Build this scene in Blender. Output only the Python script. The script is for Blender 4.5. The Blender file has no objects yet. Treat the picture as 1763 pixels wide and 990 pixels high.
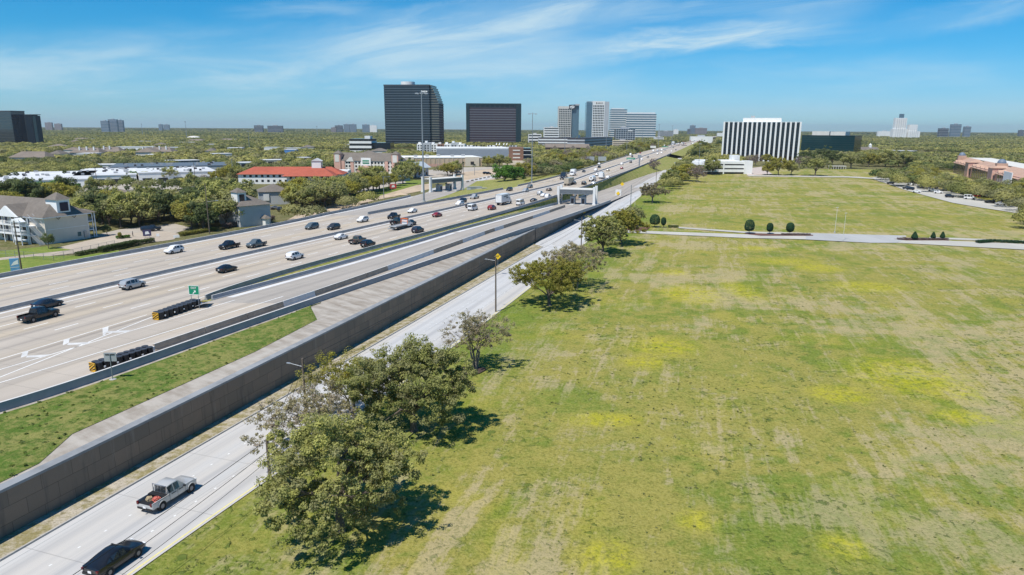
import bpy, bmesh, math, random
import numpy as np
from mathutils import Vector, Matrix

R = math.radians
random.seed(7)
rng = np.random.default_rng(11)
sc = bpy.context.scene
col = sc.collection

# ------------------------------------------------------------------ camera (a drone 35 m up)
PW, PH, FOC, HOR, CAMZ = 1763, 990, 1175.0, 221.5, 35.0
PIT = math.atan((PH / 2 - HOR) / FOC)
ROLL = math.atan(0.0056)
cp, sp, cr, sr = math.cos(PIT), math.sin(PIT), math.cos(ROLL), math.sin(ROLL)
ax, dn, fw = Vector((1, 0, 0)), Vector((0, -sp, -cp)), Vector((0, cp, -sp))
right = cr * ax - sr * dn
down = sr * ax + cr * dn
cam = bpy.data.cameras.new('camera')
camo = bpy.data.objects.new('camera', cam)
col.objects.link(camo)
cam.sensor_width = 36
cam.lens = 36 * FOC / PW
cam.clip_end = 40000
cam.clip_start = 0.5
m3 = Matrix((right, -down, -fw)).transposed()
camo.matrix_world = Matrix.Translation((0, 0, CAMZ)) @ m3.to_4x4()
sc.camera = camo

# ------------------------------------------------------------------ sky, sun, exposure
SUN_AZ, SUN_EL = R(216), R(60)
wd = bpy.data.worlds.new('World')
sc.world = wd
wd.use_nodes = True
nt = wd.node_tree
N = nt.nodes
bg = N['Background']
bg.inputs['Strength'].default_value = 0.10
sky = N.new('ShaderNodeTexSky')
sky.sky_type = 'NISHITA'
sky.sun_disc = False
sky.sun_elevation = SUN_EL
sky.sun_rotation = SUN_AZ
sky.air_density = 1.0
sky.dust_density = 0.0
sky.ozone_density = 3.0
sky.altitude = 50
tc = N.new('ShaderNodeTexCoord')
sep = N.new('ShaderNodeSeparateXYZ')
nt.links.new(tc.outputs['Generated'], sep.inputs[0])


def vm(op, *ins):
    n = N.new('ShaderNodeMath')
    n.operation = op
    for i, v in enumerate(ins):
        if isinstance(v, (int, float)):
            n.inputs[i].default_value = v
        else:
            nt.links.new(v, n.inputs[i])
    return n.outputs[0]


# cirrus: bands of streaks in the sky ahead, placed by direction (u = tan azimuth, v = tan elevation)
yy = vm('MAXIMUM', sep.outputs['Y'], 0.05)
U_, V_ = vm('DIVIDE', sep.outputs['X'], yy), vm('DIVIDE', sep.outputs['Z'], yy)


def mrange(v, a, b, c=0.0, d=1.0):
    n = N.new('ShaderNodeMapRange')
    n.interpolation_type = 'SMOOTHSTEP'
    n.inputs['From Min'].default_value = a
    n.inputs['From Max'].default_value = b
    n.inputs['To Min'].default_value = c
    n.inputs['To Max'].default_value = d
    nt.links.new(v, n.inputs['Value'])
    return n.outputs[0]


def cnoise(along, across, rot, seed, detail=8, rough=0.62, dist=0.6):
    cb = N.new('ShaderNodeCombineXYZ')
    c_, s_ = math.cos(rot), math.sin(rot)
    nt.links.new(vm('MULTIPLY', vm('ADD', vm('MULTIPLY', U_, c_), vm('MULTIPLY', V_, s_)), along), cb.inputs[0])
    nt.links.new(vm('MULTIPLY', vm('SUBTRACT', vm('MULTIPLY', V_, c_), vm('MULTIPLY', U_, s_)), across), cb.inputs[1])
    cb.inputs[2].default_value = seed
    n = N.new('ShaderNodeTexNoise')
    n.inputs['Scale'].default_value = 1.0
    n.inputs['Detail'].default_value = detail
    n.inputs['Roughness'].default_value = rough
    n.inputs['Distortion'].default_value = dist
    nt.links.new(cb.outputs[0], n.inputs['Vector'])
    return n.outputs['Fac']


wob = vm('MULTIPLY', vm('SUBTRACT', cnoise(5, 14, 0.1, 3.0, 5), 0.5), 0.05)
VW = vm('ADD', V_, wob)
cl = None
for (u0, v0, u1, v1, w, amp, rot, al, ac) in ((-.85, .060, .16, .092, .052, .66, .06, 3.5, 22), (-.29, .094, .20, .185, .036, .90, .19, 4, 34), (.05, .098, .46, .142, .017, .98, .11, 5, 46), (-.38, .152, -.20, .158, .010, .60, .04, 7, 60), (-.18, .178, -.08, .186, .010, .55, .05, 7, 60), (-.80, .082, -.55, .094, .016, .45, .1, 6, 40), (.45, .125, .78, .185, .016, .40, .18, 5, 40), (-.05, .05, .75, .085, .03, .30, .05, 4, 26), (.1, .150, .5, .175, .018, .45, .10, 4, 44)):
    sl = (v1 - v0) / (u1 - u0)
    dv = vm('ABSOLUTE', vm('SUBTRACT', vm('SUBTRACT', VW, v0), vm('MULTIPLY', vm('SUBTRACT', U_, u0), sl)))
    m_ = vm('MULTIPLY', mrange(dv, w * 1.5, w * .1), vm('MULTIPLY', mrange(U_, u0 - .06, u0 + .16), mrange(U_, u1 + .07, u1 - .14)))
    st_ = mrange(cnoise(al, ac, rot, 7.0 * w + u0), .34, .70, .30, 1.0)
    t_ = vm('MULTIPLY', vm('MULTIPLY', m_, st_), amp)
    cl = t_ if cl is None else vm('SUBTRACT', 1.0, vm('MULTIPLY', vm('SUBTRACT', 1.0, cl), vm('SUBTRACT', 1.0, t_)))
cl = vm('MINIMUM', vm('MULTIPLY', cl, mrange(sep.outputs['Z'], 0.0, 0.05)), 0.85)
hs = N.new('ShaderNodeMix')
hs.data_type = 'RGBA'
hs.blend_type = 'MULTIPLY'
hs.inputs['Factor'].default_value = 1
hs.inputs[7].default_value = (0.50, 0.86, 1.05, 1)
nt.links.new(sky.outputs[0], hs.inputs[6])
hsep = N.new('ShaderNodeSeparateColor')
nt.links.new(hs.outputs[2], hsep.inputs[0])
hcmb = N.new('ShaderNodeCombineColor')
nt.links.new(vm('MINIMUM', vm('MULTIPLY', vm('POWER', vm('MULTIPLY', hsep.outputs[0], 0.123), 2.3), 15.5), vm('MULTIPLY', hsep.outputs[1], 0.735 * 0.56)), hcmb.inputs[0])
nt.links.new(vm('MULTIPLY', hsep.outputs[1], 0.735), hcmb.inputs[1])
nt.links.new(vm('MULTIPLY', hsep.outputs[2], 0.90), hcmb.inputs[2])
mx = N.new('ShaderNodeMix')
mx.data_type = 'RGBA'
mx.inputs[7].default_value = (5.2, 6.6, 7.2, 1)
nt.links.new(cl, mx.inputs['Factor'])
nt.links.new(hcmb.outputs[0], mx.inputs[6])
nt.links.new(mx.outputs[2], bg.inputs['Color'])

sun = bpy.data.lights.new('sun', 'SUN')
sun.energy = 4.4
sun.angle = R(0.53)
sun.color = (1.0, 0.955, 0.88)
suno = bpy.data.objects.new('sun', sun)
col.objects.link(suno)
tosun = Vector((math.sin(SUN_AZ) * math.cos(SUN_EL), math.cos(SUN_AZ) * math.cos(SUN_EL), math.sin(SUN_EL)))
suno.rotation_euler = tosun.to_track_quat('Z', 'Y').to_euler()
suno.location = (0, 0, 300)

sc.view_settings.view_transform = 'Standard'
sc.view_settings.look = 'None'
sc.view_settings.exposure = 0.3
sc.view_settings.gamma = 1.0
sc.view_settings.use_curve_mapping = False
sc.cycles.max_bounces = 6
sc.cycles.diffuse_bounces = 3
sc.cycles.glossy_bounces = 3
sc.cycles.transmission_bounces = 3
sc.cycles.volume_bounces = 0
sc.cycles.transparent_max_bounces = 6


# ------------------------------------------------------------------ photograph pixel -> place
def un(x, y, z=0.0):
    u, v = x - PW / 2, y - PH / 2
    a, b = (u * cr + v * sr) / FOC, (v * cr - u * sr) / FOC
    d, f = cp * b + sp, cp - sp * b
    t = (CAMZ - z) / d
    return (a * t, f * t)


def un_at(x, y, Y):
    """the point seen at a pixel, at forward distance Y"""
    u, v = x - PW / 2, y - PH / 2
    a, b = (u * cr + v * sr) / FOC, (v * cr - u * sr) / FOC
    d, f = cp * b + sp, cp - sp * b
    t = Y / f
    return (a * t, Y, CAMZ - d * t)


def unz(x, y, zf):
    Y = un(x, y, 3)[1]
    for _ in range(30):
        X, Y2 = un(x, y, zf(Y))
        Y = 0.5 * (Y + Y2)
    return un(x, y, zf(Y))


def pj(X, Y, Z):
    dz = CAMZ - Z
    dep = Y * cp + dz * sp
    w = dz * cp - Y * sp
    a, b = FOC * X / dep, FOC * w / dep
    return (PW / 2 + a * cr - b * sr, PH / 2 + b * cr + a * sr)


# ------------------------------------------------------------------ object helpers
def tag(o, label=None, cat=None, group=None, kind=None):
    if label:
        o['label'] = label
    if cat:
        o['category'] = cat
    if group:
        o['group'] = group
    if kind:
        o['kind'] = kind
    return o


def empty(name, loc=(0, 0, 0), rz=0.0, label=None, cat=None, group=None):
    o = bpy.data.objects.new(name, None)
    o.empty_display_size = 0.3
    col.objects.link(o)
    o.location = loc
    o.rotation_euler = (0, 0, rz)
    return tag(o, label, cat, group)


class MB:
    """collects boxes, tubes, prisms ... for ONE mesh object"""

    def __init__(s):
        s.v, s.f, s.m, s.uv = [], [], [], None

    def add(s, verts, faces, mi=0):
        b = len(s.v)
        s.v.extend([tuple(p) for p in verts])
        s.f.extend([tuple(b + i for i in f) for f in faces])
        s.m.extend([mi] * len(faces))
        return s

    def box(s, x0, x1, y0, y1, z0, z1, mi=0):
        return s.add([(x0, y0, z0), (x1, y0, z0), (x1, y1, z0), (x0, y1, z0), (x0, y0, z1), (x1, y0, z1), (x1, y1, z1), (x0, y1, z1)],
                     [(0, 3, 2, 1), (4, 5, 6, 7), (0, 1, 5, 4), (1, 2, 6, 5), (2, 3, 7, 6), (3, 0, 4, 7)], mi)

    def quad(s, a, b, c, d, mi=0):
        return s.add([a, b, c, d], [(0, 1, 2, 3)], mi)

    def prism(s, pts, z0, z1, mi=0):
        n = len(pts)
        v = [(p[0], p[1], z0) for p in pts] + [(p[0], p[1], z1) for p in pts]
        f = [tuple(reversed(range(n))), tuple(range(n, 2 * n))] + [(i, (i + 1) % n, n + (i + 1) % n, n + i) for i in range(n)]
        return s.add(v, f, mi)

    def tube(s, p, q, r0, r1, n=8, mi=0, caps=True):
        p, q = Vector(p), Vector(q)
        d = (q - p)
        if d.length < 1e-6:
            return s
        d.normalize()
        a = d.orthogonal().normalized()
        b = d.cross(a)
        v = []
        for c, r in ((p, r0), (q, r1)):
            for i in range(n):
                t = 2 * math.pi * i / n
                v.append(c + (a * math.cos(t) + b * math.sin(t)) * r)
        f = [(i, (i + 1) % n, n + (i + 1) % n, n + i) for i in range(n)]
        if caps:
            f += [tuple(reversed(range(n))), tuple(range(n, 2 * n))]
        return s.add(v, f, mi)

    def path(s, pts, radii, n=6, mi=0):
        for i in range(len(pts) - 1):
            s.tube(pts[i], pts[i + 1], radii[i], radii[i + 1], n, mi, caps=(i == 0 or i == len(pts) - 2))
        return s

    def gable(s, x0, x1, y0, y1, z0, h, along='x', over=0.0, mi=0):
        x0, x1, y0, y1 = x0 - over, x1 + over, y0 - over, y1 + over
        if along == 'x':
            ym = (y0 + y1) / 2
            v = [(x0, y0, z0), (x1, y0, z0), (x1, y1, z0), (x0, y1, z0), (x0, ym, z0 + h), (x1, ym, z0 + h)]
            f = [(0, 1, 5, 4), (2, 3, 4, 5), (0, 4, 3), (1, 2, 5), (0, 3, 2, 1)]
        else:
            xm = (x0 + x1) / 2
            v = [(x0, y0, z0), (x1, y0, z0), (x1, y1, z0), (x0, y1, z0), (xm, y0, z0 + h), (xm, y1, z0 + h)]
            f = [(1, 2, 5, 4), (3, 0, 4, 5), (0, 1, 4), (2, 3, 5), (0, 3, 2, 1)]
        return s.add(v, f, mi)

    def hip(s, x0, x1, y0, y1, z0, h, over=0.0, run=None, mi=0):
        x0, x1, y0, y1 = x0 - over, x1 + over, y0 - over, y1 + over
        lx, ly = x1 - x0, y1 - y0
        r = run if run is not None else min(lx, ly) / 2
        if lx >= ly:
            ym = (y0 + y1) / 2
            a, b = (x0 + r, ym), (x1 - r, ym)
            v = [(x0, y0, z0), (x1, y0, z0), (x1, y1, z0), (x0, y1, z0), (*a, z0 + h), (*b, z0 + h)]
            f = [(0, 1, 5, 4), (1, 2, 5), (2, 3, 4, 5), (3, 0, 4), (0, 3, 2, 1)]
        else:
            xm = (x0 + x1) / 2
            a, b = (xm, y0 + r), (xm, y1 - r)
            v = [(x0, y0, z0), (x1, y0, z0), (x1, y1, z0), (x0, y1, z0), (*a, z0 + h), (*b, z0 + h)]
            f = [(0, 1, 4), (1, 2, 5, 4), (2, 3, 5), (3, 0, 4, 5), (0, 3, 2, 1)]
        return s.add(v, f, mi)

    def mesh(s, name, mats, smooth=None):
        me = bpy.data.meshes.new(name)
        me.from_pydata(s.v, [], s.f)
        if not isinstance(mats, (list, tuple)):
            mats = [mats]
        for m_ in mats:
            me.materials.append(m_)
        if len(mats) > 1:
            me.polygons.foreach_set('material_index', s.m)
        if smooth is not None:
            me.polygons.foreach_set('use_smooth', [True] * len(s.f))
            me.set_sharp_from_angle(angle=R(smooth))
        me.update()
        return me

    def build(s, name, mats, parent=None, smooth=None, loc=None):
        return link(name, s.mesh(name, mats, smooth), parent, loc)


def link(name, me, parent=None, loc=None, rot=None):
    o = bpy.data.objects.new(name, me)
    col.objects.link(o)
    if parent is not None:
        o.parent = parent
    if loc is not None:
        o.location = loc
    if rot is not None:
        o.rotation_euler = rot
    return o


def copy_tree(o, parent=None, loc=None, rz=None):
    c = o.copy()
    col.objects.link(c)
    c.parent = parent
    if loc is not None:
        c.location = loc
    if rz is not None:
        c.rotation_euler = (0, 0, rz)
    for ch in list(o.children):
        copy_tree(ch, c)
    return c


# ------------------------------------------------------------------ materials
MATS = {}


class NT:
    def __init__(s, m):
        s.t = m.node_tree
        s.n = m.node_tree.nodes
        s.l = m.node_tree.links

    def node(s, typ, **kw):
        n = s.n.new(typ)
        for k, v in kw.items():
            setattr(n, k, v)
        return n

    def put(s, sock, v):
        if v is None:
            return
        if hasattr(v, 'is_output'):
            s.l.new(v, sock)
        else:
            sock.default_value = v

    def math(s, op, a, b=0.0, c=None):
        n = s.node('ShaderNodeMath', operation=op)
        s.put(n.inputs[0], a)
        s.put(n.inputs[1], b)
        if c is not None:
            s.put(n.inputs[2], c)
        return n.outputs[0]

    def noise(s, vec, scale, detail=4, rough=0.55, dist=0.0):
        n = s.node('ShaderNodeTexNoise')
        s.put(n.inputs['Vector'], vec)
        n.inputs['Scale'].default_value = scale
        n.inputs['Detail'].default_value = detail
        n.inputs['Roughness'].default_value = rough
        n.inputs['Distortion'].default_value = dist
        return n.outputs['Fac']

    def rng(s, v, a, b, c=0.0, d=1.0, smooth=True):
        n = s.node('ShaderNodeMapRange')
        if smooth:
            n.interpolation_type = 'SMOOTHSTEP'
        s.put(n.inputs['Value'], v)
        for k, q in zip(('From Min', 'From Max', 'To Min', 'To Max'), (a, b, c, d)):
            n.inputs[k].default_value = q
        return n.outputs[0]

    def mix(s, f, a, b, mode='MIX'):
        n = s.node('ShaderNodeMix', data_type='RGBA', blend_type=mode)
        s.put(n.inputs[0], f)
        s.put(n.inputs[6], rgba(a))
        s.put(n.inputs[7], rgba(b))
        return n.outputs[2]

    def mapping(s, vec, scale=(1, 1, 1), rot=(0, 0, 0), loc=(0, 0, 0)):
        if rot[2]:
            vec = s.mapping_(vec, (1, 1, 1), rot)
        return s.mapping_(vec, scale, (0, 0, 0), loc)

    def mapping_(s, vec, scale=(1, 1, 1), rot=(0, 0, 0), loc=(0, 0, 0)):
        n = s.node('ShaderNodeMapping')
        s.put(n.inputs[0], vec)
        n.inputs['Scale'].default_value = scale
        n.inputs['Rotation'].default_value = rot
        n.inputs['Location'].default_value = loc
        return n.outputs[0]

    def bump(s, h, strength=0.3, dist=0.1):
        n = s.node('ShaderNodeBump')
        n.inputs['Strength'].default_value = strength
        n.inputs['Distance'].default_value = dist
        s.put(n.inputs['Height'], h)
        return n.outputs[0]


def rgba(c):
    if isinstance(c, (tuple, list)) and len(c) == 3:
        return (*c, 1)
    return c


def new_mat(name):
    m = bpy.data.materials.new(name)
    m.use_nodes = True
    t = NT(m)
    p = t.n['Principled BSDF']
    MATS[name] = m
    return m, t, p


def plain(name, c, rough=0.7, metal=0.0, var=0.12, scale=1.5, spec=0.4, bump=0.0, coat=0.0, coords='Object', dirt=0.0):
    """a colour broken up by fine and broad noise"""
    if name in MATS:
        return MATS[name]
    m, t, p = new_mat(name)
    tcn = t.node('ShaderNodeTexCoord').outputs[coords]
    if var > 0:
        a = t.noise(tcn, scale, 5, 0.6)
        b = t.noise(tcn, scale * 0.13, 3, 0.5)
        f = t.rng(t.math('ADD', t.math('MULTIPLY', a, 0.6), t.math('MULTIPLY', b, 0.4)), 0.3, 0.7)
        lo = tuple(x * (1 - var) for x in c)
        hi = tuple(min(1, x * (1 + var)) for x in c)
        cc = t.mix(f, lo, hi)
        if dirt > 0:
            st = t.noise(t.mapping(tcn, (1, 1, 0.08)), scale * 1.3, 5, 0.65)
            cc = t.mix(t.rng(st, 0.5, 0.75, 0, dirt), cc, tuple(x * 0.45 for x in c))
        t.put(p.inputs['Base Color'], cc)
    else:
        p.inputs['Base Color'].default_value = rgba(c)
    p.inputs['Roughness'].default_value = rough
    p.inputs['Metallic'].default_value = metal
    p.inputs['Specular IOR Level'].default_value = spec
    if coat:
        p.inputs['Coat Weight'].default_value = coat
        p.inputs['Coat Roughness'].default_value = 0.06
    if bump:
        t.put(p.inputs['Normal'], t.bump(t.noise(tcn, scale * 4, 5, 0.6), bump, 0.05))
    return m


def value_noise(x, y, seed=0):
    """numpy lattice noise in 0..1"""
    xi, yi = np.floor(x).astype(np.int64), np.floor(y).astype(np.int64)
    fx, fy = x - xi, y - yi
    fx, fy = fx * fx * (3 - 2 * fx), fy * fy * (3 - 2 * fy)

    def h(a, b):
        k = (a * 374761393 + b * 668265263 + seed * 974634777) & 0xFFFFFFFF
        k = ((k ^ (k >> 13)) * 1274126177) & 0xFFFFFFFF
        k = k ^ (k >> 16)
        return (k & 0xFFFF) / 65535.0
    return (h(xi, yi) * (1 - fx) + h(xi + 1, yi) * fx) * (1 - fy) + (h(xi, yi + 1) * (1 - fx) + h(xi + 1, yi + 1) * fx) * fy


def fbm(x, y, oct=4, seed=0, gain=0.5):
    s, a, t = 0, 1.0, 0
    for o in range(oct):
        s = s + a * value_noise(x * 2 ** o + 17.3 * o, y * 2 ** o - 9.1 * o, seed + o)
        t += a
        a *= gain
    return s / t


def sstep(v, a, b):
    t = np.clip((v - a) / (b - a), 0, 1)
    return t * t * (3 - 2 * t)


def np_mesh(name, V, F, mat, colors=None, uv=None, smooth=False):
    """quads (n,4) or tris (n,3) from numpy arrays; colors per vertex"""
    me = bpy.data.meshes.new(name)
    k = F.shape[1]
    me.vertices.add(len(V))
    me.vertices.foreach_set('co', V.astype(np.float32).ravel())
    me.loops.add(F.size)
    me.loops.foreach_set('vertex_index', F.astype(np.int32).ravel())
    me.polygons.add(len(F))
    me.polygons.foreach_set('loop_start', np.arange(0, F.size, k, dtype=np.int32))
    me.polygons.foreach_set('loop_total', np.full(len(F), k, dtype=np.int32))
    if smooth:
        me.polygons.foreach_set('use_smooth', np.ones(len(F), dtype=bool))
    if colors is not None:
        at = me.color_attributes.new('tint', 'FLOAT_COLOR', 'POINT')
        cc = np.ones((len(V), 4), dtype=np.float32)
        cc[:, :colors.shape[1]] = colors
        at.data.foreach_set('color', cc.ravel())
    if uv is not None:
        ul = me.uv_layers.new(name='UVMap')
        ul.data.foreach_set('uv', uv[F.ravel()].astype(np.float32).ravel())
    me.materials.append(mat)
    me.update()
    me.validate()
    return me
# ------------------------------------------------------------------ road lines read off the photograph, as x(Y)
ZF = 5.2


def zramp(Y):            # right toll ramp: freeway level, then down to the frontage road
    return float(np.interp(Y, [0, 168, 200, 275, 330, 400, 440], [ZF, ZF, 5.0, 2.9, 1.1, 0.3, 0.12]))


def zleft(Y):            # left exit ramp
    return float(np.interp(Y, [0, 240, 290, 400, 450], [ZF, ZF, 4.2, 0.5, 0.12]))


class Line:
    def __init__(s, px, z, deg=3, lo=None, hi=None):
        pts = [unz(a, b, z) if callable(z) else un(a, b, z) for a, b in px]
        x = np.array([p[0] for p in pts])
        y = np.array([p[1] for p in pts])
        s.c = np.polyfit(1 / y, x / y, deg)
        s.lo, s.hi = lo or y.min(), hi or y.max()
        e = 1.0
        s.slo = (s.raw(s.lo + e) - s.raw(s.lo)) / e
        s.shi = (s.raw(s.hi) - s.raw(s.hi - e * 10)) / (e * 10)

    def raw(s, Y):
        return Y * np.polyval(s.c, 1 / Y)

    def __call__(s, Y):
        Y = np.asarray(Y, dtype=float)
        c = np.clip(Y, s.lo, s.hi)
        return s.raw(c) + np.where(Y < s.lo, (Y - s.lo) * s.slo, 0) + np.where(Y > s.hi, (Y - s.hi) * s.shi, 0)


LB = Line([(0, 479), (260, 430), (440, 395.8), (560, 372.5), (632.7, 355.8), (669, 346), (714, 335.8), (739, 331.5)], zleft, 3)
LM_ = Line([(622, 372.7), (669, 363), (723.6, 352), (760, 346.7), (800.6, 339.4), (837, 333.3), (861, 328.5), (900, 319.4), (960.6, 305.5), (1003, 290.3), (1043, 278), (1075.8, 267.3), (1116, 261), (1140.6, 256), (1185, 244), (1197.6, 240.6)], ZF, 4)
MDN = Line([(0, 537.5), (260, 479.5), (440, 436), (560, 407.3), (663, 383.6), (729.7, 367.3), (824.8, 349.7), (885.5, 337.6), (940, 326.7), (960.6, 321.2), (984.8, 312.1), (1021, 301)], ZF, 3)
RB = Line([(343.6, 518.5), (430, 489.7), (640, 430.3), (712.7, 409.7), (785.5, 386.7), (840, 372), (873, 363.6), (936, 347.3), (985, 332.7), (1036, 317.5), (1072, 298.5), (1098.8, 285.5), (1112.7, 278), (1143, 267.3), (1161, 262), (1191.5, 250.3), (1201, 246.7)], ZF, 4)
RL = Line([(345, 523), (640, 441), (782.4, 399.4), (840, 386), (861, 375.8), (900, 367.9), (955.8, 352), (1033, 326), (1100, 309), (1134.5, 297.6), (1143, 288.5)], zramp, 4)
BP = Line([(0, 707.8), (268, 619), (430, 559.4), (669, 479.4), (761, 447.3), (840, 418), (917, 394.7), (952, 379.4), (1018, 362.6), (1067, 338)], zramp, 4)
MBL = Line([(265, 605), (380, 566), (487, 529.7), (541.7, 509.5), (666.7, 465), (753, 434), (796, 417), (840, 402.4), (917, 378), (972.6, 355.6)], zramp, 3)
WB = Line([(0, 935), (317, 760), (400, 713), (678, 560), (922, 418), (988, 378)], 0, 2)
KL = Line([(0, 972), (275, 809), (364, 760), (440, 716.6), (704, 562), (848.5, 477), (882, 461), (930, 426)], 0, 2)
ER = Line([(234.6, 990), (440, 841), (791, 605), (856, 533), (888, 507), (1072, 368), (1110.5, 339), (1141, 305.7), (1159, 283)], 0, 3)


def MD(Y):
    Y = np.asarray(Y, dtype=float)
    far = LM_(Y) + 0.45 * (RB(Y) - LM_(Y))
    w = sstep(Y, 330, 470)
    return MDN(np.minimum(Y, 470)) * (1 - w) + far * w


GORE_L, GORE_R = 236.0, 115.0


def LM(Y):               # left edge of the main carriageways
    Y = np.asarray(Y, dtype=float)
    return np.where(Y < GORE_L, LB(Y), LM_(Y))


def FL(Y):               # left edge of the frontage road
    Y = np.asarray(Y, dtype=float)
    w = sstep(Y, 185, 215)
    return np.where(Y < 204, KL(Y), WB(Y) + 0.6) * w + KL(Y) * (1 - w)


FRONT_END = 338.0


def perp(f, Y, d):
    """line at signed perpendicular distance d (right positive) from line f, still as x(Y)"""
    Y = np.asarray(Y, dtype=float)
    s = (f(Y + 1) - f(Y - 1)) / 2
    return f(Y) + d * np.sqrt(1 + s * s)


def off(f, d):
    return lambda Y: perp(f, Y, d)


def ysamp(a, b):
    out, y = [a], a
    while y < b:
        y += max(2.0, 0.02 * abs(y))
        out.append(min(y, b))
    return np.array(out)


def strip_mesh(name, fa, fb, y0, y1, z, mat, nc=1, zb=None, uvref=None):
    Ys = ysamp(y0, y1)
    A, B = fa(Ys), fb(Ys)
    T = np.linspace(0, 1, nc + 1)
    za = np.array([z(y) if callable(z) else z for y in Ys])
    zb_ = za if zb is None else np.array([zb(y) if callable(zb) else zb for y in Ys])
    V = np.zeros((len(Ys), nc + 1, 3))
    V[..., 0] = A[:, None] * (1 - T) + B[:, None] * T
    V[..., 1] = Ys[:, None]
    V[..., 2] = za[:, None] * (1 - T) + zb_[:, None] * T
    ref = uvref or fa
    sl = (ref(Ys + 1) - ref(Ys - 1)) / 2
    ds = np.concatenate([[0], np.cumsum(np.hypot(np.diff(ref(Ys)), np.diff(Ys)))])
    U = np.zeros((len(Ys), nc + 1, 2))
    U[..., 0] = (V[..., 0] - ref(Ys)[:, None]) / np.sqrt(1 + sl * sl)[:, None]
    U[..., 1] = ds[:, None] + y0 + (V[..., 0] - ref(Ys)[:, None]) * (sl / np.sqrt(1 + sl * sl))[:, None]
    n = nc + 1
    idx = np.arange(len(Ys) * n).reshape(len(Ys), n)
    F = np.stack([idx[:-1, :-1], idx[:-1, 1:], idx[1:, 1:], idx[1:, :-1]], -1).reshape(-1, 4)
    return np_mesh(name, V.reshape(-1, 3), F, mat, uv=U.reshape(-1, 2), smooth=False)


def struct(name, me, kind='structure'):
    o = link(name, me)
    o['kind'] = kind
    return o


# ------------------------------------------------------------------ ground materials
def road_mat(name, c, lane=None, lane0=0.0, streak=0.25, joint=4.6, tint=None, crack=0.0):
    m, t, p = new_mat(name)
    uv = t.node('ShaderNodeTexCoord').outputs['UV']
    s = t.node('ShaderNodeSeparateXYZ')
    t.put(s.inputs[0], uv)
    u, v = s.outputs[0], s.outputs[1]
    big = t.noise(t.mapping(uv, (0.10, 0.03, 1)), 1, 4, 0.6)
    fine = t.noise(uv, 1.4, 6, 0.7)
    st = t.noise(t.mapping(uv, (0.9, 0.012, 1)), 1, 5, 0.65)
    st2 = t.noise(t.mapping(uv, (2.6, 0.05, 1)), 1, 4, 0.6)
    cc = t.mix(t.rng(big, 0.35, 0.65), tuple(x * 0.93 for x in c), tuple(x * 1.05 for x in c))
    if tint:
        cc = t.mix(t.rng(t.noise(t.mapping(uv, (0.16, 0.006, 1), loc=(5, 2, 0)), 1, 3, 0.5), 0.4, 0.65), cc, tint)
    dk = t.math('MULTIPLY', t.rng(st, 0.46, 0.72), streak)
    dk = t.math('ADD', dk, t.math('MULTIPLY', t.rng(st2, 0.5, 0.8), streak * 0.5))
    if lane:
        # oil and rubber along the middle and wheel paths of each lane
        ph = t.math('FRACT', t.math('DIVIDE', t.math('ADD', u, lane0), lane))
        a = t.math('ABSOLUTE', t.math('SUBTRACT', ph, 0.5))
        mid = t.rng(a, 0.24, 0.02)
        nn = t.rng(t.noise(t.mapping(uv, (0.22, 0.006, 1), loc=(1.3, 0, 0)), 1, 4, 0.6), 0.38, 0.62, 0.15, 1.0)
        dk = t.math('ADD', dk, t.math('MULTIPLY', t.math('MULTIPLY', mid, nn), streak * 1.25))
    dk = t.math('ADD', dk, t.math('MULTIPLY', t.rng(fine, 0.55, 0.8), 0.08))
    cc = t.mix(t.math('MINIMUM', dk, 0.8), cc, tuple(x * 0.52 for x in (c[0], c[1] * 1.02, c[2] * 1.08)))
    if joint:
        ph = t.math('FRACT', t.math('DIVIDE', v, joint))
        j = t.math('LESS_THAN', ph, 0.05 / joint * 2)
        cc = t.mix(t.math('MULTIPLY', j, 0.28), cc, (0.08, 0.075, 0.07))
    if crack:
        vo = t.node('ShaderNodeTexVoronoi', feature='DISTANCE_TO_EDGE')
        t.put(vo.inputs['Vector'], t.mapping(uv, (0.22, 0.09, 1)))
        vo.inputs['Scale'].default_value = 1
        t.put(vo.inputs['Randomness'], 1.0)
        k = t.rng(vo.outputs['Distance'], 0.012, 0.0)
        cc = t.mix(t.math('MULTIPLY', k, crack), cc, (0.12, 0.12, 0.12))
    t.put(p.inputs['Base Color'], cc)
    p.inputs['Roughness'].default_value = 0.85
    p.inputs['Specular IOR Level'].default_value = 0.25
    t.put(p.inputs['Normal'], t.bump(fine, 0.12, 0.02))
    return m


FWY = (0.445, 0.392, 0.332)
M_fwy = road_mat('freeway_concrete', FWY, lane=4.6, lane0=0.9, streak=0.46, tint=(0.47, 0.395, 0.30))
M_ramp = road_mat('ramp_concrete', (0.38, 0.345, 0.305), lane=4.4, streak=0.3, joint=4.6)
M_front = road_mat('frontage_concrete', (0.50, 0.50, 0.497), lane=4.1, streak=0.32, joint=9.2, tint=(0.50, 0.475, 0.44))
M_drive = road_mat('drive_concrete', (0.47, 0.45, 0.40), lane=None, streak=0.15, joint=6)
M_paint = plain('white_paint', (0.74, 0.74, 0.72), 0.6, var=0.12, scale=0.8)
M_ypaint = plain('yellow_paint', (0.68, 0.60, 0.25), 0.6, var=0.1)
M_sunlit_cap = plain('barrier_top_painted_sun', (0.60, 0.59, 0.57), 0.85, var=0.1, scale=0.7)  # paler than the faces: sunlight on barrier tops is put into the colour
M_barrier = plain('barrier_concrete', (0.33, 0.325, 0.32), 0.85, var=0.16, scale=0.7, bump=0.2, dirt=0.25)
M_barrier_b = plain('barrier_concrete_brown', (0.40, 0.325, 0.25), 0.85, var=0.2, scale=0.7, dirt=0.3)
M_barrier_w = plain('barrier_concrete_pale', (0.68, 0.66, 0.63), 0.85, var=0.12, scale=0.6, dirt=0.25)
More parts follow.
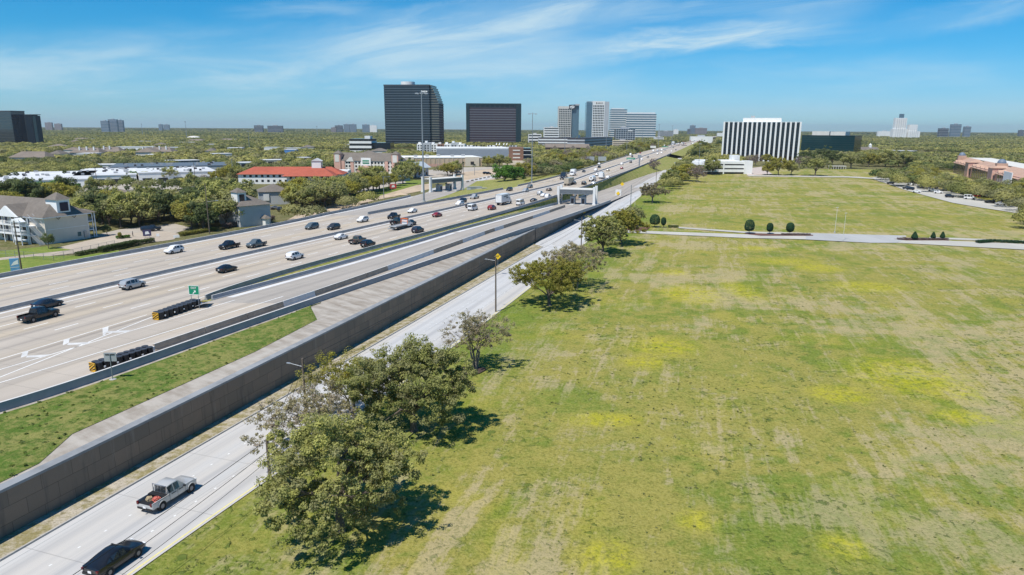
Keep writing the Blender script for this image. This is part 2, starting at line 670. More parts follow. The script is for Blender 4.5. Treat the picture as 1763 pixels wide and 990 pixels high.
M_parapet = plain('parapet_concrete', (0.30, 0.31, 0.33), 0.85, var=0.1, scale=0.6, dirt=0.2)
M_coping = plain('coping_concrete', (0.42, 0.42, 0.41), 0.85, var=0.15, scale=0.5, dirt=0.2)
M_kerb = plain('kerb_concrete', (0.40, 0.38, 0.35), 0.85, var=0.15)
M_dirt = plain('bare_dirt', (0.36, 0.29, 0.20), 0.95, var=0.3, scale=0.5, bump=0.5)


def grass_mat(name, masks=True, base=((0.315, 0.262, 0.145), (0.168, 0.172, 0.044)), lush=(0.088, 0.165, 0.022), tuft=0.35):
    m, t, p = new_mat(name)
    g = t.node('ShaderNodeNewGeometry').outputs['Position']
    n1 = t.noise(g, 0.16, 6, 0.62)
    n2 = t.noise(g, 1.1, 6, 0.68)
    n3 = t.noise(g, 5.0, 4, 0.7)
    sx = t.noise(t.mapping(g, (1.5, 0.05, 1), rot=(0, 0, R(19))), 1, 4, 0.6)
    sy = t.noise(t.mapping(g, (0.05, 1.3, 1), rot=(0, 0, R(-2))), 1, 4, 0.6)
    n4 = t.noise(g, 0.42, 6, 0.72)
    d = t.math('ADD', t.math('MULTIPLY', n1, 0.28), t.math('MULTIPLY', n2, 0.42))
    d = t.math('ADD', d, t.math('MULTIPLY', n4, 0.34))
    d = t.math('ADD', d, t.math('MULTIPLY', sx, 0.16))
    d = t.math('ADD', d, t.math('MULTIPLY', sy, 0.14))
    if masks:
        at = t.node('ShaderNodeAttribute', attribute_name='tint')
        s = t.node('ShaderNodeSeparateColor')
        t.put(s.inputs[0], at.outputs['Color'])
        d = t.math('ADD', d, t.math('MULTIPLY', t.math('SUBTRACT', s.outputs[1], 0.5), 0.30))
    dry = t.rng(d, 0.60, 0.745)
    cc = t.mix(dry, base[1], base[0])
    tf = t.noise(g, 0.75, 3, 0.6, 0.4)
    cc = t.mix(t.math('MULTIPLY', t.rng(tf, 0.56, 0.66), t.rng(n1, 0.42, 0.6, 0.1, 0.8)), cc, lush if masks else tuple(x * .6 for x in base[1]))
    cc = t.mix(t.rng(n3, 0.52, 0.70, 0, 0.6), cc, tuple(x * 0.5 for x in base[1]))
    cc = t.mix(t.rng(n3, 0.47, 0.28, 0, 0.5), cc, tuple(min(1, x * 1.3) for x in base[0]))
    if masks:
        lm = t.math('MULTIPLY', s.outputs[2], t.rng(t.math('ADD', t.math('MULTIPLY', n2, 0.6), t.math('MULTIPLY', n4, 0.4)), 0.35, 0.62, 0.1, 1.0))
        cc = t.mix(lm, cc, lush)
        ym = t.math('MULTIPLY', s.outputs[0], t.rng(t.math('ADD', t.math('MULTIPLY', n2, 0.6), t.math('MULTIPLY', n3, 0.4)), 0.42, 0.66))
        cc = t.mix(ym, cc, (0.44, 0.385, 0.018))
    t.put(p.inputs['Base Color'], cc)
    p.inputs['Roughness'].default_value = 0.95
    p.inputs['Specular IOR Level'].default_value = 0.1
    t.put(p.inputs['Normal'], t.bump(t.math('ADD', t.math('MULTIPLY', n2, 0.7), t.math('MULTIPLY', n3, 0.4)), 0.9, tuft))
    return m


def field_mat():
    m, t, p = new_mat('field_grass')
    g = t.node('ShaderNodeNewGeometry').outputs['Position']
    at = t.node('ShaderNodeAttribute', attribute_name='tint')
    s = t.node('ShaderNodeSeparateColor')
    t.put(s.inputs[0], at.outputs['Color'])
    A = lambda a, k: t.math('MULTIPLY', a, k)
    S = lambda *q: q[0] if len(q) == 1 else t.math('ADD', q[0], S(*q[1:]))
    along = t.mapping(g, (0.5, 0.085, 1), rot=(0, 0, R(13)))
    p1 = t.noise(along, 1, 9, 0.68, 0.5)
    p2 = t.noise(t.mapping(g, (0.11, 0.38, 1), rot=(0, 0, R(-4))), 1, 8, 0.68, 0.4)
    p3 = t.noise(g, 0.13, 8, 0.7, 0.4)
    rows = t.noise(t.mapping(g, (1.9, 0.04, 1), rot=(0, 0, R(15))), 1, 3, 0.6)
    f1 = t.noise(g, 0.9, 6, 0.72)
    f2 = t.noise(g, 3.4, 5, 0.72)
    dryv = S(A(p1, .42), A(p2, .22), A(p3, .24), A(rows, .14), A(f1, .22), A(f2, .08), A(t.math('SUBTRACT', s.outputs[1], 0.5), .13))
    tan = t.rng(dryv, 0.615, 0.715)
    gv = S(A(p3, .5), A(t.noise(g, 0.30, 7, 0.7, 0.4), .4), A(f1, .22), A(p2, .15), A(s.outputs[2], .16))
    grn = t.rng(gv, 0.56, 0.78)
    cc = t.mix(grn, (0.288, 0.256, 0.062), (0.150, 0.190, 0.028))
    cc = t.mix(t.rng(f2, 0.44, 0.62, 0, .38), cc, (0.39, 0.35, 0.115))
    cc = t.mix(A(tan, .80), cc, (0.415, 0.338, 0.19))
    cc = t.mix(A(t.math('MULTIPLY', s.outputs[2], t.rng(f1, .35, .62, .3, 1)), .58), cc, (0.110, 0.20, 0.024))
    # coarse dark tufts
    tv = S(A(t.noise(g, 1.05, 4, 0.62, 0.6), .8), A(p3, .2))
    tuft = t.math('MULTIPLY', t.rng(tv, 0.575, 0.625), t.rng(t.noise(g, 0.05, 3, 0.5), 0.38, 0.6, .15, 1))
    cc = t.mix(A(tuft, .72), cc, (0.085, 0.135, 0.028))
    cc = t.mix(t.rng(f2, 0.50, 0.36, 0, .48), cc, (0.115, 0.13, 0.03))
    ym = t.math('MULTIPLY', s.outputs[0], t.rng(S(A(f1, .6), A(f2, .4)), 0.36, 0.68))
    cc = t.mix(ym, cc, (0.46, 0.42, 0.018))
    t.put(p.inputs['Base Color'], cc)
    p.inputs['Roughness'].default_value = 0.95
    p.inputs['Specular IOR Level'].default_value = 0.08
    t.put(p.inputs['Normal'], t.bump(S(A(f1, .8), A(f2, .35), A(tuft, .35)), 0.9, 0.35))
    return m


M_field = field_mat()
M_slope = grass_mat('slope_grass', False, ((0.23, 0.225, 0.07), (0.085, 0.145, 0.024)), tuft=0.3)
M_verge = grass_mat('verge_grass', False, ((0.34, 0.30, 0.12), (0.18, 0.215, 0.045)), tuft=0.2)
M_lawn = grass_mat('lawn_grass', False, ((0.22, 0.245, 0.06), (0.135, 0.20, 0.035)), tuft=0.15)
M_scrub = grass_mat('dry_verge', False, ((0.44, 0.39, 0.31), (0.25, 0.215, 0.10)), tuft=0.2)
M_earth = grass_mat('forest_floor', False, ((0.22, 0.19, 0.10), (0.105, 0.115, 0.036)), tuft=0.5)

# ------------------------------------------------------------------ the ground: one sheet to the horizon
gb = MB()
gb.quad((-16000, -300, -0.06), (16000, -300, -0.06), (16000, 26000, -0.06), (-16000, 26000, -0.06))
struct('ground', gb.mesh('ground', M_earth))

# ------------------------------------------------------------------ the mown field, with flowers and dry patches where they grow
FLOWERS = [(1300, 428, 55, 5), (1350, 451, 85, 9), (1276, 502, 30, 17), (1190, 508, 45, 14), (1140, 598, 75, 22), (1110, 625, 30, 8), (1560, 650, 95, 32), (1445, 680, 40, 12), (1625, 665, 45, 26), (1040, 724, 45, 8), (1490, 495, 55, 8), (1042, 962, 45, 26), (1455, 945, 35, 20), (1408, 462, 40, 7), (1160, 470, 25, 5), (1200, 900, 14, 10), (1660, 720, 40, 10)]
FL_W = []
for x, y, rx, ry in FLOWERS:
    c = un(x, y)
    a, b = un(x + rx, y), un(x, y - ry)
    FL_W.append((c[0], c[1], max(1.5, abs(a[0] - c[0])), max(1.5, abs(b[1] - c[1]))))
TREE_SHADE = [un(815, 633), (un(945, 525)), un(990, 500), un(1037, 436), un(640, 800), un(1123, 349), un(1175, 318)]
def_ruts = [((762, 905), (835, 825)), ((785, 912), (868, 800)), ((800, 918), (880, 815)), ((845, 960), (905, 880))]


def field(name, y0, y1, dy, x1, dx, mat, z=0.0):
    Ys = np.arange(y0, y1 + dy / 2, dy)
    n = int(x1 / dx)
    T = np.linspace(0, 1, n)
    E = ER(Ys) + 0.05
    X = E[:, None] + T[None, :] * (x1 - E[:, None])
    Y = np.repeat(Ys[:, None], n, 1)
    ca, sa = math.cos(R(18.5)), math.sin(R(18.5))
    al, ac = X * sa + Y * ca, X * ca - Y * sa           # along and across the road
    wx, wy = (fbm(X / 18, Y / 18, 3, 81) - 0.5) * 26, (fbm(X / 18, Y / 18, 3, 82) - 0.5) * 26
    rx, ry = X * 0.8 + Y * 0.6 + wx, Y * 0.8 - X * 0.6 + wy
    dry = fbm(rx / 26, ry / 26, 5, 3, 0.6)
    dry = 0.5 * dry + 0.28 * fbm(ac / 3.2, al / 60, 3, 9) + 0.22 * fbm((X + wx) / 60, (Y + wy * .2) / 5.5, 3, 12)
    dry = sstep(dry, 0.38, 0.68)
    edge = (X - E[:, None]) * 0.95
    near = sstep(edge, 20, 7)
    wob = fbm(X / 9, Y / 9, 3, 21)
    lush = near * sstep(Y, 88, 112) * sstep(wob, 0.25, 0.55) * 0.95
    lush = np.maximum(lush, 0.55 * sstep(fbm(rx / 14, ry / 14, 5, 31, 0.6), 0.56, 0.72))
    lush = np.maximum(lush, 0.65 * sstep(fbm(X / 2.2, Y / 2.2, 3, 33) * 0.6 + fbm(X / 30, Y / 30, 2, 35) * 0.4, 0.58, 0.66))
    lush = np.maximum(lush, 0.35 * near)
    dry = dry * (1 - 0.75 * near)
    yel = np.zeros_like(X)
    for cx, cy, rx, ry in FL_W:
        q = np.hypot((X - cx) / rx, (Y - cy) / ry) + (fbm(rx / 4, ry / 4, 4, 40, .65) - 0.5) * 2.2
        yel = np.maximum(yel, sstep(q, 1.3, 0.3) * 0.85)
    yel = np.maximum(yel, 0.22 * sstep(fbm(X / 7, Y / 7, 3, 44), 0.62, 0.75))
    for a, b in def_ruts:
        a, b = Vector(un(*a)), Vector(un(*b))
        d = (b - a)
        L = d.length
        d /= L
        s_ = (X - a.x) * d.x + (Y - a.y) * d.y
        q = np.abs((X - a.x) * -d.y + (Y - a.y) * d.x + (fbm(X / 3, Y / 3, 2, 51) - 0.5) * 0.8)
        w = sstep(q, 0.34, 0.1) * (0.4 + 0.6 * sstep(fbm(X / 5, Y / 5, 2, 53), .35, .6)) * sstep(s_, -2, 2) * sstep(s_, L + 2, L - 2)
        dry = np.maximum(dry, w * 1.7)
        lush = lush * (1 - w)
    zz = z + (fbm(X / 1.7, Y / 1.7, 3, 60) - 0.5) * 0.16 + (fbm(X / 40, Y / 40, 2, 61) - 0.5) * 0.15
    zz = zz * sstep(edge, 0, 2.5) + z * (1 - sstep(edge, 0, 2.5))
    V = np.stack([X, Y, zz], -1).reshape(-1, 3)
    C = np.stack([yel, np.clip(dry, 0, 2), lush], -1).reshape(-1, 3)
    idx = np.arange(len(Ys) * n).reshape(len(Ys), n)
    F = np.stack([idx[:-1, :-1], idx[:-1, 1:], idx[1:, 1:], idx[1:, :-1]], -1).reshape(-1, 4)
    return struct(name, np_mesh(name, V, F, mat, colors=C, smooth=True))


field('field', 20, 252, 0.6, 300, 0.7, M_field, 0.15)
field('far_field', 252, 640, 1.5, 420, 1.6, M_field, 0.15)

# ------------------------------------------------------------------ freeway decks, ramps, frontage road
M_under = plain('deck_underside', (0.22, 0.21, 0.20), 0.9)
struct('freeway', strip_mesh('freeway', LM, RB, GORE_R, 3300, ZF, M_fwy, 8, uvref=MD))
struct('freeway', strip_mesh('freeway', LM, BP, -60, GORE_R, ZF, M_fwy, 8, uvref=MD))
struct('toll_ramp', strip_mesh('toll_ramp', RL, lambda Y: np.where(Y < 332, BP(Y), np.maximum(WB(Y) + 1.2, BP(332) + (Y - 332) * 0.36)), GORE_R, 665, zramp, M_ramp, 4))
struct('exit_ramp', strip_mesh('exit_ramp', LB, lambda Y: np.minimum(LM_(Y) - 0.02 - sstep(Y, 250, 300) * 6 - np.maximum(0, Y - 300) * 0.08, LB(Y) + 15), GORE_L, 470, lambda Y: zleft(Y) - 0.004, M_ramp, 3))


def FR(Y):
    return ER(Y)


def fl_all(Y):
    Y = np.asarray(Y, dtype=float)
    return np.where(Y < 320, FL(Y), FL(np.array(320.0)) + (Y - 320) * 0.325)


struct('frontage_road', strip_mesh('frontage_road', lambda Y: np.minimum(fl_all(Y), ER(Y) - 6), FR, -20, 1300, 0.20, M_front, 4))
# kerbs: a real step each side
kb = MB()
Ys = ysamp(-20, 204)
for f, d0, d1, z1 in ((FL, -0.16, 0.0, 0.36), ):
    a, b = perp(f, Ys, d0), perp(f, Ys, d1)
    for i in range(len(Ys) - 1):
        kb.add([(a[i], Ys[i], 0), (b[i], Ys[i], 0), (b[i + 1], Ys[i + 1], 0), (a[i + 1], Ys[i + 1], 0), (a[i], Ys[i], z1), (b[i], Ys[i], z1), (b[i + 1], Ys[i + 1], z1), (a[i + 1], Ys[i + 1], z1)], [(4, 5, 6, 7), (1, 2, 6, 5), (0, 4, 7, 3)])
struct('kerb', kb.mesh('kerb', M_kerb))
struct('verge', strip_mesh('verge', lambda Y: WB(Y) - 0.1, off(FL, -0.15), -20, 212, 0.30, M_scrub, 3))

# ------------------------------------------------------------------ embankments and verges
struct('embankment', strip_mesh('embankment', lambda Y: LM(Y) - 14, lambda Y: LM(Y) + 0.05, -60, 250, 0.0, M_verge, 4, zb=ZF - 0.05))
struct('embankment', strip_mesh('embankment', lambda Y: LB(Y) - np.array([max(2, 3 * zleft(y)) for y in np.atleast_1d(Y)]), lambda Y: LB(Y) + 0.05, 250, 460, 0.0, M_verge, 3, zb=lambda y: zleft(y) - 0.06))
struct('median_verge', strip_mesh('median_verge', lambda Y: np.minimum(LM_(Y) - 6 * sstep(Y, 250, 300) - np.maximum(0, Y - 300) * 0.08, LB(Y) + 15), lambda Y: LM_(Y) + 0.05, 252, 470, lambda y: zleft(y) - 0.02, M_verge, 3, zb=ZF - 0.03))
struct('embankment', strip_mesh('embankment', lambda Y: LM_(Y) - 22, lambda Y: LM_(Y) + 0.05, 470, 800, 0.0, M_verge, 3, zb=ZF - 0.05))
struct('embankment', strip_mesh('embankment', lambda Y: RB(Y) - 0.05, lambda Y: RL(Y) + 0.05, GORE_R + 1, 560, ZF - 0.04, M_verge, 3, zb=lambda y: ZF - 0.05 - float(np.interp(y, [200, 300, 420], [.6, .65, 1])) * (ZF - zramp(y))))
struct('ramp_edge_face', strip_mesh('ramp_edge_face', lambda Y: RL(Y) + 0.04, lambda Y: RL(Y) + 0.10, GORE_R + 1, 430, lambda y: ZF - 0.04 - float(np.interp(y, [200, 300, 420], [.6, .65, 1])) * (ZF - zramp(y)), M_coping, 1, zb=lambda y: zramp(y) - .1))
struct('embankment', strip_mesh('embankment', lambda Y: RB(Y) - 0.05, lambda Y: (RL(np.minimum(Y, 665)) + .05) * (1 - sstep(Y, 560, 700)) + (RB(Y) + 24) * sstep(Y, 560, 700), 560, 800, ZF - 0.04, M_verge, 3, zb=0.08))
if True:
    struct('embankment', strip_mesh('embankment', lambda Y: RB(Y) - 0.05, lambda Y: RB(Y) + 26, 872, 3300, ZF - 0.04, M_verge, 2, zb=0.1))
    struct('embankment', strip_mesh('embankment', lambda Y: LM_(Y) - 22, lambda Y: LM_(Y) + 0.05, 872, 3300, 0.0, M_verge, 2, zb=ZF - 0.05))

# paved apron and the grass slope behind the retaining wall
WALLZ = 4.55


def wall_top(Y):
    return float(np.interp(Y, [-20, 60, 120, 150, 212, 213.5, 275, 300, 320], [4.6, 4.6, 4.9, 4.7, 4.5, 4.5, 2.6, 1.8, 1.1]))


M_apron, ta, pa = new_mat('apron_concrete')
uva = ta.node('ShaderNodeTexCoord').outputs['UV']
sa_ = ta.node('ShaderNodeSeparateXYZ')
ta.put(sa_.inputs[0], uva)
ribs = ta.math('FRACT', ta.math('ADD', ta.math('ADD', ta.math('DIVIDE', sa_.outputs[1], 3.1), ta.math('MULTIPLY', sa_.outputs[0], 0.07)), ta.math('MULTIPLY', ta.noise(ta.mapping(uva, (0.15, 0.2, 1)), 1, 3, 0.6), 1.1)))
farv = ta.rng(sa_.outputs[1], 108, 118)
rb_ = ta.rng(ta.math('ABSOLUTE', ta.math('SUBTRACT', ribs, 0.5)), 0.05, 0.3)
stn = ta.noise(ta.mapping(uva, (0.22, 0.55, 1)), 1, 5, 0.65)
ca_ = ta.mix(ta.rng(stn, 0.35, 0.68), (0.41, 0.37, 0.32), (0.28, 0.24, 0.195))
ca_ = ta.mix(ta.math('MULTIPLY', ta.math('MULTIPLY', ta.rng(rb_, 0.6, 0.0), 0.28), farv), ca_, (0.17, 0.13, 0.095))
ca_ = ta.mix(ta.rng(ta.noise(ta.mapping(uva, (0.7, 0.06, 1)), 1, 4, 0.6), 0.5, 0.7, 0, 0.45), ca_, (0.46, 0.43, 0.38))
ta.put(pa.inputs['Base Color'], ca_)
pa.inputs['Roughness'].default_value = 0.9
ta.put(pa.inputs['Normal'], ta.bump(ta.math('MULTIPLY', rb_, farv), 0.2, 0.12))
WBK = off(WB, -0.95)
struct('paved_slope', strip_mesh('paved_slope', lambda Y: np.minimum(BP(Y) - 0.1, WBK(Y) - 0.2), WBK, -20, 212, ZF - 0.05, M_apron, 4, zb=lambda y: wall_top(y) - 0.22))
Ysg = np.arange(-20, 116, 0.5)
ng = 26
Tg = np.linspace(0, 1, ng)
La = BP(Ysg) + 0.9
flume = np.interp(Ysg, [50, 58, 64, 90, 106, 113, 116], [0.5, 0.9, 3.6, 3.2, 4.2, 9.5, 11])
Lb = np.maximum(WBK(Ysg) - flume, La + 0.05)
Xg = La[:, None] * (1 - Tg) + Lb[:, None] * Tg
Yg = np.repeat(Ysg[:, None], ng, 1)
fr = (Xg - BP(Ysg)[:, None]) / (WBK(Ysg) - BP(Ysg))[:, None]
Zg = ZF - 0.05 + fr * (np.array([wall_top(y) for y in Ysg])[:, None] - 0.22 - ZF + 0.05)
Zg = Zg + 0.05 + 0.28 * fbm(Xg / 1.3, Yg / 1.3, 4, 71) * sstep(Tg, 0, 0.1) * sstep(Tg, 1.0, 0.9)
ig = np.arange(Xg.size).reshape(Xg.shape)
Fg = np.stack([ig[:-1, :-1], ig[:-1, 1:], ig[1:, 1:], ig[1:, :-1]], -1).reshape(-1, 4)
struct('grass_slope', np_mesh('grass_slope', np.stack([Xg, Yg, Zg], -1).reshape(-1, 3), Fg, M_slope, smooth=True))


# ------------------------------------------------------------------ painted markings
def stripe(mb, f, d, w, y0, y1, z, dash=None, gap=None, ph=0.0, fade=None):
    Ys = [y0]
    y = y0
    if dash is None:
        Ys = ysamp(y0, y1)
        segs = list(zip(Ys[:-1], Ys[1:]))
    else:
        segs = []
        y = y0 + ph
        while y < y1:
            segs.append((y, min(y + dash, y1)))
            y += dash + gap
    for a, b in segs:
        p = np.array([a, b])
        wl, wr = perp(f, p, d - w / 2), perp(f, p, d + w / 2)
        za = z(a) if callable(z) else z
        zb = z(b) if callable(z) else z
        mb.quad((wl[0], a, za), (wr[0], a, za), (wr[1], b, zb), (wl[1], b, zb))


mk = MB()
Zm = ZF + 0.006
for d in (8.2, 12.9, 17.6):
    stripe(mk, MD, d, 0.22, 20, 1500, Zm, 3.6, 9.0, ph=d % 5)
stripe(mk, MD, 3.4, 0.2, 20, 900, Zm)
stripe(mk, RB, -1.5, 0.2, GORE_R - 40, 900, Zm)
for d in (-7.7, -12.3, -16.9):
    stripe(mk, MD, d, 0.22, 60, 1500, Zm, 3.6, 9.0, ph=-d % 7)
stripe(mk, MD, -3.4, 0.2, 60, 900, Zm)
stripe(mk, LM, 5.2, 0.2, 60, GORE_L - 10, Zm)
stripe(mk, LM, 2.2, 0.2, GORE_L + 5, 900, Zm)
# toll lane edges
zrm = lambda y: zramp(y) + 0.008
G5 = Line([(0, 635.6), (130, 598), (260, 560.8), (345, 533)], ZF, 1)
G6 = Line([(0, 659), (260, 579), (430, 528)], ZF, 1)
G4 = Line([(0, 618.6), (130, 579), (260, 539.8)], ZF, 1)
stripe(mk, G4, 0, 0.2, 20, GORE_R - 8, Zm)
stripe(mk, G5, 0, 0.2, 20, GORE_R + 2, Zm)
stripe(mk, G6, 0, 0.2, 20, 120, Zm)
stripe(mk, MBL, -2.6, 0.2, 118, 265, zrm)
stripe(mk, LB, 2.0, 0.2, GORE_L + 6, 380, lambda y: zleft(y) + 0.008)
# gore chevrons
chv = MB()
for Q in (((672, 478), (712, 464), (708, 497), (675, 535)), ((708, 497), (860, 488), (822, 503), (700, 508)), ((418, 552), (458, 540), (450, 573), (412, 588)), ((450, 573), (600, 567), (560, 582), (440, 586)), ((148, 632), (188, 622), (178, 657), (136, 670)), ((178, 657), (330, 648), (290, 665), (170, 669))):
    chv.add([(*un(x * .2626, 440 + y * .2626, ZF), Zm + .002) for x, y in Q], [(3, 2, 1, 0)])
struct('lane_markings', mk.mesh('lane_markings', M_paint))
struct('gore_markings', chv.mesh('gore_markings', plain('worn_paint', (0.56, 0.55, 0.53), 0.8, var=.2, scale=.9)))
fk = MB()
for d in (4.3, 8.2):
    stripe(fk, KL, d, 0.14, -10, 200, 0.208, 0.25, 2.2)
    stripe(fk, ER, d - 12.2, 0.14, 205, 420, 0.208, 0.4, 5)
struct('lane_markings', fk.mesh('lane_markings', M_paint))
sk = MB()
stripe(sk, RL, 0.9, 1.2, GORE_R + 4, 300, zrm)
stripe(sk, LB, 0.75, 0.9, -20, 330, lambda y: zleft(y) + .004)
stripe(sk, MD, 0.5, 0.8, -20, 1200, ZF + .004)
struct('ramp_shoulder', sk.mesh('ramp_shoulder', plain('pale_shoulder', (0.60, 0.60, 0.60), 0.8, var=.12, scale=.4)))
sk = MB()
stripe(sk, KL, 0.75, 0.05, -20, 200, 0.206)
stripe(sk, KL, 8.2, 0.035, -20, 200, 0.206)
stripe(sk, ER, -4.1, 0.035, -20, 420, 0.206)
struct('road_seam', sk.mesh('road_seam', plain('seam_tar', (0.27, 0.27, 0.275), 0.9)))
yk = MB()
stripe(yk, ER, -0.35, 0.16, -20, 420, 0.208)
struct('lane_markings', yk.mesh('lane_markings', M_ypaint))

# ------------------------------------------------------------------ concrete barriers and parapets
JERSEY = [(-0.30, 0), (-0.28, 0.10), (-0.16, 0.32), (-0.12, 1.0), (0.12, 1.0), (0.16, 0.32), (0.28, 0.10), (0.30, 0)]


def barrier(name, f, y0, y1, z, mat, h=1.0, w=1.0, d=0.0, prof=None, label=None, cat='barrier', group=None, step=None):
    mb = MB()
    Ys = ysamp(y0, y1) if step is None else np.linspace(y0, y1, max(2, int((y1 - y0) / step) + 1))
    P = prof or JERSEY
    n = len(P)
    rows = []
    for k, (px0, pz0) in enumerate(P):
        rows.append((perp(f, Ys, d + px0 * w), pz0 * h))
    V = []
    for i, y in enumerate(Ys):
        zz = z(y) if callable(z) else z
        for k in range(n):
            V.append((rows[k][0][i], y, zz + rows[k][1]))
    F = []
    for i in range(len(Ys) - 1):
        for k in range(n - 1):
            a = i * n + k
            F.append((a, a + 1, a + n + 1, a + n))
    F.append(tuple(range(n)))
    F.append(tuple(reversed(range((len(Ys) - 1) * n, len(Ys) * n))))
    mb.add(V, F)
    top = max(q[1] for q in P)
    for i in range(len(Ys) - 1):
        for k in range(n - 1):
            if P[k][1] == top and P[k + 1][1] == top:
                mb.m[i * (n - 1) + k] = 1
    o = mb.build(name, [mat, M_sunlit_cap])
    return tag(o, label, cat, group)


barrier('concrete_barrier', LB, -40, 330, zleft, M_barrier, 0.88, 0.9, d=-0.35, label='long pale concrete barrier along the freeway edge in front of the white hotel')
barrier('concrete_barrier', MD, -40, 2400, ZF, M_barrier, 0.78, 1.0, d=-0.45, label='concrete median barrier between the two freeway carriageways')
barrier('concrete_barrier', RB, GORE_R + 2, 800, ZF, M_barrier, 0.95, 0.9, d=0.35, label='concrete barrier between the through lanes and the grass strip beside the toll lanes')
barrier('concrete_barrier', RL, GORE_R + 2, 292, zramp, M_parapet, 0.85, 0.9, d=-0.3, label='low barrier along the left edge of the toll lanes, beside the grass strip')
barrier('concrete_barrier', LM_, GORE_L + 4, 345, ZF, M_barrier, 1.0, 0.8, d=-0.3, label='concrete barrier parting the far exit ramp from the through lanes, up to the tall mast')
barrier('concrete_barrier', LM_, 365, 800, ZF, M_barrier, 0.85, 0.7, d=-0.3, label='low barrier along the far freeway edge past the green tree')
barrier('bridge_parapet', RB, 806, 872, ZF, M_barrier, 1.1, 0.8, d=0.35, label='parapet of the freeway bridge over the cross street', cat='parapet')
PAR = [(-0.24, -0.15), (-0.22, 0.1), (-0.16, 0.4), (-0.13, 1.0), (0.16, 1.0), (0.16, -0.15)]
barrier('ramp_parapet', BP, -30, 327, zramp, M_parapet, 0.98, 1.0, prof=PAR, label='long grey parapet along the toll lanes above the grass slope and retaining wall', cat='parapet')
# precast segments dividing the toll lanes: brown and pale ones
seg = [(265, 0), (353, 0), (425, 0), (487, 1), (541.7, 0), (589.7, 0), (630, 0), (666.7, 1), (698, 1), (746, 0), (775, 0), (796, 1), (815, 1), (833.7, 0), (851, 1), (866.5, 0), (891, 0), (917, 1), (946, 0), (972.6, 0)]
names = ['nearest brown barrier block between the toll lanes, behind the black crash drums', 'second brown barrier block from the near end of the toll lane divider', 'third brown barrier block from the near end of the toll lane divider', 'pale barrier block, nearest pale one in the toll lane divider', 'brown barrier block just beyond the nearest pale one', 'middle one of three brown barrier blocks halfway along the grey parapet', 'last of three brown barrier blocks before the long pale run', 'pale barrier block first in the long pale run of the divider', 'pale barrier block second in the long pale run of the divider', 'brown barrier block just after the long pale run', 'second brown barrier block after the long pale run', 'pale barrier block first of a pale pair in the far divider', 'pale barrier block second of a pale pair in the far divider', 'short lone brown barrier block between two pale ones', 'short lone pale barrier block between two brown ones', 'brown barrier block first of the far brown pair', 'brown barrier block second of the far brown pair', 'last pale barrier block before the toll gantry', 'brown barrier block right before the toll gantry']


def y_at_px(f, px, z):
    lo, hi = 30.0, 600.0
    for _ in range(60):
        mid = (lo + hi) / 2
        x = float(f(mid))
        if pj(x, mid, z(mid) if callable(z) else z)[0] < px:
            lo = mid
        else:
            hi = mid
    return lo


ysg = [y_at_px(MBL, a, zramp) for a, _ in seg]
for i in range(len(seg) - 1):
    barrier("barrier_block", MBL, ysg[i] + 0.05, ysg[i + 1] - 0.05, lambda y: zramp(y) + 0.01, [M_barrier_b, M_barrier_w][seg[i][1]], 1.05, 0.85, label=names[i], group='precast blocks dividing the toll lanes', step=4)

# ------------------------------------------------------------------ the tall retaining wall
M_wall, tw, pw = new_mat('wall_panels')
uvw = tw.node('ShaderNodeTexCoord').outputs['UV']
br = tw.node('ShaderNodeTexBrick')
tw.put(br.inputs['Vector'], uvw)
br.offset = 0.5
br.inputs['Scale'].default_value = 1.0
br.inputs['Brick Width'].default_value = 3.0
br.inputs['Row Height'].default_value = 1.55
br.inputs['Mortar Size'].default_value = 0.02
br.inputs['Mortar Smooth'].default_value = 0.1
br.inputs['Color1'].default_value = (0.185, 0.15, 0.118, 1)
br.inputs['Color2'].default_value = (0.265, 0.20, 0.15, 1)
br.inputs['Mortar'].default_value = (0.085, 0.07, 0.055, 1)
nf = tw.noise(uvw, 14, 4, 0.8)
nb = tw.noise(tw.mapping(uvw, (0.25, 0.6, 1)), 1, 4, 0.6)
cw = tw.mix(tw.rng(nf, 0.35, 0.7, 0, 0.35), br.outputs['Color'], (0.14, 0.11, 0.085))
cw = tw.mix(tw.rng(nb, 0.45, 0.7, 0, 0.35), cw, (0.17, 0.14, 0.115))
drip = tw.noise(tw.mapping(uvw, (1.6, .13, 1)), 1, 5, .65)
cw = tw.mix(tw.rng(drip, .52, .72, 0, .5), cw, (0.085, 0.078, 0.072))
cw = tw.mix(tw.rng(tw.noise(tw.mapping(uvw, (.9, .1, 1), loc=(7, 3, 0)), 1, 4, .6), .58, .75, 0, .4), cw, (0.36, 0.32, 0.27))
tw.put(pw.inputs['Base Color'], cw)
pw.inputs['Roughness'].default_value = 0.95
tw.put(pw.inputs['Normal'], tw.bump(tw.math('ADD', tw.math('MULTIPLY', nf, 0.4), br.outputs['Fac']), 0.6, -0.05))
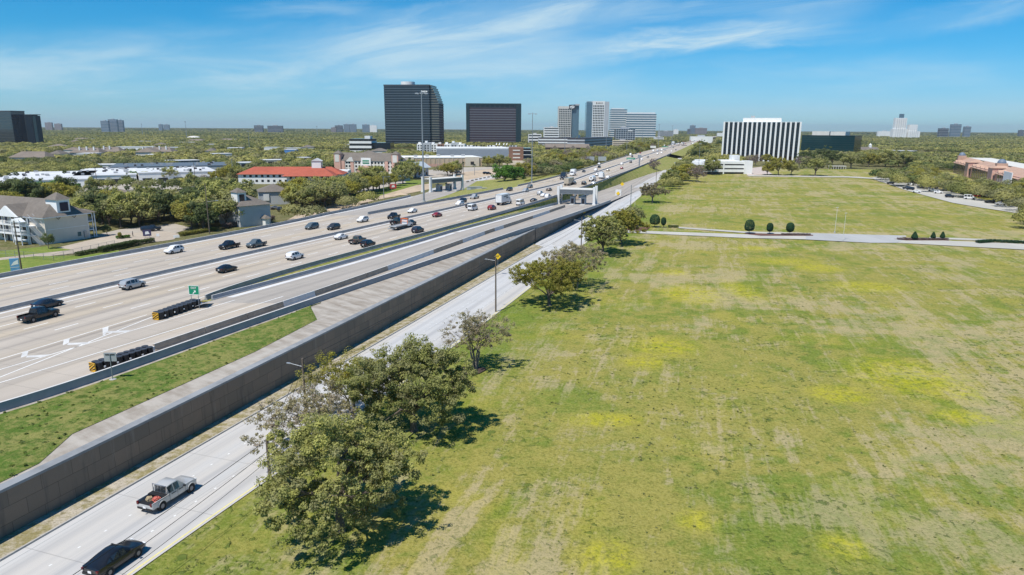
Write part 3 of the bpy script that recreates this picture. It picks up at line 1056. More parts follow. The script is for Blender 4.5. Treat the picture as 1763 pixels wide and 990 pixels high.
for (y0, y1, lab) in ((-30, 212.5, 'tall brown panelled retaining wall rising beside the frontage road'), (213.2, 322, 'far lower retaining wall tapering down beside the toll ramp')):
    root = empty('retaining_wall', (float(WB(y0)), y0, 0), 0, lab, 'wall')
    ox, oy = root.location.x, root.location.y
    Ys = ysamp(y0, y1)
    X = WB(Ys)
    S = np.concatenate([[0], np.cumsum(np.hypot(np.diff(X), np.diff(Ys)))]) + y0
    V, UV, F = [], [], []
    for i, y in enumerate(Ys):
        tz = wall_top(y) - 0.25
        V += [(X[i] - ox, y - oy, -0.1), (X[i] - ox, y - oy, tz)]
        UV += [(S[i], 4.6 - tz - 0.1), (S[i], 4.6)]
    for i in range(len(Ys) - 1):
        F.append((2 * i, 2 * i + 2, 2 * i + 3, 2 * i + 1))
    link('wall_panel', np_mesh('wall_panel', np.array(V), np.array(F), M_wall, uv=np.array(UV)), root)
    mb = MB()
    fo, bo = off(WB, 0.08)(Ys), off(WB, -1.0)(Ys)
    for i in range(len(Ys) - 1):
        a, b = wall_top(Ys[i]), wall_top(Ys[i + 1])
        P = []
        for j, t_ in ((i, a), (i + 1, b)):
            P += [(fo[j] - ox, Ys[j] - oy, t_ - 0.26), (fo[j] - ox, Ys[j] - oy, t_), (bo[j] - ox, Ys[j] - oy, t_), (bo[j] - ox, Ys[j] - oy, t_ - 0.5)]
        mb.add(P, [(0, 4, 5, 1), (1, 5, 6, 2), (2, 6, 7, 3)])
    mb.build('coping', plain('wall_coping', (0.25, 0.26, 0.27), 0.85, var=0.2, scale=0.5, dirt=0.3), root)
    # body of the wall behind the panels
    mb = MB()
    bo2 = off(WB, -0.06)(Ys)
    bo3 = off(WB, -0.9)(Ys)
    for i in range(len(Ys) - 1):
        a, b = wall_top(Ys[i]) - 0.27, wall_top(Ys[i + 1]) - 0.27
        mb.add([(bo2[i] - ox, Ys[i] - oy, -0.1), (bo2[i + 1] - ox, Ys[i + 1] - oy, -0.1), (bo2[i + 1] - ox, Ys[i + 1] - oy, b), (bo2[i] - ox, Ys[i] - oy, a), (bo3[i] - ox, Ys[i] - oy, -0.1), (bo3[i + 1] - ox, Ys[i + 1] - oy, -0.1), (bo3[i + 1] - ox, Ys[i + 1] - oy, b), (bo3[i] - ox, Ys[i] - oy, a)], [(0, 1, 2, 3), (5, 4, 7, 6), (3, 2, 6, 7)])
    mb.build('wall_core', M_coping, root)
# ------------------------------------------------------------------ trees
def leaf_mat(name, dark, light, trans=0.42):
    m, t, p = new_mat(name)
    at = t.node('ShaderNodeAttribute', attribute_name='tint')
    s = t.node('ShaderNodeSeparateColor')
    t.put(s.inputs[0], at.outputs['Color'])
    inf = t.node('ShaderNodeObjectInfo').outputs['Random']
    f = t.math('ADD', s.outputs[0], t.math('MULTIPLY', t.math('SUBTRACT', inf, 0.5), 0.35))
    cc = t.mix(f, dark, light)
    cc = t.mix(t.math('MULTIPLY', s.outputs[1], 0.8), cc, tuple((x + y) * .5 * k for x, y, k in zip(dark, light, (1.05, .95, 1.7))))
    t.put(p.inputs['Base Color'], cc)
    p.inputs['Roughness'].default_value = 0.7
    p.inputs['Specular IOR Level'].default_value = 0.25
    tr = t.node('ShaderNodeBsdfTranslucent')
    t.put(tr.inputs['Color'], cc)
    ms = t.node('ShaderNodeMixShader')
    ms.inputs[0].default_value = trans
    t.l.new(p.outputs[0], ms.inputs[1])
    t.l.new(tr.outputs[0], ms.inputs[2])
    t.l.new(ms.outputs[0], t.n['Material Output'].inputs['Surface'])
    return m


M_leaf = leaf_mat('oak_leaves', (0.115, 0.152, 0.045), (0.475, 0.465, 0.135))
M_leaf_olive = leaf_mat('oak_new_leaves', (0.13, 0.145, 0.026), (0.45, 0.41, 0.065))
M_leaf_sparse = leaf_mat('sparse_leaves', (0.19, 0.17, 0.09), (0.47, 0.42, 0.20))
M_leaf_green = leaf_mat('bright_leaves', (0.04, 0.12, 0.014), (0.14, 0.28, 0.035))
M_leaf_dark = leaf_mat('dark_leaves', (0.045, 0.085, 0.03), (0.20, 0.235, 0.065))
M_leaf_bare = leaf_mat('budding_twigs', (0.17, 0.135, 0.10), (0.36, 0.28, 0.20))
M_leaf_topi = leaf_mat('topiary_leaves', (0.012, 0.045, 0.020), (0.04, 0.095, 0.03), 0.1)
M_bark = plain('bark', (0.13, 0.105, 0.085), 0.95, var=0.3, scale=3, bump=0.6)
M_bark_pale = plain('pale_bark', (0.21, 0.18, 0.15), 0.95, var=0.3, scale=3, bump=0.4)


def leaf_cloud(centers, radii, counts, size, seed, tint, up=0.35, flat=0.75):
    """many small leaf-spray faces filling clumps; returns V,F,C"""
    g = np.random.default_rng(seed)
    n = int(sum(counts))
    ci = np.repeat(np.arange(len(centers)), counts)
    d = g.normal(size=(n, 3))
    d /= np.linalg.norm(d, axis=1)[:, None]
    r = g.random(n) ** 0.45
    pos = centers[ci] + d * (r * radii[ci])[:, None] * np.array([1, 1, flat])
    nrm = d * 0.7 + g.normal(size=(n, 3)) * 0.45 + np.array([0, 0, up + .15])
    nrm /= np.linalg.norm(nrm, axis=1)[:, None]
    a = np.cross(nrm, g.normal(size=(n, 3)))
    a /= np.linalg.norm(a, axis=1)[:, None] + 1e-9
    b = np.cross(nrm, a)
    sz = size * (0.55 + 0.9 * g.random(n))
    a, b = a * sz[:, None] * 0.5, b * sz[:, None] * 0.36
    k = 0.25
    V = np.stack([pos - a, pos - b * 1.0 + a * k, pos + a, pos + b - a * k], 1).reshape(-1, 3)
    F = np.arange(n * 4).reshape(n, 4)
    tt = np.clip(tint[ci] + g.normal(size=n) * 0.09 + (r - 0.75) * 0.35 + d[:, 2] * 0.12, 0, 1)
    hu = g.random(len(centers)) ** 2
    C = np.stack([np.repeat(tt, 4), np.repeat(np.clip(hu[ci] + g.normal(size=n) * .15, 0, 1), 4), np.zeros(n * 4)], -1)
    return V, F, C


def tree_parts(seed, h, cr_, ch, trunk_r, leaves, size, fork=0.2, nclump=40, clump_r=1.3, low=-0.5, lobes=0.25, stems=1, sparse=0.0, fine=True, lean=0.0, tint_lo=0.15, tint_hi=0.95):
    """live-oak like: short trunk, spreading limbs, broad uneven crown. h total height, cr_ crown radius, ch crown half height"""
    g = np.random.default_rng(seed)
    rr = random.Random(seed)
    cz = h - ch
    # lobed crown surface
    dirs = []
    tries = 0
    while len(dirs) < nclump and tries < 9000:
        tries += 1
        d = g.normal(size=3)
        d /= np.linalg.norm(d)
        if d[2] < low:
            continue
        if all(np.dot(d, q) < math.cos(1.5 / math.sqrt(nclump)) for q in dirs) or tries > 6000:
            dirs.append(d)
    dirs = np.array(dirs)
    ph = g.random(6) * 6.28
    az = np.arctan2(dirs[:, 1], dirs[:, 0])
    lob = 1 + lobes * (np.sin(az * 2 + ph[0]) * 0.5 + np.sin(az * 3 + ph[1]) * 0.4 + np.sin(az * 5 + ph[2] + dirs[:, 2] * 3) * 0.35)
    rad = (0.66 + 0.30 * g.random(len(dirs))) * lob
    cen = dirs * rad[:, None] * np.array([cr_, cr_, ch]) + np.array([lean, 0, cz])
    # some inner clumps so the crown is a volume
    k = max(3, nclump // 4)
    inn = g.normal(size=(k, 3)) * np.array([cr_ * 0.33, cr_ * 0.33, ch * 0.35]) + np.array([lean, 0, cz + ch * 0.1])
    allc = np.vstack([cen, inn])
    rads = clump_r * (0.65 + 0.7 * g.random(len(allc)))
    w = rads ** 2 * (0.5 + g.random(len(allc)))
    if sparse:
        w = w * np.where(g.random(len(allc)) < sparse, 0.25, 1.0)
    cnt = np.maximum(3, (w / w.sum() * leaves).astype(int))
    if fine:
        k6 = 7
        off_ = g.normal(size=(len(allc), k6, 3))
        off_ /= np.linalg.norm(off_, axis=2)[..., None]
        sub = (allc[:, None, :] + off_ * (rads[:, None, None] * (0.5 + 0.75 * g.random((len(allc), k6, 1)))) * np.array([1.15, 1.15, .8])).reshape(-1, 3)
        lc, lr = sub, np.repeat(rads, k6) * (0.26 + 0.3 * g.random(len(sub)))
        cnt = np.maximum(2, (np.repeat(cnt, k6) / k6 * (0.5 + g.random(len(sub)))).astype(int))
    else:
        lc, lr = allc, rads
    allt = lc
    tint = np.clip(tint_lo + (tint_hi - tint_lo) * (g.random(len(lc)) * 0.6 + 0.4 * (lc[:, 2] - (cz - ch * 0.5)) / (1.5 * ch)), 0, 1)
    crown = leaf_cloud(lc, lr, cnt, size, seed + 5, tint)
    # trunk and limbs
    mb = MB()
    ft = h * fork
    nl = max(4, min(11, nclump // 4))
    for s_ in range(stems):
        a0 = 6.28 * s_ / stems + seed
        b0 = Vector((0.25 * math.cos(a0), 0.25 * math.sin(a0), 0)) * (0 if stems == 1 else 1.2)
        top = Vector((lean * 0.3, 0, ft)) + (Vector((math.cos(a0), math.sin(a0), 0)) * 0.7 if stems > 1 else Vector((rr.uniform(-.2, .2), rr.uniform(-.2, .2), 0)))
        tr = trunk_r / (1 if stems == 1 else 1.5)
        n = 9 if fine else 6
        mb.path([b0 + Vector((0, 0, -0.2)), b0 + Vector((0, 0, 0.25)), b0.lerp(top, 0.55) + Vector((rr.uniform(-.1, .1), rr.uniform(-.1, .1), 0)), top], [tr * 1.7, tr * 1.15, tr, tr * 0.85], n)
        pick = list(range(s_, len(cen), max(1, len(cen) // nl) * 1))
        pick = [i for j, i in enumerate(pick) if (j + s_) % stems == 0][:nl]
        for i in pick:
            e = Vector(cen[i])
            if e.z < ft * 0.6:
                continue
            mid = top.lerp(e, 0.5) + Vector((rr.uniform(-.5, .5), rr.uniform(-.5, .5), rr.uniform(0.0, 0.6)))
            q1 = top.lerp(mid, 0.5) + Vector((rr.uniform(-.2, .2), rr.uniform(-.2, .2), rr.uniform(-.1, .3)))
            r0 = tr * rr.uniform(0.42, 0.62)
            mb.path([top + Vector((0, 0, -0.15)), q1, mid, mid.lerp(e, 0.6), e], [r0, r0 * 0.8, r0 * 0.55, r0 * 0.32, r0 * 0.12], 6 if fine else 4)
            if fine:
                near = sorted(range(len(allc)), key=lambda q: (Vector(allc[q]) - mid).length)[:5]
                for q in near:
                    e2 = Vector(allc[q])
                    mm = mid.lerp(e2, 0.5) + Vector((rr.uniform(-.25, .25), rr.uniform(-.25, .25), rr.uniform(-.1, .3)))
                    mb.path([mid, mm, e2], [r0 * 0.42, r0 * 0.26, r0 * 0.07], 5)
                    for _ in range(2):
                        e3 = e2 + Vector((rr.gauss(0, 1), rr.gauss(0, 1), rr.gauss(0.2, 0.7))) * float(rads[q]) * 0.8
                        mb.tube(mm.lerp(e2, 0.6), e3, r0 * 0.13, r0 * 0.03, 4)
    return crown, mb


TREE_DATA = {}


def tree_meshes(key, leafm, barkm, **kw):
    if key not in TREE_DATA:
        (V, F, C), mb = tree_parts(**kw)
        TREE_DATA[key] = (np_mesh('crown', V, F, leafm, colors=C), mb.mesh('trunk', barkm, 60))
    return TREE_DATA[key]


def plant_tree(name, key, loc, rz, scale, label, group=None, leafm=None, barkm=None, kw=None, cat='tree'):
    cm, tm = tree_meshes(key, leafm or M_leaf, barkm or M_bark, **(kw or {}))
    r = empty(name, loc, rz, label, cat, group)
    r.scale = scale if isinstance(scale, tuple) else (scale,) * 3
    link('trunk', tm, r)
    link('crown', cm, r)
    return r


def T(px, py, z=0.1):
    x, y = un(px, py, z)
    return (x, y, z)


# the near trees along the frontage road, each grown for its own place
near = [
    ('oak_tree', 'a', (587, 915), 0.4, M_leaf, dict(seed=3, h=10.8, cr_=6.9, ch=5.3, trunk_r=0.36, leaves=80000, size=0.18, fork=0.28, nclump=70, clump_r=1.25, low=-0.9, lobes=0.30), 'big dark live oak in front, its skirt of branches nearly touching the grass'),
    ('oak_tree', 'b', (713, 742), 1.9, M_leaf, dict(seed=8, h=10.7, cr_=6.4, ch=5.0, trunk_r=0.38, leaves=72000, size=0.19, fork=0.24, nclump=60, clump_r=1.4, low=-0.5, lobes=0.22), 'big round live oak right behind the front one, throwing a wide shadow'),
    ('oak_tree', 'c', (540, 772), 0.2, M_leaf_sparse, dict(seed=14, h=7.0, cr_=6.0, ch=3.6, trunk_r=0.2, leaves=19000, size=0.165, fork=0.22, nclump=46, clump_r=1.1, low=-0.35, lobes=0.35, stems=3, sparse=0.4), 'thin loose-leaved oak leaning over the frontage road by the utility pole'),
    ('oak_tree', 'c2', (606, 716), 2.2, M_leaf_olive, dict(seed=19, h=8.2, cr_=5.0, ch=3.6, trunk_r=0.22, leaves=22000, size=0.17, fork=0.25, nclump=46, clump_r=1.1, low=-0.3, lobes=0.3, stems=2, sparse=0.3), 'loose yellowish oak at the back of the near clump beside the road'),
    ('oak_tree', 'd', (818, 636), 1.0, M_leaf_sparse, dict(seed=23, h=9.0, cr_=4.5, ch=3.3, trunk_r=0.24, leaves=15000, size=0.165, fork=0.3, nclump=44, clump_r=0.95, low=-0.35, lobes=0.35, stems=4, sparse=0.45), 'many-stemmed open tree with pale thin leaves and a mulch ring'),
    ('oak_tree', 'e', (946, 527), 0.0, M_leaf_olive, dict(seed=31, h=9.4, cr_=7.0, ch=3.6, trunk_r=0.34, leaves=40000, size=0.225, fork=0.24, nclump=56, clump_r=1.35, low=-0.28, lobes=0.18), 'spreading yellow-green oak standing in a round pool of shade'),
    ('oak_tree', 'f', (990, 497), 0.7, M_leaf_sparse, dict(seed=37, h=10.5, cr_=7.0, ch=4.6, trunk_r=0.3, leaves=25000, size=0.22, fork=0.22, nclump=54, clump_r=1.3, low=-0.4, lobes=0.3, stems=2, sparse=0.3), 'greyish half-bare oak just behind the yellow-green one'),
    ('oak_tree', 'g', (1037, 437), 2.5, M_leaf, dict(seed=41, h=11.0, cr_=6.4, ch=4.4, trunk_r=0.36, leaves=16000, size=0.42, fork=0.22, nclump=50, clump_r=1.4, low=-0.35, lobes=0.25), 'dark oak by the drive entrance with its trunk in clear view'),
    ('oak_tree', 'h', (1069, 421), 0.9, M_leaf_olive, dict(seed=43, h=10.3, cr_=7.0, ch=4.2, trunk_r=0.34, leaves=14000, size=0.42, fork=0.22, nclump=48, clump_r=1.4, low=-0.3, lobes=0.25), 'brownish oak hard against the drive entrance planting bed'),
    ('oak_tree', 'i', (1123, 349), 0.3, M_leaf_sparse, dict(seed=47, h=9.5, cr_=6.6, ch=4.2, trunk_r=0.32, leaves=9000, size=0.45, fork=0.26, nclump=46, clump_r=1.2, low=-0.25, lobes=0.2), 'lone open-crowned tree on the lawn corner past the drive'),
]
for nm, key, px, rz, lm, kw, lab in near:
    plant_tree(nm, key, T(*px), rz, 1.0, lab, 'trees along the frontage road', lm, M_bark_pale if lm is M_leaf_sparse else M_bark, kw)
mx_, my_ = un(813, 640)
o = MB().prism([(1.9 * math.cos(t) * (1 + 0.15 * math.sin(3 * t)), 1.7 * math.sin(t), 0) for t in np.linspace(0, 6.28, 20, endpoint=False)], 0, 0.12).build('mulch_ring', plain('mulch', (0.06, 0.04, 0.03), 0.95, var=0.4, scale=3, bump=0.6), loc=(mx_, my_, 0.16))
tag(o, 'dark mulch ring round the many-stemmed tree', 'mulch')

# mid-distance variants, shared by many trees
VAR = {
    'oak1': (M_leaf, M_bark, dict(seed=101, h=10, cr_=6.2, ch=4.3, trunk_r=0.34, leaves=4200, size=0.62, fork=0.24, nclump=34, clump_r=1.6, low=-0.3, lobes=0.25, fine=False)),
    'oak2': (M_leaf, M_bark, dict(seed=105, h=9.5, cr_=6.6, ch=3.9, trunk_r=0.34, leaves=4200, size=0.62, fork=0.25, nclump=32, clump_r=1.6, low=-0.25, lobes=0.3, fine=False)),
    'oak3': (M_leaf_olive, M_bark, dict(seed=109, h=9.5, cr_=6.0, ch=4.0, trunk_r=0.3, leaves=4000, size=0.6, fork=0.25, nclump=32, clump_r=1.5, low=-0.25, lobes=0.3, fine=False)),
    'dark1': (M_leaf_dark, M_bark, dict(seed=113, h=11, cr_=5.0, ch=4.9, trunk_r=0.3, leaves=4200, size=0.6, fork=0.15, nclump=34, clump_r=1.5, low=-0.6, lobes=0.3, fine=False)),
    'green1': (M_leaf_green, M_bark, dict(seed=117, h=8.5, cr_=5.6, ch=3.9, trunk_r=0.26, leaves=4000, size=0.6, fork=0.2, nclump=30, clump_r=1.5, low=-0.4, lobes=0.25, fine=False)),
    'bare1': (M_leaf_bare, M_bark_pale, dict(seed=121, h=9, cr_=4.6, ch=4.0, trunk_r=0.22, leaves=1500, size=0.5, fork=0.2, nclump=30, clump_r=1.2, low=-0.3, lobes=0.3)),
    'sparse1': (M_leaf_sparse, M_bark_pale, dict(seed=125, h=9, cr_=5.2, ch=4.0, trunk_r=0.25, leaves=2400, size=0.55, fork=0.22, nclump=32, clump_r=1.3, low=-0.3, lobes=0.3, sparse=0.3, fine=False)),
}
NTREE = [len(near)]


def mid_tree(var, x, y, s, label, group, z=0.0, name='oak_tree', sz=1.0):
    lm, bm, kw = VAR[var]
    NTREE[0] += 1
    return plant_tree(name, var, (x, y, z), random.uniform(0, 6.28), (s, s, s * sz), label, group, lm, bm, kw)


TREES_XY = []


def put(var, px, py, s, label, group, z=0.0, name='oak_tree', sz=1.0):
    x, y = un(px, py, z)
    TREES_XY.append((x, y))
    return mid_tree(var, x, y, s, label, group, z, name, sz)


# trees one can point at beyond the lawn
put('oak1', 1153.5, 322, 0.95, 'dark oak at the road edge left of the brown pair on the far lawn', 'trees on the far lawn')
put('oak3', 1164, 319, 0.9, 'smaller olive oak tucked beside the dark road-edge oak', 'trees on the far lawn')
put('oak3', 1181, 312, 1.25, 'broad brownish oak right of the road-edge pair on the far lawn', 'trees on the far lawn')
put('bare1', 1200, 314, 1.25, 'nearly bare pinkish tree on the lawn left of the white parking garage', 'trees on the far lawn', name='bare_tree')
put('oak1', 1226, 301, 1.3, 'dark oak in front of the white parking garage', 'trees round the striped office block')
put('oak3', 1320.5, 301.5, 0.85, 'small olive oak right of the red vehicle by the striped block', 'trees round the striped office block')
put('oak3', 1339.5, 302, 1.45, 'large olive oak in front of the striped block', 'trees round the striped office block')
put('oak1', 1362, 301.5, 1.0, 'dark open oak between the two largest oaks before the striped block', 'trees round the striped office block')
put('oak2', 1403, 303, 1.55, 'widest dark oak, right of the striped block on the lawn edge', 'trees round the striped office block')
for i, (px, py, s, v) in enumerate([(1465, 290, 1.5, 'oak2'), (1495, 287, 1.4, 'oak3'), (1524, 287, 1.5, 'oak1'), (1547, 287, 1.3, 'oak2'), (1560, 289, 1.3, 'oak1')]):
    put(v, px, py, s, ['dark oak standing alone by the pale bus shelter', 'olive oak, second in the row below the chapel roof', 'dark spreading oak mid-row below the chapel roof', 'oak near the right end of the row below the chapel roof', 'last oak of the row, beside the curving road'][i], 'row of oaks along the far lawn edge')
for px, py, s in ((1385, 283, 2.0), (1410, 282, 2.3), (1432, 284, 2.2), (1452, 284, 1.7)):
    put('dark1', px, py, s * 0.72, 'tall dark tree before the green glass office', 'dark trees before the green glass office', name='evergreen_tree', sz=0.9)
for px, py, s in ((1300, 285, 1.2), (1318, 283, 1.1), (1290, 284, 1.1), (1388, 289, 1.2), (1376, 287, 1.1)):
    put('bare1' if px > 1370 or px < 1305 else 'oak3', px, py, s, 'reddish budding tree close to the foot of the striped block' if (px > 1370 or px < 1305) else 'olive oak close to the foot of the striped block', 'trees at the foot of the striped block')
put('green1', 868, 317, 1.5, 'bright green tree on the lawn by the freeway', 'trees beside the freeway')
put('green1', 885, 316, 1.35, 'second bright green tree, right of the first by the freeway', 'trees beside the freeway')
put('oak3', 902, 312, 1.3, 'olive tree left of the slim mast beside the freeway', 'trees beside the freeway')
put('bare1', 1125, 295, 1.2, 'bare tree on the grass bank near the bridge', 'trees beside the freeway', name='bare_tree')
# ------------------------------------------------------------------ groves: trees one could count, in belts
def in_poly(x, y, P):
    c = False
    j = len(P) - 1
    for i in range(len(P)):
        if (P[i][1] > y) != (P[j][1] > y) and x < (P[j][0] - P[i][0]) * (y - P[i][1]) / (P[j][1] - P[i][1]) + P[i][0]:
            c = not c
        j = i
    return c


def grove(poly, n, variants, smin, smax, gap, label, group, name='oak_tree', keep=None):
    P = [un(*q) for q in poly]
    xs, ys = [p[0] for p in P], [p[1] for p in P]
    k = tries = 0
    rr = random.Random(len(label) * 7 + n)
    while k < n and tries < 6000:
        tries += 1
        x, y = rr.uniform(min(xs), max(xs)), rr.uniform(min(ys), max(ys))
        if not in_poly(x, y, P) or clear_of(x, y, 2.5):
            continue
        if any((x - a) ** 2 + (y - b) ** 2 < gap * gap for a, b in TREES_XY):
            continue
        TREES_XY.append((x, y))
        v = rr.choice(variants)
        mid_tree(v, x, y, rr.uniform(smin, smax), label[variants.index(v) % len(label)] if isinstance(label, list) else label, group, name=name)
        k += 1
    return k


FOOT = []     # building footprints and paved lots (world polygons) trees keep off


def clear_of(x, y, pad=0.0):
    """True when the place is taken by road, lot, field or building"""
    if y > -60 and float(LM(y)) - 12 - pad < x < float(ER(min(y, 1500))) + 8 and y < 1500:
        return True
    if 200 < y < 500 and float(LB(y)) - 16 < x < float(LM_(y)):
        return True
    if y >= 1500 and float(LM_(y)) - 30 < x < float(RB(y)) + 45:
        return True
    for P in FOOT:
        if P[0][0] - pad < x < P[0][1] + pad and P[0][2] - pad < y < P[0][3] + pad and in_poly(x, y, P[1]):
            return True
    return False


def foot(P):
    xs, ys = [p[0] for p in P], [p[1] for p in P]
    FOOT.append(((min(xs), max(xs), min(ys), max(ys)), P))


def foot_px(*q):
    foot([un(*p) for p in q])


# the lawns and the curving road on the right stay clear
foot_px((1090, 420), (1116, 345), (1170, 322), (1200, 303), (1262, 298), (1300, 276), (1460, 276), (1466, 289.5), (1562, 292), (1500, 312), (1763, 367), (1763, 440))
foot_px((1466, 286.5), (1570, 289), (1570, 304), (1466, 304))


def forest_band(name, y0, y1, spacing, hw, face_n, size, seed, keep_clear=True, hmin=5.5, hmax=9.5):
    """a far wood: every crown a clump of leaf faces, one object"""
    g = np.random.default_rng(seed)
    pts = []
    y = y0
    while y < y1:
        w = 0.80 * y + 80
        n = int(2 * w / spacing)
        xs = -w + (np.arange(n) + g.random(n)) * spacing
        ys = y + g.random(n) * spacing
        pts.append(np.stack([xs, ys], -1))
        y += spacing
    P = np.concatenate(pts)
    if keep_clear:
        ok = np.array([not clear_of(a, b, 3) for a, b in P])
        P = P[ok]
    # openings in the wood
    op = fbm(P[:, 0] / 170, P[:, 1] / 170, 3, 77)
    P = P[op > 0.33]
    n = len(P)
    h = hmin + (hmax - hmin) * (0.55 * fbm(P[:, 0] / 60, P[:, 1] / 60, 2, 5) + 0.45 * g.random(n))
    r = hw * (0.75 + 0.5 * g.random(n))
    tint = np.clip(0.45 + 1.5 * (fbm(P[:, 0] / 90, P[:, 1] / 90, 3, 15) - .5) + g.normal(size=n) * 0.24, 0, 1)
    hue = g.random(n) ** 2.5
    m = face_n
    d = g.normal(size=(n, m, 3))
    d /= np.linalg.norm(d, axis=2)[..., None]
    d[..., 2] = np.abs(d[..., 2]) * 1.0 - 0.35 * g.random((n, m))
    rad = 0.7 + 0.35 * g.random((n, m))
    ctr = np.stack([P[:, 0], P[:, 1], h * 0.52], -1)[:, None, :]
    sc_ = np.stack([r, r, h * 0.48], -1)[:, None, :]
    pos = ctr + d * rad[..., None] * sc_
    nrm = d + g.normal(size=d.shape) * 0.2
    nrm /= np.linalg.norm(nrm, axis=2)[..., None]
    a = np.cross(nrm, g.normal(size=d.shape))
    a /= np.linalg.norm(a, axis=2)[..., None] + 1e-9
    b = np.cross(nrm, a)
    s_ = size * (0.6 + 0.8 * g.random((n, m)))[..., None]
    a, b = a * s_ * 0.6, b * s_ * 0.45
    V = np.stack([pos - a, pos - b, pos + a, pos + b], 2).reshape(-1, 3)
    F = np.arange(n * m * 4).reshape(-1, 4)
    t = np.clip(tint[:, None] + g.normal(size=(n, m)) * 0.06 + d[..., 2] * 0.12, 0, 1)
    C = np.stack([np.repeat(t.ravel(), 4), np.repeat(np.repeat(hue, m), 4), np.zeros(n * m * 4)], -1)
    o = link(name, np_mesh(name, V, F, M_leaf_far, colors=C))
    o['kind'] = 'stuff'
    return o


M_leaf_far = leaf_mat('far_leaves', (0.088, 0.13, 0.038), (0.385, 0.36, 0.105), 0.35)
# ------------------------------------------------------------------ buildings
def glass(name, c, rough=0.08, spec=0.5, var=0.3):
    m, t, p = new_mat(name)
    tcn = t.node('ShaderNodeTexCoord').outputs['Object']
    n = t.noise(t.mapping(tcn, (0.2, 0.2, 0.28)), 1, 2, 0.5)
    t.put(p.inputs['Base Color'], t.mix(n, tuple(x * (1 - var) for x in c), tuple(x * (1 + var) for x in c)))
    p.inputs['Roughness'].default_value = rough
    p.inputs['Specular IOR Level'].default_value = spec
    t.put(p.inputs['Normal'], t.bump(t.noise(tcn, 0.35, 2, 0.5), 0.05, 0.3))
    return m


M_gdark = glass('dark_glass', (0.010, 0.018, 0.028))
M_gblue = glass('blue_glass', (0.085, 0.15, 0.20))
M_ggreen = glass('green_glass', (0.006, 0.035, 0.04))
M_gwin = glass('window_glass', (0.02, 0.025, 0.03))
M_white = plain('white_wall', (0.74, 0.74, 0.72), 0.75, var=0.06, scale=0.3, dirt=0.12)
M_offw = plain('offwhite_wall', (0.62, 0.60, 0.55), 0.8, var=0.07, scale=0.3, dirt=0.15)
M_grey = plain('grey_wall', (0.42, 0.44, 0.46), 0.8, var=0.08, scale=0.3)
M_steel = plain('grey_steel', (0.36, 0.38, 0.40), 0.5, metal=0.5, var=0.08)
M_band = plain('dark_spandrel', (0.075, 0.092, 0.11), 0.4, var=0.1, scale=0.2)
M_band_l = plain('pale_spandrel', (0.60, 0.63, 0.66), 0.5, var=0.08, scale=0.2)
M_bronze = plain('bronze_frame', (0.05, 0.045, 0.05), 0.5, var=0.15)
M_teal = plain('dark_teal_wall', (0.010, 0.030, 0.037), 0.5, var=0.1)
M_shingle = plain('grey_shingle', (0.165, 0.143, 0.122), 0.95, var=0.18, scale=1.2, bump=0.4)
M_shingle_w = plain('brown_shingle', (0.20, 0.165, 0.135), 0.95, var=0.2, scale=1.2, bump=0.4)
M_redroof = plain('red_roof', (0.37, 0.09, 0.052), 0.75, var=0.14, scale=0.6, bump=0.3)
M_terra = plain('terracotta_roof', (0.46, 0.30, 0.22), 0.85, var=0.16, scale=0.8, bump=0.3)
M_pink = plain('pink_wall', (0.56, 0.34, 0.27), 0.8, var=0.07, scale=0.3)
M_cream = plain('cream_wall', (0.66, 0.57, 0.45), 0.8, var=0.07, scale=0.3, dirt=0.15)
M_tan = plain('tan_wall', (0.50, 0.39, 0.28), 0.8, var=0.08, scale=0.3)
M_brick = plain('brown_brick', (0.22, 0.12, 0.08), 0.85, var=0.15, scale=0.6)
M_metal_roof = plain('grey_metal_roof', (0.12, 0.14, 0.16), 0.5, var=0.1, scale=0.3)
M_wroof = plain('white_roof', (0.60, 0.61, 0.62), 0.8, var=0.16, scale=0.12, dirt=0.35)
M_hvac = plain('hvac_grey', (0.40, 0.40, 0.40), 0.6, var=0.15)
M_lot = plain('parking_lot', (0.40, 0.355, 0.30), 0.9, var=0.14, scale=0.25)
M_lot_d = plain('asphalt', (0.11, 0.11, 0.115), 0.9, var=0.2, scale=0.25)
M_sandlot = plain('sand', (0.46, 0.36, 0.255), 0.95, var=0.2, scale=0.3, bump=0.4)


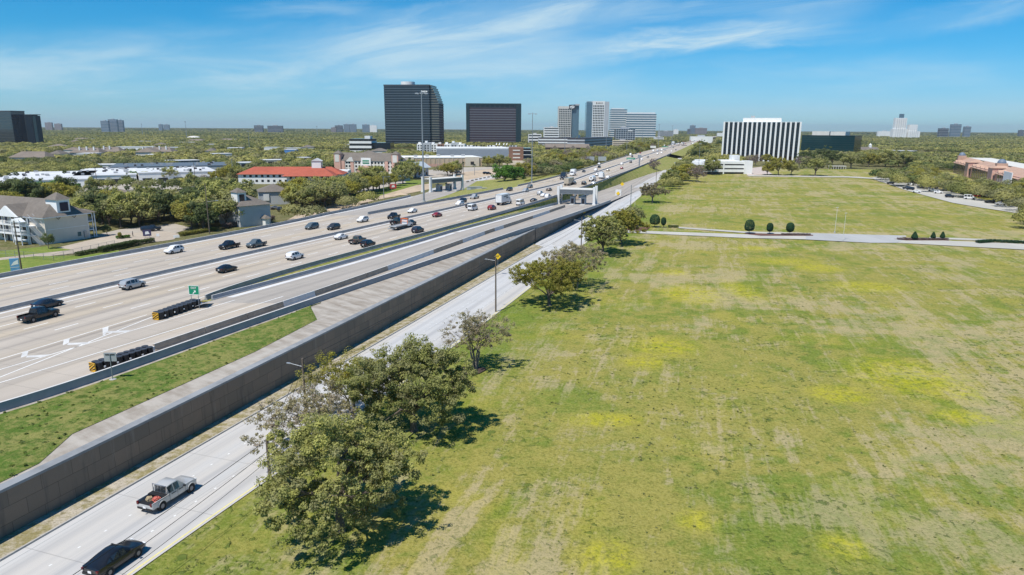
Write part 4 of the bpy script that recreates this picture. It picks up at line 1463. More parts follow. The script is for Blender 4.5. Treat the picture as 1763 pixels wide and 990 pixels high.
class Bld:
    """a building set up on the line A-B of its front: x runs along the front, y goes back"""

    def __init__(s, name, a, b, label, group=None, cat='building', Ya=None, Yb=None, pad=True, depth=20, front=None):
        if Ya is None:
            s.A, s.B = un(*a), un(*b)
        else:
            s.A, s.B = un_at(a[0], a[1], Ya)[:2], un_at(b[0], b[1], Yb or Ya)[:2]
        dx, dy = s.B[0] - s.A[0], s.B[1] - s.A[1]
        s.L = math.hypot(dx, dy)
        s.rz = math.atan2(dy, dx)
        s.root = empty(name, (s.A[0], s.A[1], 0), s.rz, label, cat, group)
        s.ux, s.uy = (dx / s.L, dy / s.L), (-dy / s.L, dx / s.L)
        if pad:
            fr_ = front if front is not None else (max(34, .13 * s.A[1]) if s.A[0] < 20 and 250 < s.A[1] < 1050 else 3)
            foot([s.w(-1, -fr_), s.w(s.L + 1, -fr_), s.w(s.L + 1, depth + 1), s.w(-1, depth + 1)])

    def w(s, x, y):
        return (s.A[0] + s.ux[0] * x + s.uy[0] * y, s.A[1] + s.ux[1] * x + s.uy[1] * y)

    def top(s, px, py, x=0.0, y=0.0):
        return un_at(px, py, s.w(x, y)[1])[2]

    def add(s, mb, name, mat, label=None, smooth=None, parent=None):
        o = mb.build(name, mat, parent or s.root, smooth)
        if label:
            o['label'] = label
        return o

    def box(s, name, mat, x0, x1, y0, y1, z0, z1, label=None, parent=None):
        return s.add(MB().box(x0, x1, y0, y1, z0, z1), name, mat, label, parent=parent)

    def windows(s, xs, zs, w, h, mat=None, y=-0.02, side='front', frame=None, depth=0.1, name='window'):
        """each window a part of its own sharing one mesh"""
        if side in ('front', 'back'):
            me = MB().box(-w / 2, w / 2, -depth / 2, depth / 2, 0, h).mesh(name, mat or M_gwin)
        else:
            me = MB().box(-depth / 2, depth / 2, -w / 2, w / 2, 0, h).mesh(name, mat or M_gwin)
        for x in xs:
            for z in zs:
                link(name, me, s.root, (x, y, z) if side in ('front', 'back') else (y, x, z))


def bands(b, x0, x1, y0, y1, z0, z1, n, frac, gmat, smat, proud=0.25, gname='window_band', sname='spandrel'):
    """glass core with n proud floor bands"""
    b.box(gname, gmat, x0, x1, y0, y1, z0, z1)
    dz = (z1 - z0) / n
    me = MB().box(x0 - proud, x1 + proud, y0 - proud, y1 + proud, 0, dz * frac).mesh(sname, smat)
    for i in range(n):
        link(sname, me, b.root, (0, 0, z0 + dz * i))


# --- the tall dark glass tower with a stepped side
b = Bld('office_tower', (664, 253), (741, 255), 'tallest dark glass tower, its right side stepping out by floors, white drum on top', Ya=1310, Yb=1300, depth=52)
H = b.top(700, 147)
nf = 25
dz = H / nf
b.box('glass_wall', M_gdark, 0.4, b.L - 0.4, 0.4, 50, 0, H - 0.3)
me = MB().box(0, b.L, 0, 50.4, 0, dz * 0.36).mesh('spandrel', M_band)
for i in range(nf):
    link('spandrel', me, b.root, (0, 0, i * dz + dz * 0.6))
side = MB()
sg = MB()
for i in range(nf):
    k = min(1.0, (nf - 1 - i) / 7.0)
    e = 3.5 + 13.0 * k ** 0.8
    sg.box(b.L - 0.4, b.L + e - 0.3, 5.5, 46, i * dz, i * dz + dz * 0.64)
    side.box(b.L - 0.4, b.L + e, 5, 46.5, i * dz + dz * 0.64, (i + 1) * dz)
b.add(sg, 'stepped_glass', M_gdark)
b.add(side, 'stepped_spandrel', plain('olive_spandrel', (0.15, 0.145, 0.12), 0.4))
b.box('parapet', M_bronze, -0.2, b.L + 0.2, -0.2, 50.6, H - 0.3, H + 1.2)
dr = MB()
x0 = (699 - 661) / 80 * b.L * 0.97
dr.prism([(x0 + 13 * math.cos(t), 25 + 13 * math.sin(t)) for t in np.linspace(0, 6.28, 28, endpoint=False)], H + 0.6, H + 7.5)
b.add(dr, 'roof_drum', M_white)
zl = b.top(728, 158)
for i, (u0, w, hh) in enumerate(((0, 1.6, 3.4), (2.2, 3.0, 2.4), (5.8, 2.0, 3.0), (8.4, 3.2, 2.2))):
    b.box('sign_letter', M_white, b.L - 15 + u0, b.L - 15 + u0 + w, -0.5, -0.02, zl - hh / 2, zl + hh / 2)
b.box('sign_line', M_white, b.L - 15, b.L - 3, -0.5, -0.02, zl - 3.4, zl - 2.6)

# --- second dark tower: broad slab with heavy end columns
b = Bld('office_tower', (803, 250), (897, 250), 'broad black slab office tower with thick dark ends and pale floor lines', Ya=1480, depth=40)
H = b.top(850, 178)
b.box('end_column', M_teal, 0, 6.5, -1.2, 40, 0, H)
b.box('end_column', M_teal, b.L - 11, b.L, -1.2, 40, 0, H)
b.box('roof_beam', M_teal, 6.5, b.L - 11, -1.2, 40, H - 2.6, H)
bands(b, 6.6, b.L - 11.1, 0.3, 39, 3, H - 8.5, 15, 0.3, glass('maroon_glass', (0.045, 0.028, 0.042)), plain('greyed_spandrel', (0.12, 0.125, 0.14), 0.6), 0.0 + 0.02)
tw_ = MB().box(0, 0.9, -0.6, 0.4, H - 8.5, H - 2.6).mesh('crown_post', M_bronze)
for i in range(10):
    link('crown_post', tw_, b.root, (8 + i * (b.L - 22) / 9.0, 0, 0))
b.box('crown_glass', M_gdark, 6.6, b.L - 11.1, 0.6, 38, H - 8.5, H - 2.6)

# --- white gridded tower with dark logo panel
b = Bld('office_tower', (961, 240), (996, 240), 'pale gridded tower with a dark square sign, left of the two slim white ones', Ya=2450, depth=55)
H = b.top(978, 183)
b.box('wall', M_offw, 0, b.L * 0.62, 0, 55, 0, H)
b.box('glass_wall', M_gblue, b.L * 0.62 + 0.01, b.L, 6, 54, 0, H + 6)
b.windows([3.8 + j * 6.0 for j in range(7)], [4 + i * (H - 10) / 14 for i in range(14)], 4.3, (H - 10) / 14 * .66, depth=.6)
b.box('logo_panel', M_bronze, b.L * 0.50, b.L * 0.80, -0.8, 5.9, H - 9, H + 5)
lg = MB()
lg.add([(b.L * .54, -1, H - 5.5), (b.L * .76, -1, H + 2), (b.L * .64, -1, H + 2.4), (b.L * .54, -1, H - 0.5)], [(0, 1, 2, 3)])
lg.add([(b.L * .76, -1, H + 1.2), (b.L * .56, -1, H - 7), (b.L * .68, -1, H - 7), (b.L * .76, -1, H - 3.5)], [(0, 1, 2, 3)])
b.add(lg, 'logo', M_white)
b.box('side_fin', M_grey, b.L * 0.80 + 0.02, b.L + 0.5, -0.5, 55, H + 3, H + 8)

b = Bld('office_tower', (1008.5, 240), (1047, 240), 'taller white gridded tower with blue glass flank, right of the shorter pale one', Ya=2400, depth=50)
H = b.top(1028, 174)
b.box('glass_wall', M_gblue, 0, b.L * 0.26, 3, 50, 0, H - 4)
b.box('wall', M_white, b.L * 0.26 + 0.02, b.L * 0.80, 0, 50, 0, H)
b.box('side_wall', M_grey, b.L * 0.80 + 0.02, b.L, 1.5, 49, 0, H - 1.5)
b.windows([b.L * (.315 + j * .07) for j in range(7)], [5 + i * (H - 16) / 14 for i in range(14)], b.L * .047, (H - 16) / 14 * .66, depth=.6)
lg = MB().box(b.L * .41, b.L * .45, -0.6, -0.05, H - 9, H - 4)
for k in range(4):
    lg.box(b.L * (.48 + .06 * k), b.L * (.52 + .06 * k), -0.6, -0.05, H - 8, H - 5)
b.add(lg, 'logo_sign', plain('sign_brown', (0.16, 0.10, 0.06), 0.6))
b.box('roof_frame', M_steel, b.L * 0.03, b.L * 0.24, 10, 40, H - 2.2, H - 0.8)

b = Bld('office_building', (1051, 240), (1128, 240), 'wide white banded glass office pair beside the freeway', Ya=2500, depth=50)
H1, H2 = b.top(1065, 188), b.top(1100, 196)
bands(b, 0, b.L * 0.36, 12, 50, 0, H1, 14, 0.36, M_gblue, M_white, 0.3)
bands(b, b.L * 0.34, b.L, 0, 44, 0, H2 - 0.1, 11, 0.36, M_gblue, M_white, 0.3)
b.box('penthouse', M_white, b.L * 0.36, b.L * 0.98, 4, 40, H2, H2 + 5)
b.box('penthouse', M_white, 4, b.L * 0.3, 16, 46, H1 + 0.2, H1 + 4)

b = Bld('office_building', (1060, 245), (1093, 245), 'small blue glass office with a pale sign before the wide banded pair', Ya=1900, depth=35)
H = b.top(1076, 222)
b.box('glass_wall', glass('mid_blue_glass', (0.06, 0.085, 0.11)), 0, b.L, 0, 35, 0, H)
fr_ = MB()
for i in range(7):
    fr_.box(-0.2, b.L + 0.2, -0.25, -0.02, i * H / 7, i * H / 7 + 0.7)
for j in range(9):
    fr_.box(j * (b.L - 0.5) / 8, j * (b.L - 0.5) / 8 + 0.6, -0.2, -0.03, 0, H)
b.add(fr_, 'mullion_grid', M_band_l)
b.box('sign', M_white, b.L * 0.62, b.L * 0.85, -0.6, -0.3, H - 6, H - 3)
b.box('penthouse', M_grey, b.L * 0.3, b.L * 0.7, 8, 28, H, H + 6)

b = Bld('parking_structure', (928, 256), (1012, 256), 'long white open parking structure with dark gaps below the slim towers', Ya=1250, depth=40, cat='garage')
H = b.top(970, 237)
bands(b, 0, b.L * 0.78, 0, 40, 0, H, 4, 0.52, M_bronze, M_white, 0.4, 'deck_gap', 'deck_band')
b.box('stair_tower', M_gblue, b.L * 0.78 + 0.5, b.L * 0.84, -0.8, 12, 0, H + 5)
bands(b, b.L * 0.845, b.L * 1.05, 0.3, 40, 0, H - 1, 4, 0.52, M_bronze, M_white, 0.4, 'deck_gap', 'deck_band')
b = Bld('parking_structure', (1006, 262), (1054, 254), 'grey open parking structure side, right of the long white one', Ya=1180, Yb=1400, depth=30, cat='garage')
H = b.top(1020, 238, 5)
bands(b, 0, b.L, 0, 30, 0, H, 4, 0.5, M_bronze, M_grey, 0.3, 'deck_gap', 'deck_band')

for (xa, xb, yt, Y, lab, mt, n) in ((909, 932, 231, 1500, 'small white office block with square windows, right of the black slab', M_white, 4), (936, 962, 219, 2000, 'stepped white office block behind the long parking structure', M_white, 6), (1054, 1090, 242, 1500, 'low cream building under the small blue office', M_cream, 3), (1128, 1142, 236, 2000, 'low white building right of the wide banded pair', M_white, 3), (1134, 1158, 226, 2900, 'grey banded office behind the trees right of the banded pair', M_grey, 6)):
    b = Bld('office_building', (xa, 252), (xb, 252), lab, 'low offices along the freeway', Ya=Y, depth=30)
    H = b.top(xa, yt)
    b.box('wall', mt, 0, b.L, 0, 30, 0, H)
    for i in range(n):
        b.box('window_band', M_gwin, 1.5, b.L - 1.5, -0.12, 0.3, H * (i + 0.3) / n, H * (i + 0.72) / n)
    b.box('rooftop_unit', M_hvac, b.L * 0.4, b.L * 0.65, 8, 20, H, H + 2.5)

# --- brown lodge, white modern flats, far-left office garage
b = Bld('lodge', (940, 264), (1014, 262), 'long brown gabled lodge with rust walls below the white parking structure', Ya=1000, depth=22)
H = b.top(970, 254)
b.box('wall', M_brick, 0, b.L, 0, 22, 0, H)
b.add(MB().gable(0, b.L, 0, 22, H, 5, 'x', 1.0), 'roof', M_shingle_w)
for xx in (8, 34, 55):
    b.add(MB().gable(xx, xx + 9, -2.5, 8, H - 1.5, 4.6, 'y', 0.4), 'gable', M_shingle_w)
b.windows([4 + i * 5.5 for i in range(11)], [1.5, 4.6], 2.2, 1.8, y=-0.05)

b = Bld('apartment_block', (718, 262), (800, 258), 'white modern flats with stepped roof blocks at the foot of the tallest tower', Ya=1020, depth=30)
H = b.top(750, 248)
for i in range(7):
    x0 = i * b.L / 7
    hh = H + (1.8 if i % 2 else 0) - (2 if i == 3 else 0)
    b.box('wall', [M_white, M_grey, M_white, M_brick][i % 4], x0, x0 + b.L / 7 - 0.03, (i % 3) * 1.3, 28, 0, hh)
    b.windows([x0 + 2.4, x0 + 6.2], [2, 5.4, 8.8], 2.0, 2.1, y=(i % 3) * 1.3 - 0.04)
    b.box('roof_block', M_white, x0 + 1, x0 + 4.5, 8, 16, hh, hh + 2.4)
b = Bld('apartment_block', (800, 262), (890, 264), 'white modern flats with slanted roof fins at the foot of the black slab', Ya=1060, depth=30)
H = b.top(840, 251)
for i in range(7):
    x0 = i * b.L / 7
    b.box('wall', [M_white, M_grey, M_brick, M_white, M_offw][i % 5], x0, x0 + b.L / 7 - 0.03, (i % 2) * 1.6, 28, 0, H - (i % 3) * 1.1)
    b.windows([x0 + 2.4, x0 + 6.8], [2, 5.2, 8.4], 2.0, 2.1, y=(i % 2) * 1.6 - 0.04)
    if i in (4, 5):
        for q in range(2):
            b.add(MB().add([(x0 + 1 + q * 4.5, 2, H - 1), (x0 + 2 + q * 4.5, 2, H - 1), (x0 + 3.6 + q * 4.5, 12, H + 4), (x0 + 2.6 + q * 4.5, 12, H + 4), (x0 + 1 + q * 4.5, 12, H - 1), (x0 + 2 + q * 4.5, 12, H - 1)], [(0, 1, 2, 3), (4, 5, 2, 3), (0, 4, 3), (1, 5, 2)]), 'roof_fin', M_white)
b = Bld('parking_structure', (602, 257), (650, 257), 'white three-deck office garage left of the tallest tower', Ya=1000, depth=40, cat='garage')
H = b.top(620, 239)
bands(b, 0, b.L * 0.78, 0, 40, 0, H, 3, 0.5, M_gwin, M_white, 0.3, 'window_band', 'white_band')
b.box('glass_hall', M_gdark, b.L * 0.78 + 0.35, b.L * 1.45, 4, 36, 0, H * 0.72)
b.box('roof_block', M_white, b.L * 0.5, b.L * 0.7, 10, 26, H, H + 4)

# --- long tan store with grey metal roof and brown end block
b = Bld('retail_store', (694, 289), (830, 287), 'long tan store building with flat white-edged roof and brown stone base', Ya=640, Yb=660, depth=45)
H = b.top(760, 272, b.L / 2)
b.box('wall', M_tan, 0, b.L, 0, 45, 0, H)
b.box('wall', M_cream, 2, 10, -1.2, 0, 0, H + 1)
b.box('wall', M_cream, b.L * 0.78, b.L * 0.96, -1.2, 0, 0, H + 0.8)
b.box('base_band', M_pink, -0.1, b.L * 0.75, -0.3, -0.02, 0, 2.4)
b.box('parapet', M_white, -0.2, b.L + 0.2, -0.25, 45.2, H, H + 0.6)
for i in range(5):
    b.box('rooftop_unit', M_hvac, 12 + i * 12, 15 + i * 12, 12 + (i * 7) % 17, 15 + (i * 7) % 17, H + 0.6, H + 2.4)
b.windows([5.5, b.L * 0.87], [1.5], 3.4, 3.0, y=-1.25)
for i in range(12):
    b.box('pilaster', M_tan, 12 + i * 4.3, 12.7 + i * 4.3, -0.4, -0.02, 2.5, H - 0.1)
b = Bld('retail_store', (753, 285), (877, 283), 'big box store with sloped grey metal roof and white eaves line', Ya=760, Yb=770, depth=60)
H = b.top(800, 271, b.L / 2)
H2 = b.top(800, 257, b.L / 2)
b.box('wall', M_tan, 0, b.L, 0, 60, 0, H)
b.add(MB().add([(-0.5, -0.5, H), (b.L + .5, -0.5, H), (b.L + .5, 14, H2), (-0.5, 14, H2), (-0.5, 60, H2), (b.L + .5, 60, H2)], [(0, 1, 2, 3), (3, 2, 5, 4)]), 'metal_roof', M_metal_roof)
b.box('ridge_cap', M_white, -0.6, b.L + 0.6, 14, 60, H2 + 0.05, H2 + 1.3)
b = Bld('office_building', (876, 286), (908, 284), 'brown brick block with white window bars at the end of the big store', Ya=700, depth=26)
H = b.top(890, 254)
b.box('wall', M_brick, 0, b.L * 0.78, 0, 26, 0, H)
for i in range(4):
    b.box('window_bar', M_offw, 4, b.L * 0.6, -0.3, 0.2, 2.4 + i * H / 4.6, 2.4 + i * H / 4.6 + 1.1)
b.box('glass_stair', M_gdark, b.L * 0.78 + 0.05, b.L * 1.18, -0.6, 24, 0, H - 0.6)
for i in range(3):
    b.box('floor_band', M_white, b.L * 0.78, b.L * 1.2, -0.8, -0.62, 5 + i * 4.2, 5.5 + i * 4.2)
b.box('stone_front', M_cream, -6, b.L * 1.2, -9, -1, 0, 3.6)

# --- grey gabled kiosk roof by the ramp
b = Bld('gabled_pavilion', (716, 298), (741, 296), 'small grey gabled pavilion behind the left toll gantry', Ya=505, Yb=520, depth=14)
H = b.top(728, 290)
b.box('wall', M_grey, 1, b.L - 1, 1, 13, 0, H)
b.add(MB().gable(0, b.L, 0, 14, H, b.top(735, 279, 6, 7) - H, 'x', 0.6), 'roof', plain('bluegrey_roof', (0.40, 0.45, 0.49), 0.7))
b.windows([b.L * 0.3, b.L * 0.55, b.L * 0.8], [1.0], 2.0, 2.0, y=0.96)
b = Bld('roadside_shed', (668, 312), (708, 308), 'low blue-roofed shed half hidden by trees beside the left toll gantry', Ya=455, Yb=470, depth=12, cat='shed')
b.box('wall', M_grey, 0.5, b.L - 0.5, 0.5, 11, 0, 3.2)
b.add(MB().add([(0, -1, 3.0), (b.L, -1, 3.0), (b.L, 12, 4.6), (0, 12, 4.6)], [(0, 1, 2, 3)]), 'roof', plain('blue_roof', (0.16, 0.38, 0.60), 0.6))

# --- pink and white hotel with end towers
b = Bld('pink_hotel', (577, 293), (688, 299), 'pink and white hotel with grey roof, pyramid end turrets and a green sign', Ya=560, Yb=548, depth=15)
H = b.top(630, 277, b.L / 2)
b.box('wall', M_offw, 0, b.L, 0, 15, 0, H)
for x0, x1 in ((b.L * 0.11, b.L * 0.16), (b.L * 0.25, b.L * 0.30), (b.L * 0.78, b.L * 0.83), (b.L * 0.93, b.L * 1.0)):
    b.box('pink_panel', M_pink, x0, x1, -0.5, -0.02, 0, H - 0.2)
b.add(MB().hip(0, b.L, 0, 15, H, b.top(640, 263, b.L / 2, 7) - H, 0.6, 5), 'roof', M_shingle)
b.windows([b.L * 0.035 + i * b.L * 0.05 for i in range(19)], [1.4, 4.2, 7.0], 1.5, 1.5, y=-0.03)
for x0 in (0.0, b.L - 6.0):
    b.box('turret', M_pink, x0, x0 + 5.6, -1.2, 4.4, 0, H + 5.5)
    b.box('turret_face', M_offw, x0 + 1, x0 + 4.6, -1.4, -1.22, H - 1, H + 4.8)
    b.add(MB().hip(x0, x0 + 5.6, -1.2, 4.4, H + 5.5, 2.6, 0.5), 'turret_roof', M_shingle)
b.box('sign_frame', M_white, b.L * 0.42, b.L * 0.57, -0.9, -0.1, H - 3.6, H + 2.4)
sgn = b.box('sign_panel', plain('sign_green', (0.03, 0.22, 0.12), 0.5), b.L * 0.445, b.L * 0.545, -1.1, -0.92, H - 2.2, H + 0.6, 'green sign panel in its white frame')
sl = MB()
for k in range(6):
    sl.box(b.L * 0.453 + k * 0.9, b.L * 0.453 + k * 0.9 + 0.6, -1.16, -1.11, H - 1.2, H - 0.5)
b.add(sl, 'sign_lettering', M_white, parent=sgn)
b.box('entrance_wall', M_pink, b.L * 0.40, b.L * 0.60, -7, -0.9, 0, 3.2)
b.add(MB().gable(b.L * 0.40, b.L * 0.60, -7, -0.9, 3.2, 2.6, 'y', 0.5), 'entrance_gable', M_terra)
for x0, x1 in ((b.L * 0.19, b.L * 0.30),):
    b.add(MB().gable(x0, x1, -0.5, 5, H - 0.6, 3.4, 'y', 0.4), 'gable', M_offw)

# --- red-roofed motel
b = Bld('red_roof_motel', (411, 317), (590, 315), 'long white two-storey motel under a bright red hip roof', Ya=434, Yb=440, depth=17)
H = b.top(430, 300, 6)
zr = b.top(500, 287, b.L / 2, 8)
b.box('wall', M_white, 0, b.L, 0, 17, 0, H)
b.add(MB().hip(0, b.L, 0, 17, H, zr - H, 1.0, 9), 'roof', M_redroof)
b.windows([4 + i * 3.6 for i in range(9)], [1.3, 4.3], 1.5, 1.4, y=-0.03)
b.box('wing_wall', M_white, b.L * 0.50, b.L * 0.93, -11, -0.02, 0, H - 0.4)
b.add(MB().hip(b.L * 0.47, b.L * 0.95, -13.0, 6, H - 0.4, zr - H + 0.2, 0.8, 8), 'wing_roof', M_redroof)
b.windows([b.L * 0.54 + i * 3.2 for i in range(8)], [1.3, 4.0], 1.5, 1.4, y=-11.04)
b.box('cupola', M_white, b.L * 0.70, b.L * 0.79, 3, 9, zr - 2.5, zr + 3.8)
b.add(MB().gable(b.L * 0.70, b.L * 0.79, 3, 9, zr + 3.8, 1.7, 'y', 0.4), 'cupola_roof', M_wroof)
b.box('cupola_window', M_gwin, b.L * 0.79 - 0.05, b.L * 0.79 + 0.08, 4.3, 7.7, zr + 0.2, zr + 3)
b.box('rear_wall', M_white, b.L * 0.55, b.L * 1.02, 18, 32, 0, H + 1.2)

# --- grey-roofed building with a dormer by the freeway (half hidden)
b = Bld('grey_motel', (413, 374), (466, 372), 'grey motel wing with white dormer, half hidden by trees by the freeway', Ya=243, Yb=252, depth=16)
H = b.top(440, 353, 6)
b.box('wall', M_grey, 0, b.L, 0, 16, 0, H)
b.add(MB().hip(0, b.L, 0, 16, H, 3.4, 0.7), 'roof', M_shingle)
b.box('dormer', M_white, b.L * 0.08, b.L * 0.36, 2.5, 7, H + 0.2, H + 4.6)
b.add(MB().hip(b.L * 0.08, b.L * 0.36, 2.5, 7, H + 4.6, 1.5, 0.4), 'dormer_roof', M_shingle)
b.box('dormer_window', M_gdark, b.L * 0.14, b.L * 0.30, 2.36, 2.5, H + 1.5, H + 3.9)
b.box('porch', M_white, b.L * 0.70, b.L * 0.84, -2.4, -0.05, 0, 2.6)
b.add(MB().hip(b.L * 0.68, b.L * 0.86, -2.8, 0.4, 2.6, 1.2, 0.3), 'porch_roof', M_shingle)
b = Bld('grey_motel', (446, 345), (500, 343), 'far grey motel wing behind the half hidden one, small white end wall', Ya=315, Yb=320, depth=14)
b.box('wall', M_grey, 0, b.L, 0, 14, 0, 6)
b.add(MB().hip(0, b.L, 0, 14, 6, 3.2, 0.6), 'roof', M_shingle)
b.box('end_wall', M_white, 2, 4.5, -0.4, -0.02, 2, 5)

# --- dark glass blocks at the left edge
b = Bld('glass_office', (-40, 250), (27, 250), 'dark mirror-glass office block at the left edge, treetops reflected in it', Ya=1250, Yb=1215, depth=24)
H = b.top(20, 192, b.L)
b.box('glass_wall', glass('mirror_dark', (0.012, 0.024, 0.036), 0.03, 0.9, 0.2), 0, b.L, 0, 24, 0, H)
b.box('roof_edge', M_bronze, -0.3, b.L + 0.3, -0.3, 24.3, H, H + 1.5)
gl = MB()
for i in range(12):
    gl.box(-0.05, b.L + 0.05, -0.1, -0.02, i * H / 12, i * H / 12 + 0.35)
b.add(gl, 'floor_line', M_bronze)
b = Bld('glass_office', (50, 250), (67, 250), 'smaller dark glass block with a notched corner just right of the mirror-glass one', Ya=1230, Yb=1215, depth=40)
H = b.top(60, 198)
b.box('glass_wall', M_gdark, 0, b.L * 0.70, 0, 10, 0, H)
b.box('corner_wall', M_teal, b.L * 0.70 + 0.05, b.L, 1, 9, 0, H - 1.2)
b.box('roof_edge', M_bronze, -0.2, b.L + 0.2, -0.2, 10.2, H + 0.01, H + 1)

# --- striped white office block on the right, with garage and green glass neighbour
b = Bld('striped_office', (1241, 277), (1374, 277), 'white office block of tall vertical fins and dark glass strips', Ya=815, Yb=786, depth=38)
H = b.top(1300, 210, b.L / 2)
zc = b.top(1300, 268, b.L / 2)
b.box('glass_core', M_gdark, 1.2, b.L - 1.2, 0.9, 37, zc, H - 0.6)
bandm = MB()
for i in range(11):
    bandm.box(1.3, b.L - 1.3, 0.72, 0.88, zc + i * (H - zc) / 11, zc + i * (H - zc) / 11 + 1.1)
b.add(bandm, 'spandrel', plain('blue_black_spandrel', (0.02, 0.026, 0.035), 0.3))
nfin = 17
fin = MB().box(-0.95, 0.95, -0.55, 1.2, 0, H).mesh('fin', M_white)
for i in range(nfin):
    link('fin', fin, b.root, (0.95 + i * (b.L - 1.9) / (nfin - 1), 0, 0))
b.box('side_wall', M_white, b.L - 1.1, b.L, 1.25, 38, zc, H - 0.1)
b.box('side_wall', M_white, 0, 1.1, 1.25, 38, zc, H - 0.1)
b.box('roof_slab', M_white, 0, b.L, 1.25, 38, H - 0.08, H + 0.25)
b.box('penthouse', M_white, b.L * 0.25, b.L * 0.745, 6, 30, H + 0.25, b.top(1310, 203, b.L / 2, 6))
b.box('lobby_wall', M_brick, 6, b.L - 6, 8, 32, 0, zc)
b.box('rooftop_unit', M_hvac, b.L * 0.35, b.L * 0.40, 10, 13, H + 5, H + 7)
b = Bld('parking_garage', (1213, 300), (1287, 300), 'white three-deck parking garage in front of the striped block', Ya=560, Yb=560, depth=34, cat='garage')
H = b.top(1245, 279, b.L / 2)
b.box('deck_gap', M_bronze, 0.6, b.L - 3.5, 0.8, 33, 0, H - 0.5)
for i in range(3):
    b.box('deck_band', M_white, 0, b.L - 3.2, 0, 34, 1.9 + i * H / 3.0 - 0.2, 1.9 + i * H / 3.0 + 1.9)
b.box('roof_deck', M_lot, 0.8, b.L - 3.4, 0.8, 33, H - 0.3, H + 0.1)
b.box('stair_tower', M_white, b.L - 3.2, b.L + 3.2, -1.0, 8, 0, H + 1.0)
b.box('stair_tower', M_white, b.L - 5, b.L + 1.5, 27, 35, 0, H + 4.5)
b.add(MB().add([(-5, 2, 0), (0, 2, 0), (0, 2, H - 0.5), (-5, 34, 0), (0, 34, 0), (0, 34, H - 0.5), (-1.5, 2, H - 0.5), (-1.5, 34, H - 0.5)], [(0, 1, 2, 6), (3, 7, 5, 4), (0, 6, 7, 3), (6, 2, 5, 7)]), 'end_wall', M_white)
b.box('pier', M_white, b.L * 0.42, b.L * 0.45, -0.2, -0.02, 0, H)
b = Bld('green_glass_office', (1377, 270), (1468, 270), 'low wide green-black glass office with pale rooftop sheds', Ya=1015, Yb=970, depth=40)
H = b.top(1420, 233, b.L / 2)
b.box('glass_wall', M_ggreen, 0, b.L, 0, 40, 0, H)
fl_ = MB()
for i in range(9):
    fl_.box(-0.05, b.L + 0.05, -0.08, -0.02, i * H / 9, i * H / 9 + 0.4)
b.add(fl_, 'floor_line', M_teal)
b.box('rooftop_shed', M_offw, b.L * 0.17, b.L * 0.5, 6, 30, H, H + 5.5)
b.box('rooftop_shed', M_offw, b.L * 0.52, b.L * 0.80, 6, 30, H, H + 5.2)
b.box('roof_edge', M_teal, -0.3, b.L + 0.3, -0.3, 40.3, H - 0.8, H + 0.02)
b = Bld('chapel', (1471, 264), (1514, 263), 'long low chapel with grey roof and small white cupola beyond the oak row', Ya=1050, depth=26, cat='chapel')
b.box('wall', M_cream, 0, b.L, 0, 24, 0, 5.5)
b.add(MB().gable(0, b.L, 0, 24, 5.5, b.top(1490, 253, 10, 12) - 5.5, 'x', 1.2), 'roof', M_shingle)
b.box('cupola', M_white, b.L * 0.72, b.L * 0.80, 10, 13.5, b.top(1490, 253, 10, 12) - 1, b.top(1504, 250, 20, 12))
b.add(MB().hip(b.L * 0.72, b.L * 0.80, 10, 13.5, b.top(1504, 250, 20, 12), 3.0, 0.2), 'cupola_roof', M_white)
b = Bld('bus_shelter', (1427, 288), (1457, 288), 'long pale shelter with open bays under the oaks at the far lawn edge', Ya=640, depth=4, cat='shelter', pad=False)
b.box('roof', M_offw, 0, b.L, 0, 4, 2.6, 3.1)
for i in range(8):
    b.box('post', M_offw, i * (b.L - 0.4) / 7, i * (b.L - 0.4) / 7 + 0.4, 0.2, 0.6, 0.05, 2.6)
b.box('rear_wall', M_tan, 0.2, b.L - 0.2, 3.6, 3.9, 0.05, 2.6)

# --- terracotta shopping row on the right
b = Bld('shopping_row', (1641, 294), (1752, 338), 'shopping row with terracotta tiled roofs, dark arcade glass and small domes', Ya=600, Yb=388, depth=26, front=26)
H = b.top(1660, 280, 30)
b.box('wall', M_pink, 0, b.L, 0, 26, 0, H)
b.box('flat_roof', M_offw, 4, b.L - 4, 9, 25.5, H + 3.0, H + 3.4)
for x0, x1 in ((0, 62), (78, 150), (166, b.L)):
    b.add(MB().add([(x0, -1.2, H - 1), (x1, -1.2, H - 1), (x1, 9, H + 3.4), (x0, 9, H + 3.4)], [(0, 1, 2, 3)]), 'tiled_roof', M_terra)
for x0 in (62, 150):
    b.box('gate_tower', M_pink, x0 + 1, x0 + 15, -1.5, 9, 0, H + 2)
    b.add(MB().hip(x0 + 1, x0 + 15, -1.5, 9, H + 2, 2.4, 0.8), 'gate_roof', M_terra)
b.windows([5 + i * 6.6 for i in range(int((b.L - 8) / 6.6))], [0.6], 4.6, H - 2.4, M_gdark, y=-0.06)
for i, x0 in enumerate((9, 22, 36, 50, 88, 102, 118, 134, 176, 190)):
    if x0 < b.L - 4:
        b.add(MB().gable(x0, x0 + 3.2, -0.6, 4, H - 0.2, 1.6, 'y', 0.2), 'dormer', M_terra)
for x0 in (3, 156):
    mbd = MB()
    rings = [(2.6 * math.cos(t), 2.8 * math.sin(t)) for t in np.linspace(0, 1.5, 6)]
    for (r0, z0), (r1, z1) in zip(rings[:-1], rings[1:]):
        mbd.tube((x0 + 3, 4, H + 5 + z0), (x0 + 3, 4, H + 5 + z1), r0, r1, 14, caps=False)
    b.box('dome_base', M_terra, x0, x0 + 6, 1, 7, H, H + 5)
    b.add(mbd, 'dome', plain('slate_dome', (0.14, 0.18, 0.24), 0.5), smooth=50)
b.box('white_sign_wall', M_white, b.L * 0.86, b.L * 0.95, -2.0, -1.6, H * 0.5, H + 2.0)

